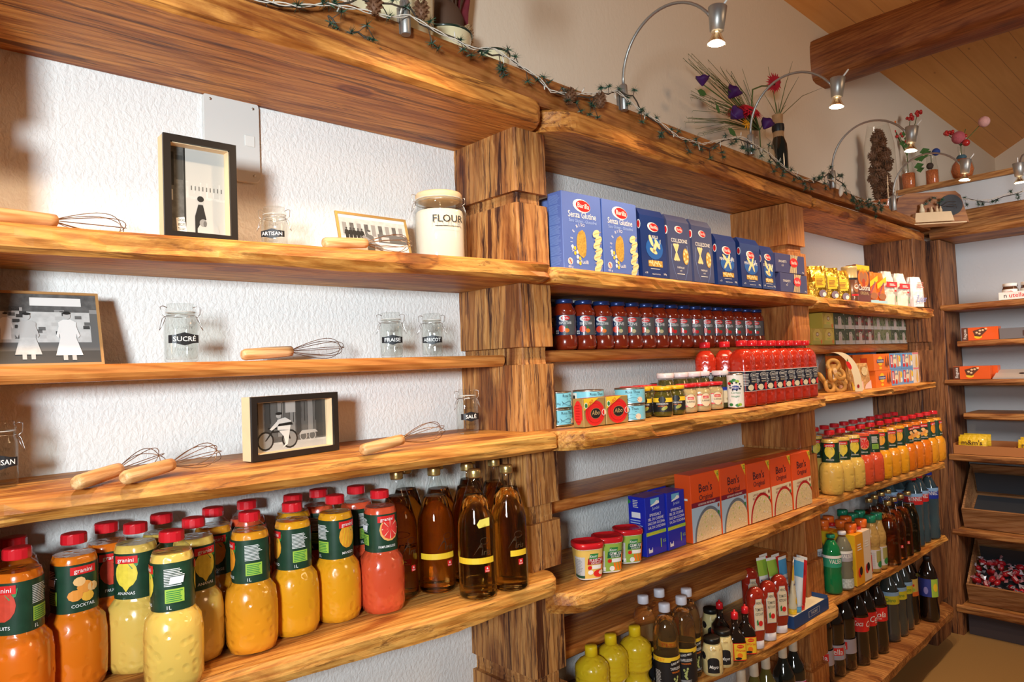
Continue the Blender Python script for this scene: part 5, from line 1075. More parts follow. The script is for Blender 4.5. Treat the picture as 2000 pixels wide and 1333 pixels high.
l.text(SK, 'HEINZ', 0, .146, .0085, BLK, .0018, wmax=.019); l.text(SK, 'TOMATO', 0, .124, .010, BLK, .0018, wmax=.028); l.text(SK, 'KETCHUP', 0, .110, .009, BLK, .0018, wmax=.027); l.ell(SK, .003, .084, .008, .009, RED, .0018, 12); l.poly(SK, [(-.010, .078), (-.004, .080), (-.006, .098), (-.011, .092)], GRN, .0018)
define('ketchup', [('bottle', b), ('flip_cap', c), ('label', l)])
put('ketchup', 'ketchup_bottle', 'upside-down ketchup bottle next to the red-capped seasoning', 'bottle', 1480, 1270, T6, .02, 30); put('ketchup', 'ketchup_bottle', 'upside-down ketchup bottle, middle of three in front', 'bottle', 1504, 1254, T6, .02, 30); put('ketchup', 'ketchup_bottle', 'upside-down ketchup bottle beside the blue display box', 'bottle', 1526, 1239, T6, .02, 30); put('ketchup', 'ketchup_bottle', 'shaded ketchup bottle behind the front three', 'bottle', 1470, 1222, T6, .02, 25)
# display box with tubes
NB = P('display_box_navy', (.012, .06, .20), .45)
p = at(1552, 1231, z=T6); q = at(1619, 1190, z=T6); v = (q-p); v.z = 0; wl = v.length; dp = .135
b = MB(); t = .0025
for a0, a1 in (((0, 0, 0), (wl, dp, t)), ((0, 0, t), (wl, t, .042)), ((0, dp-t, t), (wl, dp, .062)), ((0, t, t), (t, dp-t, .042)), ((wl-t, t, t), (wl, dp-t, .05))): b.box(a0, a1, NB)
S = flat(); b.rect(flat((0, t+.0003, 0), n_=(0, 1, 0)), t, t, wl-t, .040, CREAM, .0003)
b.box((t+.001, t+.001, t+.0005), (wl-t-.001, dp-t-.001, .034), P('box_inner_card', (.78, .70, .50), .6))
b.rect(S, wl*.40, .010, wl*.72, .032, GRYL, .0006); b.rect(S, wl*.41, .0115, wl*.71, .0305, NB, .0009); b.text(S, 'THOMY', wl*.56, .016, .011, GRYL, .0012, wmax=wl*.26)
o = single('display_box', b, 'open navy cardboard display box holding tubes, at the right end of the low shelf', 'box', None, (p.x, p.y, T6+.0012), math.atan2(v.y, v.x))
def tubepack(key, body, top, word, word2):
    h = .190; b = MB(); n_ = 18; secs = [(.0150, .0150, .020), (.0165, .0155, .026), (.0190, .0110, .075), (.0215, .0045, .125), (.0225, .0012, h-.010), (.0225, .0012, h)]; vs = []
    for rx, ry, z in secs:
        for i in range(n_): a = 2*math.pi*i/n_; vs.append((rx*math.cos(a), ry*math.sin(a), z))
    for j in range(5): b.add(vs[j*n_:(j+2)*n_], [(i, (i+1) % n_, n_+(i+1) % n_, n_+i) for i in range(n_)], (body, body, body, top, WHT)[j], True)
    b.add(vs[-n_:], [tuple(range(n_))], WHT)
    def S(u, v, off):
        t_ = v; ry = .0155-(.0155-.0012)*min(1, max(0, (t_-.026)/(h-.036))); rx = .0165+(.006)*min(1, max(0, (t_-.026)/(h-.036))); return Vector((u, -ry*math.sqrt(max(.02, 1-(u/rx)**2))-off, v))
    l = MB(); l.text(S, word, 0, .106, .0085, P('navy_letters', (.01, .03, .22), .4), .0008, wmax=.036); l.text(S, word2, .004, .065, .011, P('navy_letters', (.01, .03, .22), .4), .0008, rot=-math.pi/2, wmax=.055); l.ell(S, -.006, .050, .006, .012, YEL, .0008, 10); l.ell(S, .004, .034, .008, .006, GRN, .0008, 8)
    c = MB().lathe([(.0135, 0), (.0150, .001), (.0145, .0195)], top, 18)
    define(key, [('tube', b), ('lettering', l), ('cap', c)])
tubepack('tb_lime', WHT, LIME, 'MAYONNAISE', 'THOMY'); tubepack('tb_yel', P('tube_cream', (.80, .74, .52), .4), YEL, 'MAYONNAISE', 'THOMY'); tubepack('tb_blue', P('tube_pale', (.66, .72, .78), .35), P('tube_blue', (.08, .35, .65), .4), 'MAYONNAISE', 'THOMY'); tubepack('tb_red', P('tube_red', (.72, .02, .015), .35), RED, 'KETCHUP', 'THOMY')
ux = v.normalized(); uy = Vector((-ux.y, ux.x, 0)); base = Vector((p.x, p.y, T6+.036))
for i, (a, bb, k, rz, tz, lab) in enumerate(((.030, .030, 'tb_yel', 22, 4, 'yellow-topped mayonnaise tube leaning at the front of the display box'), (.066, .028, 'tb_blue', 80, 3, 'pale tube with a blue end seen edge-on in the display box'), (.100, .030, 'tb_red', 80, 3, 'red ketchup tube seen edge-on, furthest right in the display box'),
    (.022, .070, 'tb_lime', -20, -8, 'lime-topped mayonnaise tube in the second row of the display box'), (.0, .105, 'tb_lime', -20, -5, 'lime-topped mayonnaise tube, leftmost in the display box'), (.052, .112, 'tb_red', -10, -8, 'white-crimped red tube at the back of the display box, left'), (.080, .095, 'tb_red', -10, -2, 'white-crimped red tube at the back of the display box, right'), (.066, .068, 'tb_blue', -10, 0, 'blue tube in the middle of the display box'))):
    pp = base+ux*(.024+a*.9)+uy*bb; place(k, 'squeeze_tube', lab, 'tube', (pp.x, pp.y, pp.z+.0008), R(rz)-.55*0, 'squeeze tubes in the display box', tilt=(R(tz), R(-3)))
# wine bottles on the lowest board
T7 = .2005
def wine(key, glass, capm, lab):
    b = MB().lathe([(.030, 0), (.037, .003), (.038, .010), (.038, .175), (.034, .195), (.020, .222), (.0145, .240), (.0140, .262)], glass, 24); c = MB().lathe([(.0146, .244), (.0150, .246), (.0148, .288), (.0135, .290), (.002, .290)], capm, 20)
    l = MB(); S = cyl(.0384); l.rect(S, -.034, .060, .034, .150, lab, .0003, 12); 
    if key == 'wine_pez': l.text(S, 'PEZ', 0, .100, .028, P('label_magenta', (.55, .02, .16), .4), .0008, wmax=.056); l.rect(S, -.034, .140, .034, .147, P('label_magenta', (.55, .02, .16), .4), .0006, 10); l.lines(S, -.025, .025, .072, .092, 4, P('label_magenta', (.55, .02, .16), .4), .0006, 1, 4)
    else: l.text(S, 'Fendant', 0, .105, .012, BLK, .0008, wmax=.05); l.lines(S, -.022, .022, .075, .095, 4, GRYL, .0006, 1, 4)
    define(key, [('bottle', b), ('capsule', c), ('label', l)])
CAPS = P('cream_capsule', (.62, .52, .38), .4, coat=.2, var=.2); OLG = P('olive_glass', (.12, .10, .02), .08, coat=.8); DKG = P('near_black_glass', (.010, .012, .010), .06, coat=1)
wine('wine_olive', OLG, CAPS, CREAM); wine('wine_dark', DKG, CAPS, CREAM); wine('wine_pez', DKG, CAPS, P('label_lilac', (.62, .45, .60), .45))
for i, (px, py, k, d, lab) in enumerate(((1510, 1282, 'wine_olive', 0, 'olive green wine bottle with a cream capsule, second from the right front'), (1490, 1297, 'wine_olive', 5, 'olive green wine bottle with a cream capsule, nearer to the camera'), (1463, 1312, 'wine_dark', 0, 'dark wine bottle under the ketchup, cut by the bottom edge'), (1556, 1250, 'wine_pez', 25, 'dark wine bottle with a magenta lettered label beside the smooth post'), (1537, 1256, 'wine_pez', 5, 'dark bottle behind the magenta labelled one'))):
    q = at(px, py+3, z=T7+.288); q.z = T7+.0012; q.y = min(-.05, max(-.262, q.y)); place(k, 'wine_bottle', lab, 'bottle', q, face(q, d), 'wine bottles on the lowest board')

# ------------------------------------------------------------------ right bay, upper board: coffee, cocoa, flour
Z2C = 1.7325
class Zs(float): pass
def zc2(x): return 1.7395-.0135*(x-2.755)
FOIL = P('gold_foil', (.85, .52, .07), .22, .85, bump=.8, bscale=45)
def bag(key, w_, d_, h_, m, pinch=.25, seg=20, topd=.004, lab=None, crease=.003, seed=1, topw=1.0):
    """soft standing bag: square bottom, crimped top"""
    q = random.Random(seed); b = MB(); vs = []; rows = 9
    for j in range(rows):
        t = j/(rows-1); k = 1-.0*t; dd = d_*(1-max(0, (t-.55)/.45)**1.3*(1-topd/d_)); ww = w_*(1-(1-topw)*max(0, (t-.6)/.4))*(.96+.04*math.sin(math.pi*min(1, t*1.3)))
        for i in range(seg):
            a = 2*math.pi*i/seg; c, s = math.cos(a), math.sin(a); f = (abs(c)**4+abs(s)**4)**-.25; r_ = q.uniform(-crease, crease)*(.4+t)*(0 if j == 0 else 1)
            vs.append((ww/2*f*c+r_, d_/2+dd/2*f*s+r_*.8, h_*t))
    F = [(j*seg+i, j*seg+(i+1) % seg, (j+1)*seg+(i+1) % seg, (j+1)*seg+i) for j in range(rows-1) for i in range(seg)]+[tuple(range(seg-1, -1, -1)), tuple((rows-1)*seg+i for i in range(seg))]
    b.add(vs, F, m, False); ps = [('bag', b)]
    if lab: l = MB(); lab(l); ps.append(('printed_label', l))
    define(key, ps)
def lab_coffee(l):
    S = flat((0, -.0045, 0)); l.rect(S, -.020, .045, .020, .095, YEL, .0002); l.lines(S, -.015, .015, .055, .085, 5, P('brown_lettering', (.30, .06, .02), .5), .0006); l.ell(S, .010, .020, .016, .016, P('violet_grey_print', (.22, .18, .26), .5), .0005, 12); l.ell(S, .016, .016, .008, .009, WHT, .0009, 10)
bag('coffee_bag', .085, .052, .138, FOIL, lab=lab_coffee, crease=.004, seed=3)
CG = 'gold coffee bags'
for px, y, lab in ((1600, -.235, 'gold foil coffee bag right behind the spaghetti boxes'), (1624, -.240, 'gold foil coffee bag, second of the row'), (1645, -.232, 'gold foil coffee bag beside the coffee can')):
    place('coffee_bag', 'coffee_bag', lab, 'bag', (xat(px, 545, y), y, zc2(xat(px, 545, y))), R(-38), CG)
b = MB().lathe([(.031, 0), (.0325, .001), (.032, .004), (.032, .095)], P('can_dark_brown', (.10, .035, .02), .35, coat=.4), 28); b.lathe([(.0322, .095), (.0322, .104)], BLK, 28, caps=False); b.lathe([(.0315, .104), (.0315, .145), (.0325, .146), (.0325, .155), (.031, .1565), (.001, .161)], P('can_pale_gold', (.80, .62, .28), .3, .3, coat=.3), 28, caps=False)
l = MB(); S = cyl(.0324); l.rect(S, -.030, .03, -.018, .10, STEEL, .0004, 4); l.ell(S, .014, .060, .016, .022, P('cup_print_brown', (.35, .14, .06), .4), .0006, 12); l.ell(S, .014, .064, .012, .010, WHT, .0009, 12); l.ell(S, .014, .066, .009, .005, P('cup_print_brown', (.35, .14, .06), .4), .0012, 10); l.text(S, '3', .0, .012, .010, WHT, .0006); l.rect(S, -.01, .024, .03, .032, RED, .0006, 4)
define('coffee_can', [('can', b), ('label', l)]); y = -.245; place('coffee_can', 'coffee_can', 'brown and pale gold coffee can between the foil bags and the cocoa pack', 'can', (xat(1664, 550, y), y+.01, zc2(xat(1664, 550, y))), R(-40))
CB = P('cocoa_brown', (.13, .025, .012), .38, coat=.2)
b = MB().box((-.065, 0, 0), (.065, .045, .165), CB, bev=.001); S = flat(); b.rect(S, -.064, .145, .064, .164, YEL, .0005); b.ell(S, .0, .105, .052, .044, P('flame_orange', (.72, .16, .01), .4, var=.6, bscale=60), .0007, 20); b.ell(S, -.018, .110, .018, .024, P('cup_print_brown', (.35, .14, .06), .4), .0010, 12); b.ell(S, .018, .112, .018, .022, P('cup_print_brown', (.35, .14, .06), .4), .0011, 12); b.ell(S, .0, .085, .016, .020, P('flame_deep', (.42, .05, .01), .4), .0012, 12)
for k in range(9): b.poly(S, [(-.06+k*.014, .145), (-.054+k*.014, .134), (-.050+k*.014, .146)], YEL, .0009)
b.text(S, 'Caotina', .0, .052, .026, WHT, .0016, wmax=.118); b.text(S, 'ORIGINAL', .004, .032, .015, P('gold_letters', (.65, .48, .22), .4, .3), .0012, wmax=.085)
define('cocoa', [('pack', b)]); y = -.268; place('cocoa', 'cocoa_pack', 'brown and red cocoa drink pack with a yellow top edge', 'box', (xat(1687, 560, y), y, zc2(xat(1687, 560, y))), R(-3))
b = MB(); 
def lab_ovo(l):
    S = flat((0, -.0035, 0)); l.poly(S, [(-.036, .070), (.036, .105), (.036, .130), (-.036, .095)], YEL, .0003); l.text(S, 'Ovomaltine', -.002, .068, .016, P('navy_letters', (.01, .03, .22), .4), .0012, rot=.95, wmax=.075)
    l.ell(S, 0, .036, .030, .016, P('cup_print_brown', (.45, .14, .06), .4), .0006, 12); l.rect(S, -.036, .001, .036, .016, P('ice_blue_print', (.35, .60, .72), .4), .0006)
bag('ovo', .078, .040, .150, P('ovo_orange', (.86, .16, .01), .35, coat=.2), topd=.012, lab=lab_ovo, crease=.0015, seed=5)
y = -.262; place('ovo', 'malt_drink_bag', 'orange malt drink bag, left of two', 'bag', (xat(1707, 560, y), y+.006, zc2(xat(1707, 560, y))), R(-12)); place('ovo', 'malt_drink_bag', 'orange malt drink bag, right of two, touching the white flour', 'bag', (xat(1721, 560, y), y, zc2(xat(1721, 560, y))), R(-12))
FLW = P('paper_sack_white', (.80, .74, .64), .7, bump=.3, bscale=30); SUG = P('sugar_sack_white', (.78, .77, .78), .6, bump=.3, bscale=30)
def lab_flour(l):
    S = flat((0, -.0045, 0)); l.rect(S, -.045, .082, .045, .108, RED, .0003); l.lines(S, -.02, .03, .090, .102, 2, WHT, .0006); l.rect(S, .018, .062, .036, .070, RED, .0004); l.text(S, 'Farine', -.008, .060, .010, RED, .0006, wmax=.03); l.rect(S, .028, .012, .034, .042, GRN, .0005)
bag('flour_sack', .095, .058, .160, FLW, topd=.030, lab=lab_flour, crease=.003, seed=8, topw=.8)
def lab_sugar(l):
    S = flat((0, -.0045, 0)); l.lines(S, -.030, .030, .095, .125, 4, P('pale_red_print', (.75, .22, .20), .5), .0004); l.text(S, 'Zucker', .0, .024, .034, P('sugar_blue_print', (.22, .28, .62), .5), .0006, wmax=.088, shear=.2)
bag('sugar_sack', .100, .060, .150, SUG, topd=.034, lab=lab_sugar, crease=.003, seed=9, topw=.85)
for px, k, y, lab in ((1741, 'flour_sack', -.280, 'white flour sack with a red band, left of two'), (1766, 'flour_sack', -.286, 'white flour sack with a red band, right of two'), (1797, 'sugar_sack', -.311, 'white sugar sack with blue lettering at the end by the corner post')):
    place(k, 'flour_sack' if k[0] == 'f' else 'sugar_sack', lab, 'sack', (xat(px, 570, y), y, zc2(xat(px, 570, y))), R(-10), 'white flour and sugar sacks')
place('sugar_sack', 'sugar_sack', 'white sugar sack in the second row near the wall', 'sack', (3.80, -.15, zc2(3.8)), R(-8), 'white flour and sugar sacks')

# tea boxes
w_, d_, h_ = .108, .075, .069
def tea(key, body, top, tagm, ylw=False):
    b = MB().box((-w_/2, 0, 0), (w_/2, d_, h_), body, bev=.0006); S = flat()
    if ylw:
        b.poly(S, [(-.04, .012), (.04, .012), (.04, .048), (.018, .066), (-.018, .066), (-.04, .048)], P('tea_pale_yellow', (.74, .56, .12), .45), .0005); b.ell(S, 0, .044, .014, .009, P('brown_lettering', (.30, .06, .02), .5), .0009, 12); b.ell(S, 0, .044, .011, .006, CREAM, .0012, 12); b.ell(S, .036, .012, .008, .010, ORG, .0010, 8); b.rect(S, -.05, .002, .05, .018, P('tea_lime', (.52, .46, .09), .45), .0006); b.lines(S, -.02, .02, .022, .030, 2, LIME)
    else:
        q = random.Random(hash(key) % 100 if False else len(key)); b.rect(S, -w_/2+.001, .0, w_/2-.001, .018, P('tea_pale_base', (.48, .44, .38), .5), .0004)
        for i in range(26): b.ell(S, q.uniform(-.048, .048), q.uniform(.022, .066), .007, .004, top[i % len(top)], .0005+i*.00002, 6, rot=q.random()*3)
        b.poly(S, [(-.018, .0), (.018, .0), (.018, .046), (.010, .056), (-.010, .056), (-.018, .046)], tagm, .0014); b.ell(S, 0, .050, .003, .003, BLK, .0018, 8); b.lines(S, -.012, .012, .020, .038, 3, P('tea_pink_line', (.60, .32, .28), .5), .0017)
        b.lines(S, -.05, .05, .002, .016, 2, GRYL, .0007)
    define(key, [('carton', b)])
TG = P('tea_tag', (.58, .50, .42), .5); gr = [P('leaf_a', (.10, .16, .05), .5), P('leaf_b', (.20, .24, .10), .5), P('leaf_c', (.05, .07, .04), .5), P('leaf_d', (.34, .33, .22), .5)]; rd = [P('berry_red', (.42, .03, .03), .5), gr[1], gr[3], gr[2]]
tea('tea_green', P('tea_dark_green', (.07, .09, .05), .45), gr, TG); tea('tea_red', P('tea_dark_red', (.13, .06, .045), .45), rd, TG); tea('tea_light', P('tea_olive', (.22, .22, .10), .45), gr[::-1], TG); tea('tea_yellow', P('tea_yellow_box', (.60, .42, .06), .45), [], None, True)
seq = ['tea_green', 'tea_green', 'tea_red', 'tea_red', 'tea_light', 'tea_light', 'tea_green', 'tea_green']
for row in (0, 1):
    for i in range(2):
        if row and i == 0: continue
        place('tea_yellow', 'tea_box', ['yellow tea box at the bottom left, beside the smooth post', 'yellow tea box at the bottom, next to the green ones', '', 'yellow tea box on top of the other two'][row*2+i], 'tea box', (2.935+i*.114, -.186, 1.5485+row*.0695), 0, 'yellow tea boxes')
    for i, k in enumerate(seq):
        place(k, 'tea_box', ORD[i]+' tea box with a pale tag from the left, '+('top' if row else 'bottom')+' row', 'tea box', (3.163+i*.1105, -.186, 1.5485+row*.0695), 0, 'tagged tea boxes')
place('tea_yellow', 'tea_box', 'shaded yellow tea box set back on the top row beside the post', 'tea box', (2.935, -.11, 1.5485+.0695), 0, 'yellow tea boxes')

# biscuits and nuts
T4 = 1.3425
bag_clear = thin_glass('cellophane', (.93, .90, .82), .9); RING = P('ring_biscuit', (.62, .34, .10), .45, coat=.4, var=.3, bscale=40)
root = bpy.data.objects.new('ring_biscuit_pack', None); COL.objects.link(root); root.location = (3.03, -.215, T4+.001); root.rotation_euler = (0, 0, R(-32)); tag(root, 'clear pack of ring biscuits with an arched cream label and red chilli', 'biscuit pack')
def child(root, n_, mb, lb=None):
    c = bpy.data.objects.new(n_, mb.mesh(n_)); c.parent = root; COL.objects.link(c)
    if lb: c['label'] = lb
    return c
q = random.Random(4)
for k, (x, y, z, rx, rz) in enumerate(((-.035, 0, .026, 1.3, .2), (.02, .01, .026, 1.2, -.3), (-.02, .0, .072, 1.4, .5), (.022, .01, .075, 1.1, .1), (-.005, .01, .115, 1.3, -.4), (-.05, .03, .06, .4, .9), (.045, .03, .05, .9, .4), (.0, .045, .03, .2, 0))):
    m = Matrix.Translation((x, y, z)) @ Matrix.Rotation(rx, 4, 'X') @ Matrix.Rotation(rz, 4, 'Y'); b = MB(); b.T = m
    b.tube([(.0225*math.cos(t*math.pi/8), .0225*math.sin(t*math.pi/8), .002*math.sin(t)) for t in range(16)], .0088, RING, 8, closed=True); child(root, 'ring_biscuit', b)
b = MB(); seg = 16; vs = []
for j, (ww, dd, z) in enumerate(((.150, .085, 0), (.158, .092, .04), (.14, .08, .10), (.10, .03, .145), (.07, .004, .165))):
    for i in range(seg): a = 2*math.pi*i/seg; c, s = math.cos(a), math.sin(a); f = (abs(c)**3+abs(s)**3)**(-1/3); vs.append((ww/2*f*c, .012+dd/2*f*s, z))
b.add(vs, [(j*seg+i, j*seg+(i+1) % seg, (j+1)*seg+(i+1) % seg, (j+1)*seg+i) for j in range(4) for i in range(seg)], bag_clear, True); child(root, 'cellophane', b)
b = MB(); arc = [(-.030+.105*math.sin(t*R(90)/10), -.040-.0*t, .170*math.cos(t*R(90)/10)**.85) for t in range(11)]; w2 = .036
vs = []
for (x, y, z) in arc: vs += [(x-w2/2+.0, y, z), (x+w2/2, y, z)]
b.add(vs, [(2*i, 2*i+1, 2*i+3, 2*i+2) for i in range(10)], CREAM); S = flat((0, -.0405, 0)); b.ell(S, .034, .112, .009, .020, RED, .0006, 12, rot=.5); b.poly(S, [(.024, .130), (.028, .142), (.032, .130)], GRN, .0008); b.ell(S, .072, .022, .006, .008, P('dark_red_seal', (.35, .02, .02), .4), .0006, 10); child(root, 'arched_label', b)
NUTM = P('mixed_nuts', (.52, .28, .10), .45, var=.8, bscale=95, coat=.3)
def lab_nut(l): S = flat((0, -.0035, 0)); l.poly(S, [(-.032, .001), (-.012, .001), (-.032, .045)], YEL, .0004); l.poly(S, [(-.010, .001), (.032, .001), (.032, .040), (.0, .020)], P('pale_pink_print', (.80, .50, .45), .5), .0004); l.ell(S, .0, .080, .018, .020, P('nut_cream', (.70, .52, .28), .5, var=.5, bscale=120), .0005, 12)
bag('nut_pack', .075, .030, .118, NUTM, topd=.012, lab=lab_nut, crease=.003, seed=12)
place('nut_pack', 'nut_pack', 'pack of mixed nuts, left of two, beside the ring biscuits', 'snack pack', (3.17, -.245, T4+.001), R(-22), tilt=(R(-4), 0)); place('nut_pack', 'nut_pack', 'pack of mixed nuts, right of two, beside the orange boxes', 'snack pack', (3.285, -.235, T4+.001), R(-22), tilt=(R(-4), 0)); place('nut_pack', 'nut_pack', 'orange-brown snack pack half hidden behind the arched label', 'snack pack', (3.115, -.185, T4+.001), R(-22))
OB = P('petit_orange', (.85, .18, .02), .4, coat=.2); LB = P('lu_blue', (.14, .33, .62), .4, coat=.2)
b = MB().box((-.09, 0, 0), (.09, .095, .0775), OB, bev=.0008); S = flat(); L = flat((-.09, 0, 0), (0, -1, 0), (0, 0, 1), (-1, 0, 0))
b.ell(S, -.020, .044, .028, .022, YEL, .0005, 14); b.rect(S, -.060, .036, .018, .052, P('navy_letters', (.01, .03, .22), .4), .0009, slant=.002); b.text(S, 'Ovomaltine', -.020, .039, .012, WHT, .0012, wmax=.07); b.poly(S, [(.030, .012), (.044, .070), (.056, .022), (.070, .072), (.084, .014), (.068, .026), (.056, .008), (.044, .024)], P('choc_triangle', (.22, .06, .02), .4), .0009); b.ell(S, -.02, .012, .016, .006, YEL, .0006, 8); b.rect(L, -.06, .02, -.03, .06, P('dark_red_panel', (.55, .05, .01), .4), .0006)
define('biscuit_orange', [('carton', b)])
b = MB().box((-.075, 0, 0), (.075, .10, .0775), LB, bev=.0008); S = flat(); b.rect(S, -.062, .010, -.034, .070, RED, .0005); 
for k in (0, 1): b.rect(S, -.058+k*.010, .030, -.053+k*.010, .064, WHT, .0008)
b.rect(S, -.058, .026, -.038, .031, WHT, .0009); b.ell(S, -.008, .040, .022, .032, CREAM, .0006, 14); b.text(S, 'petit', -.008, .050, .014, P('navy_letters', (.01, .03, .22), .4), .0009, wmax=.036, shear=.2); b.ell(S, -.008, .018, .012, .012, RED, .0010, 12)
for k in range(3): b.rect(S, .018+k*.011, .012, .026+k*.011, .068, ORG if k % 2 else PASTAL, .0006)
b.ell(S, .058, .050, .013, .016, YEL, .0006, 12); b.ell(S, .058, .024, .013, .012, WHT, .0006, 12)
define('biscuit_blue', [('carton', b)])
b = MB().box((-.068, 0, 0), (.068, .09, .0775), P('white_box', (.76, .66, .54), .45), bev=.0008); S = flat(); b.ell(S, -.014, .020, .017, .018, P('waffle_print', (.80, .48, .12), .45), .0006, 12); b.poly(S, [(-.030, .024), (.002, .024), (-.010, .066), (-.018, .066)], P('waffle_print', (.80, .48, .12), .45), .0007); b.rect(S, -.067, .070, .067, .077, P('pink_stripe', (.80, .22, .25), .45), .0006); b.lines(S, .020, .050, .030, .055, 2, P('brown_lettering', (.30, .06, .02), .5)); define('biscuit_white', [('carton', b)])
for j in (0, 1):
    w = ('bottom', 'top')[j]; dz = T4+.001+j*.0780
    place('biscuit_orange', 'biscuit_box', 'orange biscuit box with chocolate triangles, %s of the front pair' % w, 'biscuit box', (3.475-j*.012, -.245, dz), R(-1), 'orange biscuit boxes')
    place('biscuit_orange', 'biscuit_box', 'orange biscuit box set behind the front pair, %s one' % w, 'biscuit box', (3.42, -.135, dz), 0, 'orange biscuit boxes')
    place('biscuit_blue', 'biscuit_box', 'blue and red biscuit box next to the orange ones, %s row' % w, 'biscuit box', (3.655+j*-.01, -.240, dz), 0, 'blue biscuit boxes')
    place('biscuit_blue', 'biscuit_box', 'blue and red biscuit box next to the white ones, %s row' % w, 'biscuit box', (3.812, -.238, dz), 0, 'blue biscuit boxes')
    place('biscuit_white', 'biscuit_box', 'white box with a yellow cone at the corner end, %s row' % w, 'biscuit box', (3.962, -.236, dz), 0, 'white biscuit boxes')
for i, x in enumerate((3.45, 3.61)): place('biscuit_blue', 'biscuit_box', ('left' if not i else 'right')+' blue box standing on top, behind the orange ones', 'biscuit box', (x+.04, -.125+i*.0, T4+.157), 0, 'blue biscuit boxes')

# ------------------------------------------------------------------ fruit juices, right bay
T5c = .9455; JZ = T5c+.2535
fr_ = [(1624, 841, 'ananas'), (1642, 836, 'ananas'), (1660, 833, 'ananas'), (1676, 829, 'pamplemousse'), (1692, 825, 'pamplemousse'), (1708, 822, 'mango'), (1723, 819, 'orange'), (1739, 815, 'mango'), (1758, 810, 'cocktail'), (1773, 806, 'cocktail'), (1787, 803, 'cocktail'), (1799, 800, 'orange'), (1814, 797, 'orange')]
nm_ = {'ananas': 'pale pineapple', 'pamplemousse': 'pink-red grapefruit', 'mango': 'yellow mango', 'orange': 'yellow orange', 'cocktail': 'bright orange'}
x0, x1 = xat(1628, 960, -.262), xat(1829, 890, -.262)
for i, (px, py, k) in enumerate(fr_):
    yy = -.262-.030*i/12; x = xat(1629, 900, -.262)*(1-i/12)+xat(1821, 850, -.292)*i/12; p = Vector((x, yy, T5c+.0012)); place('gr_'+k+('_p' if i in (8, 11) else ''), 'juice_bottle', nm_[k]+' juice bottle, '+ORD[i]+' from the left in the right bay front row', 'bottle', p, face(p, (-5, 10, 22, 10, -60, 5, 25, 12, 60, 30, 35, 60, 70)[i]), 'front row of juices in the right bay')
for i in range(11):
    p = Vector((2.82+i*.1005, -.155, T5c+.0012)); k = fr_[min(12, i+1)][2]; place('gr_'+k, 'juice_bottle', nm_[k]+' juice bottle, '+ORD[i]+' from the left in the right bay second row', 'bottle', p, face(p, rnd.uniform(-40, 40)), 'second row of juices in the right bay')

# ------------------------------------------------------------------ water, cartons and syrups
T6c = .5612
def water(key, h, r, body, capm, labm, lz0, lz1, word, wm, fill=.86, lab2=None):
    b = MB().lathe([(r*.75, 0), (r*.95, .003), (r, .010), (r, h*.30), (r*.94, h*.36), (r, h*.42), (r, h*.68), (r*.86, h*.78), (r*.55, h*.87), (r*.40, h*.91)], body, 22); g = MB().lathe([(r*.41, h*.91), (r*.36, h*.93), (r*.36, h*.955)], PET, 16, caps=False)
    c = MB().lathe([(r*.44, h*.94), (r*.47, h*.945), (r*.46, h*.993), (r*.40, h), (.001, h)], capm, 20); l = MB().lathe([(r+.0006, h*lz0), (r+.0006, h*lz1)], labm, 24, caps=False); S = cyl(r+.0008)
    if lab2: l.rect(S, -r*3, h*(lz1-.045), r*3, h*lz1, lab2, .0004, 24)
    l.text(S, word, .004, h*(lz0+(lz1-lz0)*.35), h*(lz1-lz0)*.36, wm, .0008, wmax=r*1.5)
    if key == 'w_clear': l.lathe([(r+.0006, h*.04), (r+.0006, h*.20)], P('floral_wrap', (.50, .58, .58), .4, var=.8, bscale=150), 24, caps=False)
    define(key, [('bottle', b), ('neck', g), ('cap', c), ('label', l)])
VG = P('green_pet_water', (.01, .22, .07), .06, trans=.15, ior=1.25, coat=.8); CLW = P('clear_pet_water', (.34, .33, .24), .05, trans=.5, ior=1.25, coat=.5); DKW = P('blue_pet_water', (.07, .12, .14), .05, trans=.4, ior=1.25, coat=.5)
GCAP = P('green_cap', (.01, .24, .13), .3, coat=.4); OCAP = P('orange_cap', (.85, .17, .02), .3, coat=.4); BCAP = P('blue_cap', (.01, .03, .28), .3, coat=.4); WCAP = P('white_bottle_cap', (.72, .72, .80), .4)
water('w_valser', .228, .0345, VG, GCAP, P('valser_label', (.03, .34, .20), .4), .46, .66, 'VALSER', WHT, lab2=WHT); water('w_clear', .228, .0345, CLW, WCAP, P('clear_label_grey', (.40, .38, .42), .4), .50, .68, 'VALSER', WHT, lab2=WHT)
for k, px, py, y, lab in (('w_valser', 1628, 1110, -.248, 'green water bottle with green cap at the front by the smooth post'), ('w_clear', 1653, 1105, -.240, 'clear water bottle with pale cap right of the green one'), ('w_clear', 1620, 1100, -.150, 'clear water bottle with grey cap behind the green one')):
    x_, y = {1628: (2.794, -.256), 1653: (2.871, -.268), 1620: (2.835, -.17)}[px]; place(k, 'water_bottle', lab, 'bottle', (x_, y, T6c+.001), face((x_, y), 20))
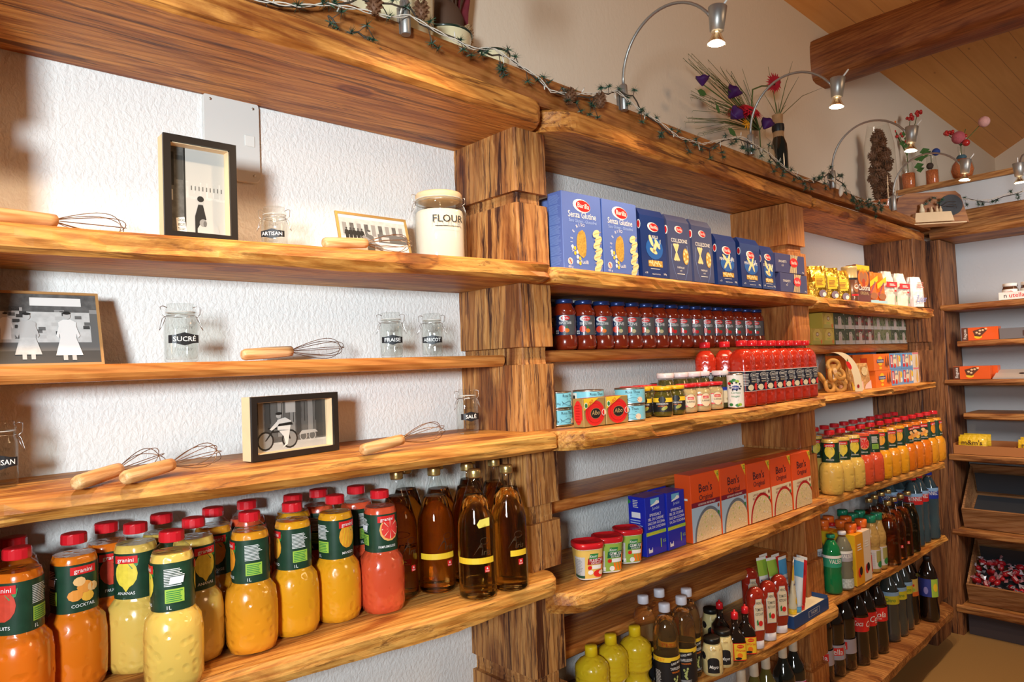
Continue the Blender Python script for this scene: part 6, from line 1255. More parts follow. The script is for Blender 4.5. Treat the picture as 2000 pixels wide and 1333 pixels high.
def drink_carton(key, m, m2, capm, w_=.075, d_=.095, h_=.205):
    b = MB().box((-w_/2, 0, 0), (w_/2, d_, h_), m, bev=.0012); S = flat(); L = flat((-w_/2, 0, 0), (0, -1, 0), (0, 0, 1), (-1, 0, 0)); c = MB().lathe([(.013, h_), (.014, h_+.001), (.0135, h_+.011), (.012, h_+.0125), (.001, h_+.0125)], capm, 18); c.v = [(x, y+d_*.35, z) for x, y, z in c.v]
    b.rect(L, -d_+.002, .001, -.002, h_-.001, m2, .0004); 
    if m2 is not m: b.ell(S, .004, .055, .014, .018, BLK, .0006, 12, ); b.ell(S, -.008, .050, .016, .020, RED, .0005, 12)
    b.lines(S, -.02, .02, .14, .17, 3, WHT, .0006); b.ell(L, -.045, .08, .022, .032, ORG, .0006, 12)
    define(key, [('carton', b), ('screw_cap', c)])
YC = P('carton_orange_yellow', (.82, .36, .015), .38, coat=.3); YC2 = P('carton_yellow', (.85, .52, .02), .38, coat=.3); RC = P('carton_cream', (.80, .68, .55), .4); 
drink_carton('ct_yellow', YC, YC2, OCAP); drink_carton('ct_white', RC, CREAM, RED)
S = flat(); 
p = at(1672, 1152, z=T6c); place('ct_yellow', 'drink_carton', 'yellow-orange juice carton with orange cap at the shelf edge', 'carton', (2.955, -.300, T6c+.001), R(-1)); q = at(1694, 1142, z=T6c); place('ct_white', 'drink_carton', 'cream carton with a red cap behind the yellow-orange one', 'carton', (3.034, -.298, T6c+.001), R(-1))
place('ct_yellow', 'drink_carton', 'shaded yellow juice carton in the second row', 'carton', (2.955, -.195, T6c+.001), 0); place('ct_white', 'drink_carton', 'shaded cream carton in the second row with a dark red cap', 'carton', (3.034, -.192, T6c+.001), 0)
TEAO = juice('ice_tea_amber', (.50, .12, .015), .12); TEAG = juice('green_tea_beige', (.48, .30, .09), .14)
def teab(key, jm, capm, lm):
    h = .24; r = .034; b = MB().lathe([(r*.8, 0), (r*.97, .003), (r, .012), (r, .10), (r*.93, .106), (r, .112), (r*1.03, .135), (r*.98, .155), (r*.62, .195), (r*.60, .210)], jm, 22); c = MB().lathe([(.0225, .211), (.0235, .2115), (.0230, .238), (.021, .240), (.001, .240)], capm, 22)
    l = MB().lathe([(r+.0006, .018), (r+.0006, .098)], P('tea_sleeve', (.62, .58, .58), .45), 24, caps=False); S = cyl(r+.0010); l.rect(S, .0, .045, .03, .094, lm, .0003, 6); l.lines(S, -.026, -.004, .030, .090, 7, GRYL, .0004, 3, 3); l.ell(S, .018, .036, .014, .014, GRN if lm is not RED else RED, .0006, 10)
    define(key, [('bottle', b), ('cap', c), ('label', l)])
teab('tea_o', TEAO, OCAP, RED); teab('tea_g', TEAG, GCAP, P('kiwi_print', (.35, .32, .10), .4))
for k, px, py, lab in (('tea_o', 1681, 1027, 'amber iced tea bottle with orange cap behind the cartons'), ('tea_o', 1700, 1018, 'amber iced tea bottle with orange cap next to the green-capped ones'), ('tea_g', 1716, 1010, 'beige green-tea bottle with green cap and price sticker'), ('tea_o', 1667, 1013, 'orange-capped bottle in the second row'), ('tea_o', 1652, 1021, 'orange-capped bottle in shade, second from the smooth post'),
    ('tea_o', 1635, 1010, 'orange-capped bottle at the back near the post'), ('tea_o', 1616, 1017, 'orange-capped bottle hard against the smooth post'), ('tea_g', 1683, 1006, 'green-capped bottle in the second row'), ('tea_g', 1690, 1000, 'green-capped bottle at the back, right of the other'), ('tea_g', 1655, 999, 'green-capped bottle in deep shade at the back'), ('tea_g', 1722, 1004, 'green-capped bottle right behind the stickered beige one')):
    p = at(px, py, z=T6c+.238); p.z = T6c+.001; p.y = max(min(p.y, -.045), -.262); place(k, 'iced_tea_bottle', lab, 'bottle', p, face(p, 30), 'iced tea bottles')
iris('ir_pink', (.92, .66, .42), 0, .224, False); iris('ir_orange', (.95, .50, .12), 0, .224); iris('ir_green', (.50, .52, .25), 0, .224, False)
for i, (k, px, py, lab) in enumerate((('ir_pink', 1733, 979, 'tall clear bottle of pinkish juice with gold cap, first of the front row'), ('ir_orange', 1745, 972, 'tall bottle of orange-brown juice with gold cap, second of the front row'), ('ir_orange', 1758, 966, 'tall bottle of orange-brown juice with gold cap, third of the front row'), ('ir_green', 1772, 960, 'tall greenish bottle with gold cap beside the water'),
    ('ir_orange', 1698, 974, 'shaded tall gold-capped bottle, leftmost at the back'), ('ir_orange', 1712, 968, 'shaded tall gold-capped bottle, second at the back'), ('ir_pink', 1725, 962, 'shaded tall gold-capped bottle, third at the back'), ('ir_orange', 1737, 957, 'shaded tall gold-capped bottle, fourth at the back'))):
    p = at(px, py, z=T6c+.280); place(k, 'apple_juice_bottle', lab, 'bottle', (p.x, min(p.y, -.05), T6c+.001), face(p, 10), 'gold-capped juice bottles in the right bay')
water('w_red', .335, .042, DKW, REDCAP, RED, .60, .76, 'HENNIEZ', WHT, lab2=P('pale_sky', (.30, .50, .72), .4)); water('w_blue', .335, .042, DKW, BCAP, BLUE, .60, .76, 'HENNIEZ', WHT, lab2=P('pale_sky', (.30, .50, .72), .4))
for i, (x, y, k, lab) in enumerate(((3.73, -.252, 'w_red', 'large water bottle with red label, left of two'), (3.822, -.250, 'w_red', 'large water bottle with red label, right of two'), (3.925, -.262, 'w_blue', 'large water bottle with blue label at the end by the corner'), (3.90, -.165, 'w_blue', 'large blue-labelled water bottle behind the front row'), (3.80, -.155, 'w_red', 'large red-labelled water bottle behind the front row'), (3.70, -.150, 'w_blue', 'large water bottle in deep shade behind the first red one'))):
    place(k, 'water_bottle', lab, 'bottle', (x, y, T6c+.001), face((x, y), 12), 'large mineral water bottles', s=1)

# ------------------------------------------------------------------ soft drinks on the lowest board
COLA = P('cola_bottle', (.012, .006, .004), .05, coat=1); T7 = .2005
def soda(key, body, labm, z0, z1, word, wm, extra=None, h=.305, r=.042):
    b = MB().lathe([(r*.72, 0), (r*.9, .003), (r*.98, .014), (r, .05), (r*.96, .10), (r*.93, .13), (r*.98, .15), (r, .20), (r*.98, .215), (r*.75, .250), (r*.42, .278), (r*.36, .286)], body, 24); c = MB().lathe([(.0155, .286), (.0165, .2865), (.0160, .303), (.014, .305), (.001, .305)], {'soda_citro': YEL}.get(key, BLK if key != 'soda_rivella' else RED), 18)
    l = MB().lathe([(r+.0008, z0), (r+.0008, z1)], labm, 26, caps=False); S = cyl(r+.0012); l.text(S, word, .006, z0+(z1-z0)*.32, (z1-z0)*.42, wm, .0006, wmax=r*1.9, shear=.25 if key == 'soda_cola' else 0)
    if extra: extra(l, S)
    define(key, [('bottle', b), ('cap', c), ('label', l)])
def ex_cola(l, S):
    l.text(S, 'Coca', -.058, .165, .022, WHT, .0006, wmax=.042, shear=.25); l.text(S, 'Taste', .010, .150, .006, WHT, .0006); l.text(S, 'RECYCLE ME', -.098, .168, .009, WHT, .0006, rot=math.pi/2, wmax=.045); l.text(S, 'AGAIN', -.086, .168, .009, WHT, .0006, rot=math.pi/2, wmax=.035)
soda('soda_cola', COLA, RED, .140, .198, 'Cola', WHT, ex_cola)
def ex_riv(l, S): l.rect(S, -.045, .088, .045, .118, RED, .0003, 14); l.text(S, 'rivella', .004, .092, .022, WHT, .0008, wmax=.080); l.poly(S, [(-.02, .078), (.04, .072), (.04, .086), (-.02, .086)], P('pale_sky', (.30, .50, .72), .4), .0004)
soda('soda_rivella', COLA, P('rivella_label', (.42, .38, .42), .4), .070, .128, ' ', WHT, ex_riv)
def ex_cit(l, S): l.rect(S, -.13, .205, .13, .222, P('pale_sky', (.30, .50, .72), .4), -.0002, 26)
soda('soda_citro', P('citro_bottle', (.06, .075, .07), .06, coat=1, trans=.3), P('citro_yellow', (.70, .62, .03), .4), .168, .205, 'Citro', GRN, ex_cit)
def ex_tea(l, S): l.rect(S, -.13, .135, .13, .155, P('label_orange', (.80, .16, .02), .4), .0003, 26); l.ell(S, .0, .190, .016, .020, CREAM, .0004, 12); l.rect(S, .0, .182, .024, .192, RED, .0008, 5); l.ell(S, .016, .166, .012, .008, LIME, .0008, 10)
soda('soda_tea', COLA, P('tea_label_yellow', (.72, .50, .10), .4), .135, .215, ' ', WHT, ex_tea)
def ex_blue(l, S): l.rect(S, .012, .120, .050, .205, LIME, .0003, 8); l.ell(S, .032, .165, .012, .02, YEL, .0006, 10); l.ell(S, -.012, .150, .010, .018, P('violet_print', (.25, .25, .65), .4), .0006, 10)
soda('soda_blue', COLA, P('label_royal_blue', (.03, .05, .30), .4), .120, .205, ' ', WHT, ex_blue)
st = MB().rect(cyl(.0405), -.012, .232, .008, .242, STICK, .0016, 4, slant=.004)
for i, (px, py, k, d, lab) in enumerate(((1612, 1336, 'soda_rivella', -28, 'dark soft drink bottle with a small red and white label, leftmost behind the post'), (1632, 1325, 'soda_rivella', -5, 'dark soft drink bottle with a small red and white label, middle of three'), (1654, 1312, 'soda_rivella', -50, 'dark soft drink bottle with a small red and white label, right of three'),
    (1683, 1300, 'soda_cola', 75, 'large cola bottle turned to its RECYCLE ME text'), (1699, 1288, 'soda_cola', 50, 'cola bottle half hidden between the two front ones'), (1717, 1279, 'soda_cola', 0, 'large cola bottle whose label reads Cola'), (1741, 1256, 'soda_citro', 0, 'clear-grey lemonade bottle with yellow label, nearest'), (1756, 1245, 'soda_citro', 8, 'clear-grey lemonade bottle with yellow label, middle'), (1768, 1232, 'soda_citro', 15, 'clear-grey lemonade bottle with yellow label, furthest'),
    (1778, 1222, 'soda_tea', 5, 'dark iced tea bottle with orange-yellow label, left of two'), (1791, 1211, 'soda_tea', 0, 'dark iced tea bottle with orange-yellow label, right of two'), (1814, 1186, 'soda_blue', 0, 'dark bottle with a blue and green label at the corner end'))):
    q = at(px, py, z=T7); v = Vector((q.x-CAMP.x, q.y-CAMP.y, 0)).normalized(); p = q+v*.042; p.z = T7+.001; p.y = p.y if px < 1800 else -.285; p.x = p.x if px < 1800 else xat(1815, 1130, -.292); place(k, 'soft_drink_bottle', lab, 'bottle', p, face(p, d), 'large soft drink bottles')
for i in range(8): p = Vector((2.98+i*.115, -.105, T7+.001)); place(('soda_cola', 'soda_cola', 'soda_cola', 'soda_citro', 'soda_citro', 'soda_tea', 'soda_tea', 'soda_blue')[i], 'soft_drink_bottle', ORD[i]+' bottle from the left in the dark back row of soft drinks', 'bottle', p, face(p, 10), 'back row of soft drinks')

# ------------------------------------------------------------------ things on the side shelving (fronts face -x)
def side(u, v, off): return None
FX = (0, -1, 0); 
def sflat(o=(0, 0, 0)): return flat(o, (0, -1, 0), (0, 0, 1), (-1, 0, 0))
def group_obj(name, label, cat, loc, rz=0, group=None, tilt=0):
    r = bpy.data.objects.new(name, None); COL.objects.link(r); r.location = loc; r.rotation_euler = (0, tilt, rz); return tag(r, label, cat, group)
# tray of spread jars
r = group_obj('jar_tray', 'white cardboard tray with black and red lettering holding spread jars', 'tray', (4.27, -.600, 1.7475))
b = MB(); t = .002
for a0, a1 in (((-.055, -.16, 0), (.055, .05, t)), ((-.055, -.16, t), (-.053, .05, .038)), ((.053, -.16, t), (.055, .05, .038)), ((-.053, .048, t), (.053, .05, .038)), ((-.053, -.16, t), (.053, -.158, .038))): b.box(a0, a1, WHT)
S = sflat((-.055, 0, 0)); b.text(S, 'n', -.022, .010, .022, BLK, .0006); b.text(S, 'utella', .026, .010, .022, RED, .0006, wmax=.075); child(r, 'tray', b)
NJ = P('spread_brown', (.10, .035, .015), .15, coat=.8)
b = MB().lathe([(.026, 0), (.033, .003), (.034, .012), (.034, .050), (.030, .062), (.030, .064)], NJ, 22, 2.6); c = MB().lathe([(.031, .0645), (.032, .066), (.032, .079), (.030, .081), (.001, .081)], WHT, 22); l = MB().lathe([(.0345, .014), (.0345, .050)], WHT, 24, 2.6, caps=False); S = cyl(.0349, a0=math.pi, sq=2.6); l.text(S, 'nutella', 0, .032, .010, RED, .0006, wmax=.045); l.ell(S, .006, .022, .014, .007, P('cup_print_brown', (.35, .14, .06), .4), .0006, 10)
define('spread', [('jar', b), ('lid', c), ('label', l)])
place('spread', 'spread_jar', 'jar of brown spread at the near corner of the white tray', 'jar', (4.265, -.590, 1.7505), 0, 'spread jars in the tray'); place('spread', 'spread_jar', 'jar of brown spread at the right of the white tray', 'jar', (4.262, -.668, 1.7505), R(20), 'spread jars in the tray'); place('spread', 'spread_jar', 'jar of brown spread cut by the right edge', 'jar', (4.262, -.735, 1.7505), R(20), 'spread jars in the tray')
# orange biscuit packs
RO = P('ragusa_orange', (.78, .11, .015), .38, coat=.3); CH = P('ragusa_choc', (.12, .04, .02), .4, coat=.3)
b = MB().box((0, -.165, 0), (.055, 0, .068), RO, bev=.0008); S = sflat(); b.rect(S, .001, .001, .030, .067, CH, .0005); b.text(S, 'Ragusa', .022, .034, .014, WHT, .0009, rot=math.pi/2, wmax=.056); b.poly(S, [(.052, .050), (.100, .064), (.116, .050), (.085, .018), (.060, .022)], CH, .0006)
for u, v in ((.070, .040), (.085, .050), (.098, .052), (.082, .034), (.112, .058)): b.ell(S, u, v, .006, .005, PALEW, .0010, 8)
b.ell(S, .075, .018, .018, .010, YEL, .0005, 10); define('ragusa', [('carton', b)])
place('ragusa', 'biscuit_pack', 'orange and brown chocolate pack on the upper side shelf', 'pack', (4.262, -.362, 1.550), 0); place('ragusa', 'biscuit_pack', 'orange and brown chocolate pack on the cracked side shelf', 'pack', (4.225, -.322, 1.347), R(3)); place('ragusa', 'biscuit_pack', 'second orange chocolate pack just behind the one on the cracked shelf', 'pack', (4.30, -.34, 1.347), 0)
GT = P('grey_tray_card', (.16, .15, .16), .5); PT = P('pale_tray_card', (.50, .44, .40), .5)
b = MB(); b.box((0, -.30, 0), (.10, 0, .055), GT, bev=.001); b.rect(sflat(), .10, .012, .16, .040, P('choc_stain_print', (.07, .035, .03), .5), .0006); single('snack_tray', b, 'dark grey card tray beside the upper orange chocolate pack', 'tray', None, (4.265, -.530, 1.550))
b = MB(); b.box((0, -.32, 0), (.11, 0, .006), PT); b.add([(0.002, -.318, .0065), (.108, -.318, .045), (.108, -.002, .045), (.002, -.002, .0065)], [(0, 1, 2, 3)], PT); b.add([(.002, -.318, .0062), (.108, -.318, .0062), (.108, -.002, .0062), (.002, -.002, .0062), (.108, -.318, .045), (.108, -.002, .045)], [(0, 1, 4), (2, 3, 5), (1, 2, 5, 4)], PT)
for u in (.12, .2, .27): b.blob((.05, -u, .026), .012, P('choc_stain_print', (.07, .035, .03), .5), 8, 5, 1, 1.4, .4)
single('snack_tray', b, 'pale sloping card tray beside the lower orange chocolate packs', 'tray', None, (4.235, -.495, 1.347))
single('snack_wrapper', MB().box((0, -.06, 0), (.05, 0, .012), RED, bev=.001), 'red wrapped bar at the right edge on the pale tray', 'bar', None, (4.29, -.66, 1.393))
# yellow sweets in open box
CBX = P('orange_card_box', (.48, .19, .06), .5)
b = MB(); 
for a0, a1 in (((0, -.55, 0), (.16, 0, .003)), ((0, -.55, .003), (.003, 0, .046)), ((.157, -.55, .003), (.16, 0, .060)), ((.003, -.003, .003), (.157, 0, .055)), ((.003, -.27, .003), (.157, -.267, .046))): b.box(a0, a1, CBX)
single('open_box', b, 'low orange-brown open box on the side shelf holding yellow sweet packets', 'box', None, (4.225, -.300, .9535))
MMY = P('sweet_yellow', (.80, .52, .02), .3, coat=.5, bump=.5, bscale=60)
def packet(key, w_, h_, m, word, wm):
    b = MB(); vs = []; n_ = 8; q = random.Random(2)
    for i in range(n_+1):
        for j in range(5):
            u, v = i/n_, j/4; e = (math.sin(math.pi*u)**.5)*(math.sin(math.pi*v)**.6); 
            for sg in (-1, 1): vs.append((sg*(.0012+.009*e)+q.uniform(-.0006, .0006), -w_*u, h_*v))
    F = []
    for i in range(n_):
        for j in range(4):
            a = (i*5+j)*2; bb = ((i+1)*5+j)*2; F.append((a, bb, bb+2, a+2)); F.append((a+1, a+3, bb+3, bb+1))
    b.add(vs, F, m, True); ps = [('wrapper', b)]
    if word: l = MB(); l.text(sflat((-.0104, 0, 0)), word, w_*.5, h_*.28, h_*.42, wm, .0006, wmax=w_*.8); ps.append(('lettering', l))
    define(key, ps)
packet('mm', .125, .060, MMY, 'm&m\'s', P('sweet_brown_letters', (.07, .025, .015), .4))
for i, (x, y, z, rz, ty, lab) in enumerate(((4.240, -.320, .984, 2, 16, 'yellow sweet packet at the front of the left compartment'), (4.275, -.318, .990, 0, 8, 'yellow sweet packet behind the front one, left compartment'), (4.305, -.330, .995, -3, 4, 'yellow sweet packet at the back of the left compartment'), (4.25, -.58, .980, 1, 20, 'yellow sweet packet at the front of the right compartment'), (4.285, -.585, .988, 0, 8, 'yellow sweet packet behind the front one, right compartment'))):
    place('mm', 'sweet_packet', lab, 'sweets', (x, y, z), R(rz), 'yellow sweet packets', tilt=(0, R(ty)))
# sloping crates
def crate(lab, z, loc_y=-.305):
    r = group_obj('wooden_crate', lab, 'crate', (4.235, loc_y, z)); b = MB(); t = .012; W_ = .62; k = (1, 0)
    def slab(p0, p1, p2, p3, th, m=CRATE):
        v = [Vector(p) for p in (p0, p1, p2, p3)]; n_ = (v[1]-v[0]).cross(v[3]-v[0]).normalized()*th; b.add([*v, *[q+n_ for q in v]], [(3, 2, 1, 0), (4, 5, 6, 7), (0, 1, 5, 4), (1, 2, 6, 5), (2, 3, 7, 6), (3, 0, 4, 7)], m)
    # front board leans out, base slopes up to the back
    slab((.035, -.01, .001), (.035, -W_, .001), (.0, -W_, .105), (.0, -.01, .105), -t)
    slab((.05, -.01, .006), (.05, -W_, .006), (.27, -W_, .150), (.27, -.01, .150), t)
    slab((.245, -.01, .155), (.245, -W_, .155), (.20, -W_, .315), (.20, -.01, .315), -t)
    for y in (-.01, -W_): slab((.045, y, .005), (.262, y, .150), (.212, y, .315), (.008, y, .105), .010 if y > -.1 else -.010)
    child(r, 'crate_body', b)
    p_ = MB(); p_.add([(.060, -.03, .0275), (.060, -W_+.02, .0275), (.235, -W_+.02, .1435), (.235, -.03, .1435)], [(0, 1, 2, 3)], P('slate_liner', (.045, .048, .055), .6)); p_.add([(.228, -.03, .165), (.228, -W_+.02, .165), (.198, -W_+.02, .27), (.198, -.03, .27)], [(0, 1, 2, 3)], P('slate_liner', (.045, .048, .055), .6)); child(r, 'liner', p_); return r
crate('empty sloping wooden crate with a slate-grey liner', .558); crate('sloping wooden crate heaped with red wrapped sweets', .162)
CW = [P('sweet_red_wrap', (.45, .012, .02), .25, coat=.7), P('sweet_pink_wrap', (.62, .30, .34), .25, coat=.7), P('sweet_white_wrap', (.62, .55, .60), .3, coat=.6)]
for k in range(3):
    b = MB(); q = random.Random(k); b.blob((0, 0, 0), .018, CW[0], 8, 6, 1.3, .8, .8)
    for sg in (-1, 1):
        b.add([(sg*.020, 0, 0), (sg*.044, -.014, .006), (sg*.046, .0, -.005), (sg*.043, .014, .007), (sg*.040, 0, .010)], [(0, 1, 2), (0, 2, 3), (0, 3, 4), (0, 4, 1)], CW[2 if k != 1 else 1])
    b.rect(lambda u, v, o: Vector((u, v*.8, .0145+o)), -.012, -.008, .012, .008, CW[k % 2+1], .001); define('sweet%d' % k, [('wrapped_sweet', b)])
q = random.Random(11); n_ = 0
for row in range(7):
    for c_i in range(11):
        if n_ >= 77: break
        y = -.35-c_i*.052+q.uniform(-.02, .02); t = (row+q.random()*.5)/7; x = 4.30+t*.14; z = .162+.046+t*.100+.038+q.uniform(-.010, .030)
        o = place('sweet%d' % q.randrange(3), 'wrapped_sweet', 'red wrapped sweet lying in the heap in the lower wooden crate', 'sweet', (x, y, z), q.uniform(0, 6), 'red sweets in the crate', tilt=(q.uniform(-.9, .9), q.uniform(-.9, .9))); n_ += 1
q = random.Random(3)
for i in range(3): place('sweet0', 'wrapped_sweet', ('left', 'middle', 'right')[i]+' one of the few leftover sweets in the upper crate', 'sweet', (4.300, -.375-i*.038, .558+.062), q.random()*3, None, s=.45)

# ------------------------------------------------------------------ things standing above the shelving
ENA = P('cream_enamel', (.78, .68, .42), .25, coat=.6); ENK = P('dark_green_enamel_rim', (.015, .03, .02), .3, coat=.6)
def enamel(name, lab, x, y, r, h, z=2.166, flare=1.0, handle=False):
    t = group_obj(name, lab, 'pot', (x, y, z)); b = MB().lathe([(r*.82, 0), (r*.88, .004), (r*(.93 if flare == 1 else .80), h*.5), (r, h-.004), (r*.985, h-.001), (r*.95, h-.004), (r*.80, h*.3), (.001, h*.12)], ENA, 34); child(t, 'pot_body', b)
    q = MB().tube([(r*math.cos(a*math.pi/16), r*math.sin(a*math.pi/16), h-.001) for a in range(32)], .0035, ENK, 6, closed=True); child(t, 'rim', q)
    d = MB(); S = cyl(r*.95, a0=R(-128)); rr = random.Random(3)
    for i in range(14): u = rr.uniform(-.04, .04); v = h*.35+rr.uniform(-.02, .02); d.poly(lambda a, c, o: S(a, c, o+.006), [(u, v), (u+.004, v+.002), (u+.010, v+.016), (u+.006, v+.016)], ENK, .002)
    child(t, 'painted_flowers', d)
    if handle: hb = MB().tube([(-r*.8, -r*.5, h*.8), (-r*1.35, -r*.85, h*.7), (-r*1.3, -r*.8, h*.35), (-r*.85, -r*.5, h*.25)], .008, ENA, 8); child(t, 'handle', hb)
    return t
c = at(773, 60, y=-.13); enamel('enamel_pot', 'large cream enamel pot behind the leftmost lamp clamp', c.x, -.125, .098, .24)
c = at(896, 48, y=-.19); c.x += .012; enamel('enamel_bowl', 'cream enamel bowl with a black rim, middle of the three enamel pieces', c.x, -.12, .066, c.z-2.166, flare=.8)
c = at(978, 95, y=-.16); enamel('enamel_cup', 'smallest cream enamel cup with a black rim, right of the bowl', c.x+.01, -.115, .046, c.z-2.166)
# dried bouquet with raffia and burgundy cloth, behind the bowl
c = at(890, 20, y=-.07); t = group_obj('dried_bouquet', 'bundle of dried twigs, raffia and burgundy netting behind the enamel bowl', 'bouquet', (c.x-.02, -.075, 2.166)); q = random.Random(8)
RAF = P('raffia', (.50, .34, .17), .7); BUR = P('burgundy_netting', (.16, .015, .025), .7, var=.5, bscale=60); TWG = P('twig_brown', (.09, .045, .025), .8)
b = MB()
for i in range(26):
    a = q.uniform(-.5, .5); b.tube([(q.uniform(-.03, .0), q.uniform(-.02, .02), .10), (a*.05-.02, q.uniform(-.03, .02), .2), (a*.14-.03, q.uniform(-.05, .02), .34+q.random()*.12)], .0022, TWG, 5)
b.blob((-.03, -.01, .24), .055, TWG, 10, 7, 1, .8, 1.2); child(t, 'twigs', b)
b = MB()
for i in range(16): ph = q.random()*6; b.tube([(-.015+(.052+.006*math.sin(k+ph))*math.cos(k*.55), -.035+.02*math.sin(k*.55), .175+.045*math.sin(k*.55+ph*.3)+i*.002) for k in range(12)], .0012, RAF, 4)
child(t, 'raffia_tie', b)
b = MB(); vs = []
for i in range(9):
    for j in range(7): vs.append((-.02+.011*i*(.6+.08*j)+.004*math.sin(j*1.3), .0+.007*math.sin(i*2.1+j*.4), .100+j*.048+.006*math.sin(i)))
b.add(vs, [(i*7+j, (i+1)*7+j, (i+1)*7+j+1, i*7+j+1) for i in range(8) for j in range(6)], BUR, True); child(t, 'burgundy_netting', b)
# garland of larch twigs and cones with a fairy light cable
NEED = P('garland_needles', (.045, .12, .07), .6, var=.5, bscale=30); NEEDT = P('garland_frosted_tips', (.22, .28, .24), .6); STEM = P('garland_stem', (.07, .05, .035), .8); CONE = P('pine_cone', (.17, .075, .035), .65, var=.4, bscale=60); CAB = P('white_cable', (.74, .68, .58), .45)
def path(pts, plane): return [at(a, b_, **plane) for a, b_ in pts]
def cone(mb, c, s, rz=0):
    for k in range(7):
        t = k/6; rr = s*(.25+.75*math.sin(math.pi*(.18+.72*t))); z = c[2]+s*(.9-1.8*t)
        for i in range(8): a = 2*math.pi*(i+.5*(k % 2))/8+rz; mb.add([(c[0]+rr*.4*math.cos(a-.3), c[1]+rr*.4*math.sin(a-.3), z), (c[0]+rr*math.cos(a), c[1]+rr*math.sin(a), z+s*.10), (c[0]+rr*.4*math.cos(a+.3), c[1]+rr*.4*math.sin(a+.3), z), (c[0]+rr*.5*math.cos(a), c[1]+rr*.5*math.sin(a), z+s*.34)], [(0, 1, 3), (1, 2, 3), (0, 2, 1)], CONE)
    mb.blob(c, s*.55, CONE, 8, 6, 1, 1, 1.5)
def tuft(mb, c, s, q):
    for i in range(34):
        d = Vector((q.gauss(0, 1), q.gauss(0, 1), q.gauss(0, 1))).normalized(); e = Vector(c)+d*s*q.uniform(.6, 1.15); u = d.orthogonal().normalized()*.0019
        mb.add([Vector(c)+u, Vector(c)-u, e], [(0, 1, 2)], NEED if q.random() < .85 else NEEDT)
def garland(lab, pts, cones, seed):
    q = random.Random(seed); t = group_obj('larch_garland', lab, 'garland', pts[0]); o0 = Vector(pts[0]); P_ = [Vector(p)-o0 for p in pts]; fine = []
    for a, b_ in zip(P_, P_[1:]):
        n_ = max(2, int((b_-a).length/.02)); fine += [a+(b_-a)*k/n_+Vector((0, q.uniform(-.003, .003), q.uniform(-.004, .004))) for k in range(n_)]
    child(t, 'stem', MB().tube(fine, .0022, STEM, 5)); nd = MB(); tw = MB()
    for i, p in enumerate(fine):
        if i % 3 < 2:
            d = Vector((q.uniform(-.02, .02), q.uniform(-.012, .0), q.uniform(-.035, .022))); tw.tube([p, p+d*.5, p+d], .0010, STEM, 4); tuft(nd, p+d, .020, q)
            if q.random() < .35: d2 = d+Vector((q.uniform(-.02, .02), -.004, q.uniform(-.04, .0))); tw.tube([p+d, p+d2], .0009, STEM, 4); tuft(nd, p+d2, .018, q)
    child(t, 'twigs', tw)['kind'] = 'stuff'; child(t, 'needles', nd)['kind'] = 'stuff'
    for c in cones: k = MB(); c = Vector(c)-o0; cone(k, c, .021, q.random()*3); child(t, 'pine_cone', k)
    return t
G1 = [(430, -12), (520, 4), (590, 14), (650, 6), (700, 0), (745, 8), (800, 18), (822, 45), (850, 60), (905, 85), (950, 100), (1000, 118), (1040, 150), (1085, 184), (1140, 192), (1205, 178), (1235, 190), (1265, 228), (1310, 262), (1345, 276), (1385, 292), (1412, 275), (1440, 272), (1475, 285), (1500, 300), (1525, 328), (1555, 347), (1590, 358), (1618, 338), (1650, 362), (1668, 388), (1700, 396), (1728, 404)]
FY = dict(y=-.292); g1 = path(G1, FY)
garland('frosted larch garland with cones draped along the fascia of the long shelving', g1, [at(731, 12, y=-.30), at(823, 22, y=-.30), at(1112, 190, y=-.30), at(1172, 198, y=-.30)], 5)
for k, (sp, lab) in enumerate((([(640, 30), (655, 50), (672, 66), (700, 62), (718, 72), (745, 90)], 'short larch twig hanging down the fascia left of the first lamp clamp'), ([(975, 120), (985, 140), (968, 153)], 'short larch twig hanging over the end of the left top board'))): garland(lab, path(sp, dict(y=-.300)), [], 9+k)
G2 = [(1742, 402), (1760, 385), (1785, 378), (1820, 382), (1850, 388), (1880, 388), (1905, 390), (1935, 396), (1960, 385), (1985, 378), (2010, 372)]
g2 = path(G2, dict(x=4.22)); garland('larch garland along the side shelving above the carved board', g2, [], 21)
def cable(lab, pts, seed):
    q = random.Random(seed); t = group_obj('fairy_light_cable', lab, 'light string', pts[0]); o0 = Vector(pts[0]); fine = []
    for a, b_ in zip(pts, pts[1:]):
        a, b_ = Vector(a)-o0, Vector(b_)-o0; n_ = max(2, int((b_-a).length/.012)); fine += [a+(b_-a)*k/n_ for k in range(n_)]
    for s in (0, 1):
        child(t, 'wire', MB().tube([p+Vector((0, .0022*math.cos(i*.9+s*math.pi), .0028*math.sin(i*.9+s*math.pi))) for i, p in enumerate(fine)], .0013, CAB, 5))
    for i in range(4, len(fine), 11):
        p = fine[i]; d = Vector((q.uniform(-.01, .01), -.003, q.uniform(-.026, -.012) if q.random() < .6 else .018)); child(t, 'light', MB().tube([p, p+d*.4, p+d*.42, p+d], [.001, .001, .0022, .0012], CAB, 6))
cable('white fairy light cable woven through the long garland', path([(470, -10), (520, 3), (580, 12), (640, 8), (700, 18), (760, 34), (800, 30), (848, 58), (880, 75), (925, 95), (965, 95), (1010, 125), (1050, 150), (1075, 178), (1110, 184), (1160, 183), (1205, 178), (1250, 215), (1290, 240), (1325, 268), (1372, 282), (1415, 272), (1450, 268), (1505, 302), (1535, 330), (1570, 352), (1605, 350), (1625, 352), (1655, 372), (1672, 388), (1700, 396), (1735, 402)], dict(y=-.298)), 2)
cable('white fairy light cable along the side shelving', path([(1742, 398), (1765, 383), (1790, 378), (1820, 380), (1860, 384), (1900, 392), (1935, 390), (1965, 380), (2010, 372)], dict(x=4.215)), 3)
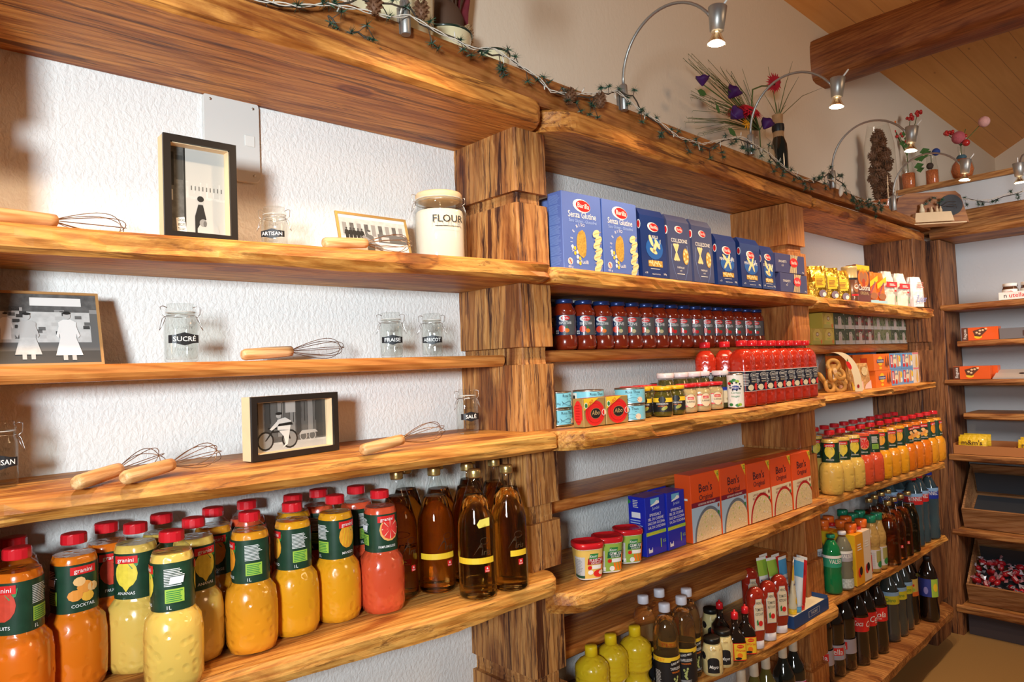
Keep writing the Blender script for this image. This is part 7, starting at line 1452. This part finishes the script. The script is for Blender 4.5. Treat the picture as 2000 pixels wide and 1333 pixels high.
b = MB(); b.T = Matrix.Translation(at(1643, 372, y=-.30)) @ Matrix.Rotation(R(28), 4, 'Y'); b.lathe([(.004, -.03), (.011, -.018), (.013, .0), (.009, .018), (.003, .028)], P('white_switch', (.75, .72, .64), .4), 12, 2, sy=.7); single('cable_switch', b, 'small white plug switch on the light cable near the fourth lamp', 'switch')

# flowers
def vase_root(name, lab, cat, x, y, z): return group_obj(name, lab, cat, (x, y, z))
PUR = P('purple_petal', (.06, .008, .11), .6, var=.3, bscale=40); REDP = P('red_petal', (.52, .008, .03), .55, var=.3, bscale=40); STG = P('flower_stem', (.08, .13, .03), .6); LEAF = P('leaf_green', (.05, .14, .03), .5); GRASS = P('dry_grass', (.19, .18, .07), .7); YEP = P('yellow_petal', (.80, .36, .01), .5)
def bell(mb, c, d, s, m):
    """cup shaped bloom opening along d"""
    d = Vector(d).normalized(); T = Matrix.Translation(c) @ Vector((0, 0, 1)).rotation_difference(d).to_matrix().to_4x4(); mb.T = T; vs = []; n_ = 20
    for z, r in ((0, .12), (.25, .38), (.6, .70), (1.0, .98), (.92, .80), (.5, .45), (.2, .1)):
        for i in range(n_): a = 2*math.pi*i/n_; k = 1+(.07*math.sin(5*a) if z > .3 else 0); vs.append((s*r*k*math.cos(a), s*r*k*math.sin(a), s*1.25*z+(s*.08*math.sin(5*a+1) if z > .8 else 0)))
    mb.add(vs, [(j*n_+i, j*n_+(i+1) % n_, (j+1)*n_+(i+1) % n_, (j+1)*n_+i) for j in range(6) for i in range(n_)], m, True); mb.T = None
def daisy(mb, c, d, s, m, n_=22, core=None):
    d = Vector(d).normalized(); mb.T = Matrix.Translation(c) @ Vector((0, 0, 1)).rotation_difference(d).to_matrix().to_4x4(); q = random.Random(n_)
    for ly in (0, 1):
        for i in range(n_):
            a = 2*math.pi*(i+.5*ly)/n_; l = s*(1-.2*ly)*q.uniform(.88, 1.08); w_ = s*.10; z = .12*s*ly; e = Vector((math.cos(a), math.sin(a), 0)); p = Vector((-e.y, e.x, 0))
            mb.add([e*s*.12+Vector((0, 0, z)), e*l*.6+p*w_+Vector((0, 0, z+s*.10)), e*l+Vector((0, 0, z-s*.02)), e*l*.6-p*w_+Vector((0, 0, z+s*.10))], [(0, 3, 2, 1)], m)
    mb.blob((0, 0, s*.05), s*.20, core or m, 8, 5, 1, 1, .6); mb.T = None
def stem(mb, pts, r=.0022, m=None): mb.tube(pts, r, m or STG, 6)
YV = -.125
def apx(px, py, y=YV): return at(px, py, y=y)
base = apx(1487, 318); base.z = 2.16; vx = base.x
t = vase_root('flower_vase', 'round clear glass vase holding purple bellflowers and red gerberas', 'vase', vx, YV, 2.158)
hv = apx(1487, 262).z-2.158
child(t, 'glass_vase', MB().lathe([(.030, 0), (.046, .004), (.058, hv*.30), (.060, hv*.55), (.048, hv*.82), (.022, hv*.93), (.022, hv*1.0), (.026, hv*1.10)], GLASS, 28, caps=False))
child(t, 'pale_filling', MB().lathe([(.030, .004), (.044, .008), (.055, hv*.30), (.056, hv*.50), (.050, hv*.70), (.02, hv*.74)], P('cream_granules', (.72, .60, .42), .6, bump=.6, bscale=180), 22))
o0 = Vector((vx, YV, 2.158)); L_ = lambda px, py, y=YV: apx(px, py, y)-o0
neck = Vector((0, 0, hv*1.05)); st = MB()
for hx, hy, yy in ((1373, 165, -.14), (1427, 185, -.13), (1432, 225, -.17), (1497, 240, -.16), (1465, 215, -.15), (1450, 230, -.14)):
    h_ = L_(hx, hy, yy); stem(st, [neck*.5, neck, (neck+h_)/2+Vector((0, 0, .01)), h_])
st2 = L_(1512, 165, -.13); stem(st, [neck, L_(1468, 205), L_(1470, 175), L_(1488, 168), L_(1505, 168)], .003)
child(t, 'stems', st)
for (hx, hy, yy, d, s) in ((1372, 168, -.14, (-.1, -.1, 1), .026), (1424, 192, -.13, (.35, -.5, .8), .032), (1428, 232, -.175, (-.3, -1, .35), .030), (1492, 252, -.165, (.5, -.3, .9), .028)):
    b = MB(); bell(b, L_(hx, hy, yy), d, s, PUR); child(t, 'purple_bloom', b)
for (hx, hy, yy, d, s) in ((1464, 218, -.155, (-.2, -.7, .7), .060), (1440, 222, -.12, (-.5, -.5, .6), .050)):
    b = MB(); daisy(b, L_(hx, hy, yy), d, s, REDP, 24, P('dark_flower_eye', (.05, .01, .01), .7)); child(t, 'red_bloom', b)
b = MB(); daisy(b, L_(1511, 163, -.13), (.9, -.4, .35), .046, REDP, 22, P('dark_flower_eye', (.05, .01, .01), .7)); child(t, 'red_bloom', b)
b = MB(); daisy(b, L_(1458, 244, -.165), (-.1, -.9, .3), .032, YEP, 10); child(t, 'yellow_bloom', b)
q = random.Random(6); gb = MB()
for i in range(58):
    tx, ty = q.choice([(1345, 110), (1360, 180), (1350, 240), (1380, 200), (1395, 150), (1372, 120), (1410, 125), (1440, 145), (1350, 225), (1365, 260), (1400, 210)]); e = L_(tx+q.uniform(-14, 14), ty+q.uniform(-12, 14), -.10+q.uniform(-.06, .03)); m_ = (neck+e)/2+Vector((q.uniform(-.01, .01), q.uniform(-.01, .01), q.uniform(.0, .035))); gb.tube([neck, m_, e, e+Vector((q.uniform(-.012, .012), 0, q.uniform(-.022, .008)))], [.0011, .0010, .0007, .0003], GRASS if i % 2 else STG, 4)
child(t, 'grass_blades', gb)
lf = MB()
for hx, hy, s, a in ((1371, 181, .030, .0), (1430, 258, .030, .3), (1402, 212, .020, 1.0)):
    c = L_(hx, hy, -.15); u = Vector((math.cos(a), 0, -math.sin(a)))*s; v = Vector((math.sin(a), -.2, math.cos(a)))*s*.38; lf.add([c-u, c-u*.3+v, c+u*.5+v*.8, c+u, c+u*.5-v*.8, c-u*.3-v], [(0, 5, 4, 3, 2, 1)], LEAF)
child(t, 'leaves', lf)
# dark bottle wrapped with raffia
c = apx(1524, 330, -.11); t = vase_root('wine_bottle_vase', 'dark wine bottle wrapped in birch bark with dry stems in it, behind the third lamp', 'vase', c.x, -.11, 2.155); o0 = Vector((c.x, -.11, 2.155)); L_ = lambda px, py, y=-.11: apx(px, py, y)-o0; zz = lambda py: L_(1524, py).z
child(t, 'bottle', MB().lathe([(.028, 0), (.033, .004), (.034, zz(300)), (.033, zz(285)), (.020, zz(268)), (.015, zz(255))], DKG, 24)); child(t, 'bark_wrap', MB().lathe([(.0215, zz(280)), (.0225, zz(258)), (.019, zz(252)), (.023, zz(228))], P('birch_bark', (.42, .24, .11), .75, var=.4, bscale=40), 14, caps=False))
child(t, 'black_ribbon', MB().lathe([(.0235, zz(260)), (.026, zz(254)), (.0245, zz(246))], BLK, 16, caps=False))
q = random.Random(5); b = MB()
for i, (ex, ey) in enumerate(((1500, 130), (1512, 190), (1560, 150), (1605, 172), (1548, 120), (1520, 200), (1528, 215), (1507, 165), (1535, 205), (1490, 180))):
    e = L_(ex, ey, -.10); n0 = Vector((q.uniform(-.01, .01), 0, zz(232))); m_ = n0*.45+e*.55+Vector((-.008 if ex > 1530 else .006, 0, .02 if ex > 1590 else 0)); b.tube([Vector((0, 0, zz(250))), n0, m_, e], [.002, .002, .0015, .0006], GRASS if i % 2 else STG, 5)
child(t, 'dry_stems', b)
# tall vase of pine cones
c = at(1720, 395, y=-.12); t = vase_root('pine_cone_vase', 'tall clear glass vase filled with pine cones over orange granules', 'vase', c.x+.01, -.125, 2.150); o0 = Vector((c.x+.01, -.125, 2.150)); hz = at(1720, 245, y=-.125).z-2.150
child(t, 'glass_vase', MB().lathe([(.045, 0), (.060, .004), (.072, hz*.25), (.078, hz*.5), (.072, hz*.8), (.050, hz)], GLASS, 30, caps=False))
OGR = P('orange_granules', (.62, .16, .04), .5, bump=.9, bscale=150, var=.5)
child(t, 'orange_filling', MB().lathe([(.050, .004), (.058, .008), (.066, hz*.18), (.068, hz*.27), (.01, hz*.28)], OGR, 24)); q = random.Random(9)
for i in range(34):
    tt = (i+.5)/34; z = hz*(.30+.60*tt); a = i*2.4; rr = .047*(1 if tt < .75 else .5)*q.uniform(.5, 1); k = MB(); k.T = Matrix.Translation((rr*math.cos(a), rr*math.sin(a), z)) @ Matrix.Rotation(q.uniform(-1.2, 1.2), 4, 'X') @ Matrix.Rotation(q.uniform(-1, 1), 4, 'Y'); cone(k, (0, 0, 0), .030, q.random()*3); child(t, 'pine_cone', k)
# small vases on the partition ledge
def ledge_vase(lab, px, pbot, ptop, prof, extra, x=4.575):
    p = at(px, pbot, x=x); z0 = 2.4735; hh = at(px, ptop, x=x).z-z0; t = vase_root('bud_vase', lab, 'vase', x, p.y, z0); child(t, 'glass_vase', MB().lathe([(r, k*hh) for r, k in prof], GLASS, 24, caps=False)); top_ = [(r*.9, k*hh) for r, k in prof if k < .62]; child(t, 'orange_filling', MB().lathe(top_+[(.001, top_[-1][1]+.002)], OGR, 20)); o0 = Vector((x, p.y, z0)); extra(t, lambda a, b_: at(a, b_, x=x-.01)-o0, hh)
def berries(mb, c, n_, s, m, q):
    for i in range(n_): mb.blob((c[0]+q.uniform(-s, s), c[1]+q.uniform(-s, s), c[2]+q.uniform(-s, s)), .010, m, 7, 5)
BER = P('red_berry', (.48, .02, .015), .35, coat=.5); ORF = P('orange_leaf', (.75, .18, .02), .5); BLF = P('blue_thistle', (.02, .05, .22), .7); PNK = P('pink_pompom', (.48, .10, .12), .8, var=.4, bscale=120); PNL = P('pale_pink_pompom', (.72, .38, .34), .8, var=.3, bscale=120)
def e1(t, L_, hh):
    q = random.Random(1); b = MB()
    for a, c in ((1758, 268), (1748, 258), (1740, 236), (1778, 228), (1792, 222)): b.tube([(0, 0, hh*.5), (0, 0, hh*.95), L_(a, c)], .0022, STG, 5)
    child(t, 'stems', b); b = MB()
    for a, c in ((1748, 257), (1757, 266), (1776, 229), (1790, 222), (1798, 221), (1783, 226), (1774, 275)): berries(b, L_(a, c), 3, .014, BER, q)
    child(t, 'red_berries', b); b = MB()
    for a, c in ((1740, 238), (1733, 228), (1745, 240)): berries(b, L_(a, c), 3, .014, ORF, q)
    child(t, 'orange_leaves', b); b = MB()
    for a, c in ((1765, 262), (1772, 270), (1763, 280), (1770, 285), (1775, 262)): p = L_(a, c); b.add([p+Vector((0, .02, 0)), p+Vector((0, 0, .018)), p+Vector((0, -.02, 0)), p+Vector((0, 0, -.016))], [(0, 1, 2, 3)], LEAF)
    child(t, 'leaves', b)
ledge_vase('slim glass bottle of orange granules with red berry twigs on the ledge', 1776, 371, 300, [(.030, 0), (.036, .05), (.038, .45), (.028, .70), (.014, .85), (.014, 1)], e1)
def e2(t, L_, hh):
    b = MB(); b.tube([(0, 0, hh*.5), (0, 0, hh), L_(1827, 300)], .002, STG, 5); b.tube([(0, 0, hh), L_(1812, 305), L_(1795, 315)], .002, STG, 5); child(t, 'stems', b); b = MB(); b.blob(L_(1828, 297), .022, BLF, 10, 7); child(t, 'blue_bloom', b); b = MB()
    for a, c, s in ((1806, 296, 1), (1800, 310, .9), (1792, 310, .7), (1795, 325, 1), (1798, 332, .8), (1810, 300, .9)): p = L_(a, c); b.add([p+Vector((0, .028*s, .0)), p+Vector((-.004, .006, .022*s)), p+Vector((0, -.028*s, .008)), p+Vector((-.004, .0, -.022*s))], [(0, 1, 2, 3)], LEAF)
    child(t, 'leaves', b); b = MB(); b.blob((-.03, 0, hh*.62), .020, P('dark_seed_head', (.05, .03, .02), .8), 8, 6); child(t, 'seed_head', b)
ledge_vase('short glass jar of orange granules with a blue thistle on the ledge', 1822, 363, 303, [(.030, 0), (.035, .06), (.034, .5), (.026, .72), (.024, .92), (.030, 1)], e2)
def e3(t, L_, hh):
    q = random.Random(2); b = MB()
    for a, c in ((1872, 268), (1888, 275), (1920, 238), (1850, 262), (1886, 252)): b.tube([(0, 0, hh*.5), (0, 0, hh), L_(a, c)], .0022, STG, 5)
    child(t, 'stems', b); b = MB(); b.blob(L_(1872, 269), .036, PNK, 12, 9); child(t, 'pink_pompom', b); b = MB(); b.blob(L_(1922, 238), .030, PNL, 12, 9); child(t, 'pale_pompom', b); b = MB(); b.blob(L_(1887, 279), .020, BER, 10, 7); child(t, 'red_fruit', b)
    for a_, c_, n_ in ((1884, 266, 3), (1848, 260, 5), (1858, 258, 4)): b = MB(); berries(b, L_(a_, c_), n_, .011, BER, q); child(t, 'red_berries', b); b = MB(); b.lathe([(.020, hh*.60), (.027, hh*.66), (.018, hh*.72)], P('teal_ribbon', (.10, .22, .28), .6), 12, caps=False); child(t, 'ribbon', b)
ledge_vase('round glass vase of orange granules with pink pompom flowers on the ledge', 1881, 353, 284, [(.025, 0), (.052, .10), (.062, .28), (.052, .46), (.028, .60), (.016, .72), (.018, 1)], e3)
# carved display board in the corner
a = at(1824, 438, z=2.163); t = group_obj('carved_board', 'carved wooden nativity board with a round dark slate disc, standing in the corner', 'decoration', (a.x, a.y, 2.1635), R(-47)); W_, H_ = .235, .118; t.scale = (1.5, 1.5, 1.42)
b = MB(); pts = [(-W_*.47, 0), (W_*.5, 0), (W_*.47, .03), (W_*.40, H_*.86), (W_*.33, H_), (-W_*.36, H_), (-W_*.47, H_*.90), (-W_*.52, H_*.62), (-W_*.50, H_*.25)]; n_ = len(pts)
b.add([(x, 0, z) for x, z in pts]+[(x, .022, z) for x, z in pts], [tuple(range(n_)), tuple(range(2*n_-1, n_-1, -1))]+[(i, n_+i, n_+(i+1) % n_, (i+1) % n_) for i in range(n_)], CARVE); child(t, 'board', b)
b = MB(); b.add([(-.075, -.026, .004), (.055, -.026, .004), (.055, 0, .004), (-.075, 0, .004), (-.068, -.022, .040), (.048, -.022, .040), (.048, 0, .040), (-.068, 0, .040)], [(3, 2, 1, 0), (4, 5, 6, 7), (0, 1, 5, 4), (1, 2, 6, 5), (2, 3, 7, 6), (3, 0, 4, 7)], PALEW); child(t, 'step', b)
b = MB(); b.lathe([(.038, 0), (.038, .006)], P('dark_slate_disc', (.03, .03, .034), .6, var=.5, bscale=40), 28); b.v = [(x+.058, -.0005-z, y+.066) for x, y, z in b.v]; child(t, 'slate_disc', b)
b = MB(); b.lathe([(.008, .040), (.009, .050), (.005, .062), (.006, .068), (.003, .074)], CREAM, 10, cx=-.043, cy=-.013); child(t, 'white_figure', b)
for x in (-.012, .006, .018): b = MB(); b.lathe([(.005, .040), (.0055, .048), (.0025, .056), (.003, .061)], PALEW, 8, cx=x, cy=-.014); child(t, 'small_figure', b)
q = random.Random(3); b = MB()
for i in range(5): tuft(b, (-.03+i*.014, -.016, .080+q.uniform(-.014, .014)), .012, q)
for i in range(3): b.tube([(.02+i*.01, -.012, .06), (.045+i*.012, -.016, .078-i*.01), (.07, -.014, .075-i*.012)], .0010, STEM, 4)
child(t, 'greenery', b)
single('thin_wooden_board', MB().box((-.14, -.045, 0), (.14, .05, .006), PALEW, bev=.001), 'thin pale board bridging the corner under the carved board', 'board', None, (a.x+.0, a.y+.0, 2.1560), R(-47))

# ------------------------------------------------------------------ nudge round things on one shelf apart so none touch
RAD = {'juice_bottle': .0475, 'apple_juice_bottle': .0432, 'sauce_jar': .0352, 'pickle_jar': .0332, 'caper_jar': .0282, 'food_can': .026, 'tuna_tin': .0428, 'passata_bottle': .0372, 'vinegar_bottle': .038, 'lemon_juice_bottle': .0466, 'mayonnaise_jar': .0315, 'seasoning_bottle': .0285, 'ketchup_bottle': .029,
       'wine_bottle': .0392, 'water_bottle': .0365, 'iced_tea_bottle': .0352, 'soft_drink_bottle': .0434, 'clip_jar': .03, 'small_bottle': .021, 'small_tin': .0365, 'stock_tub': .041}
it = []
bpy.context.view_layer.update()
for o in COL.objects:
    k = o.name.split('.')[0]
    if o.parent is None and k in RAD and o.location.z < 2: it.append([o, RAD[k] if not ('henn' in k) else .042])
for o, r in [(a, b) for a, b in it]: pass
bays = ((-.9, 1.168), (1.29, 2.603), (2.752, 3.972))
for step in range(160):
    moved = False
    for i in range(len(it)):
        for j in range(i+1, len(it)):
            a, ra = it[i]; b, rb = it[j]
            if abs(a.location.z-b.location.z) > .012: continue
            dx, dy = b.location.x-a.location.x, b.location.y-a.location.y; d = math.hypot(dx, dy); m = ra+rb
            if d < m-.0003:
                if d < 1e-4: dx, dy, d = .001, .001, .0014
                e = (m-d); wa = .015 if a.location.y < b.location.y else .985; wa = .5 if abs(dy) < .006 else wa; fa, fb = a.name in FIXED, b.name in FIXED; wa = 0.0 if fa and not fb else 1.0 if fb and not fa else wa
                a.location.x -= dx/d*e*wa; a.location.y -= dy/d*e*wa*.5; b.location.x += dx/d*e*(1-wa); b.location.y += dy/d*e*(1-wa); moved = True
    for o, r in it:
        o.location.y = min(o.location.y, -r-.012); o.location.y = max(o.location.y, -.330)
        for x0, x1 in bays:
            if x0-.02 < o.location.x < x1+.02 and o.location.y > -.245-r: o.location.x = max(x0+r, min(x1-r, o.location.x))
    if not moved: break
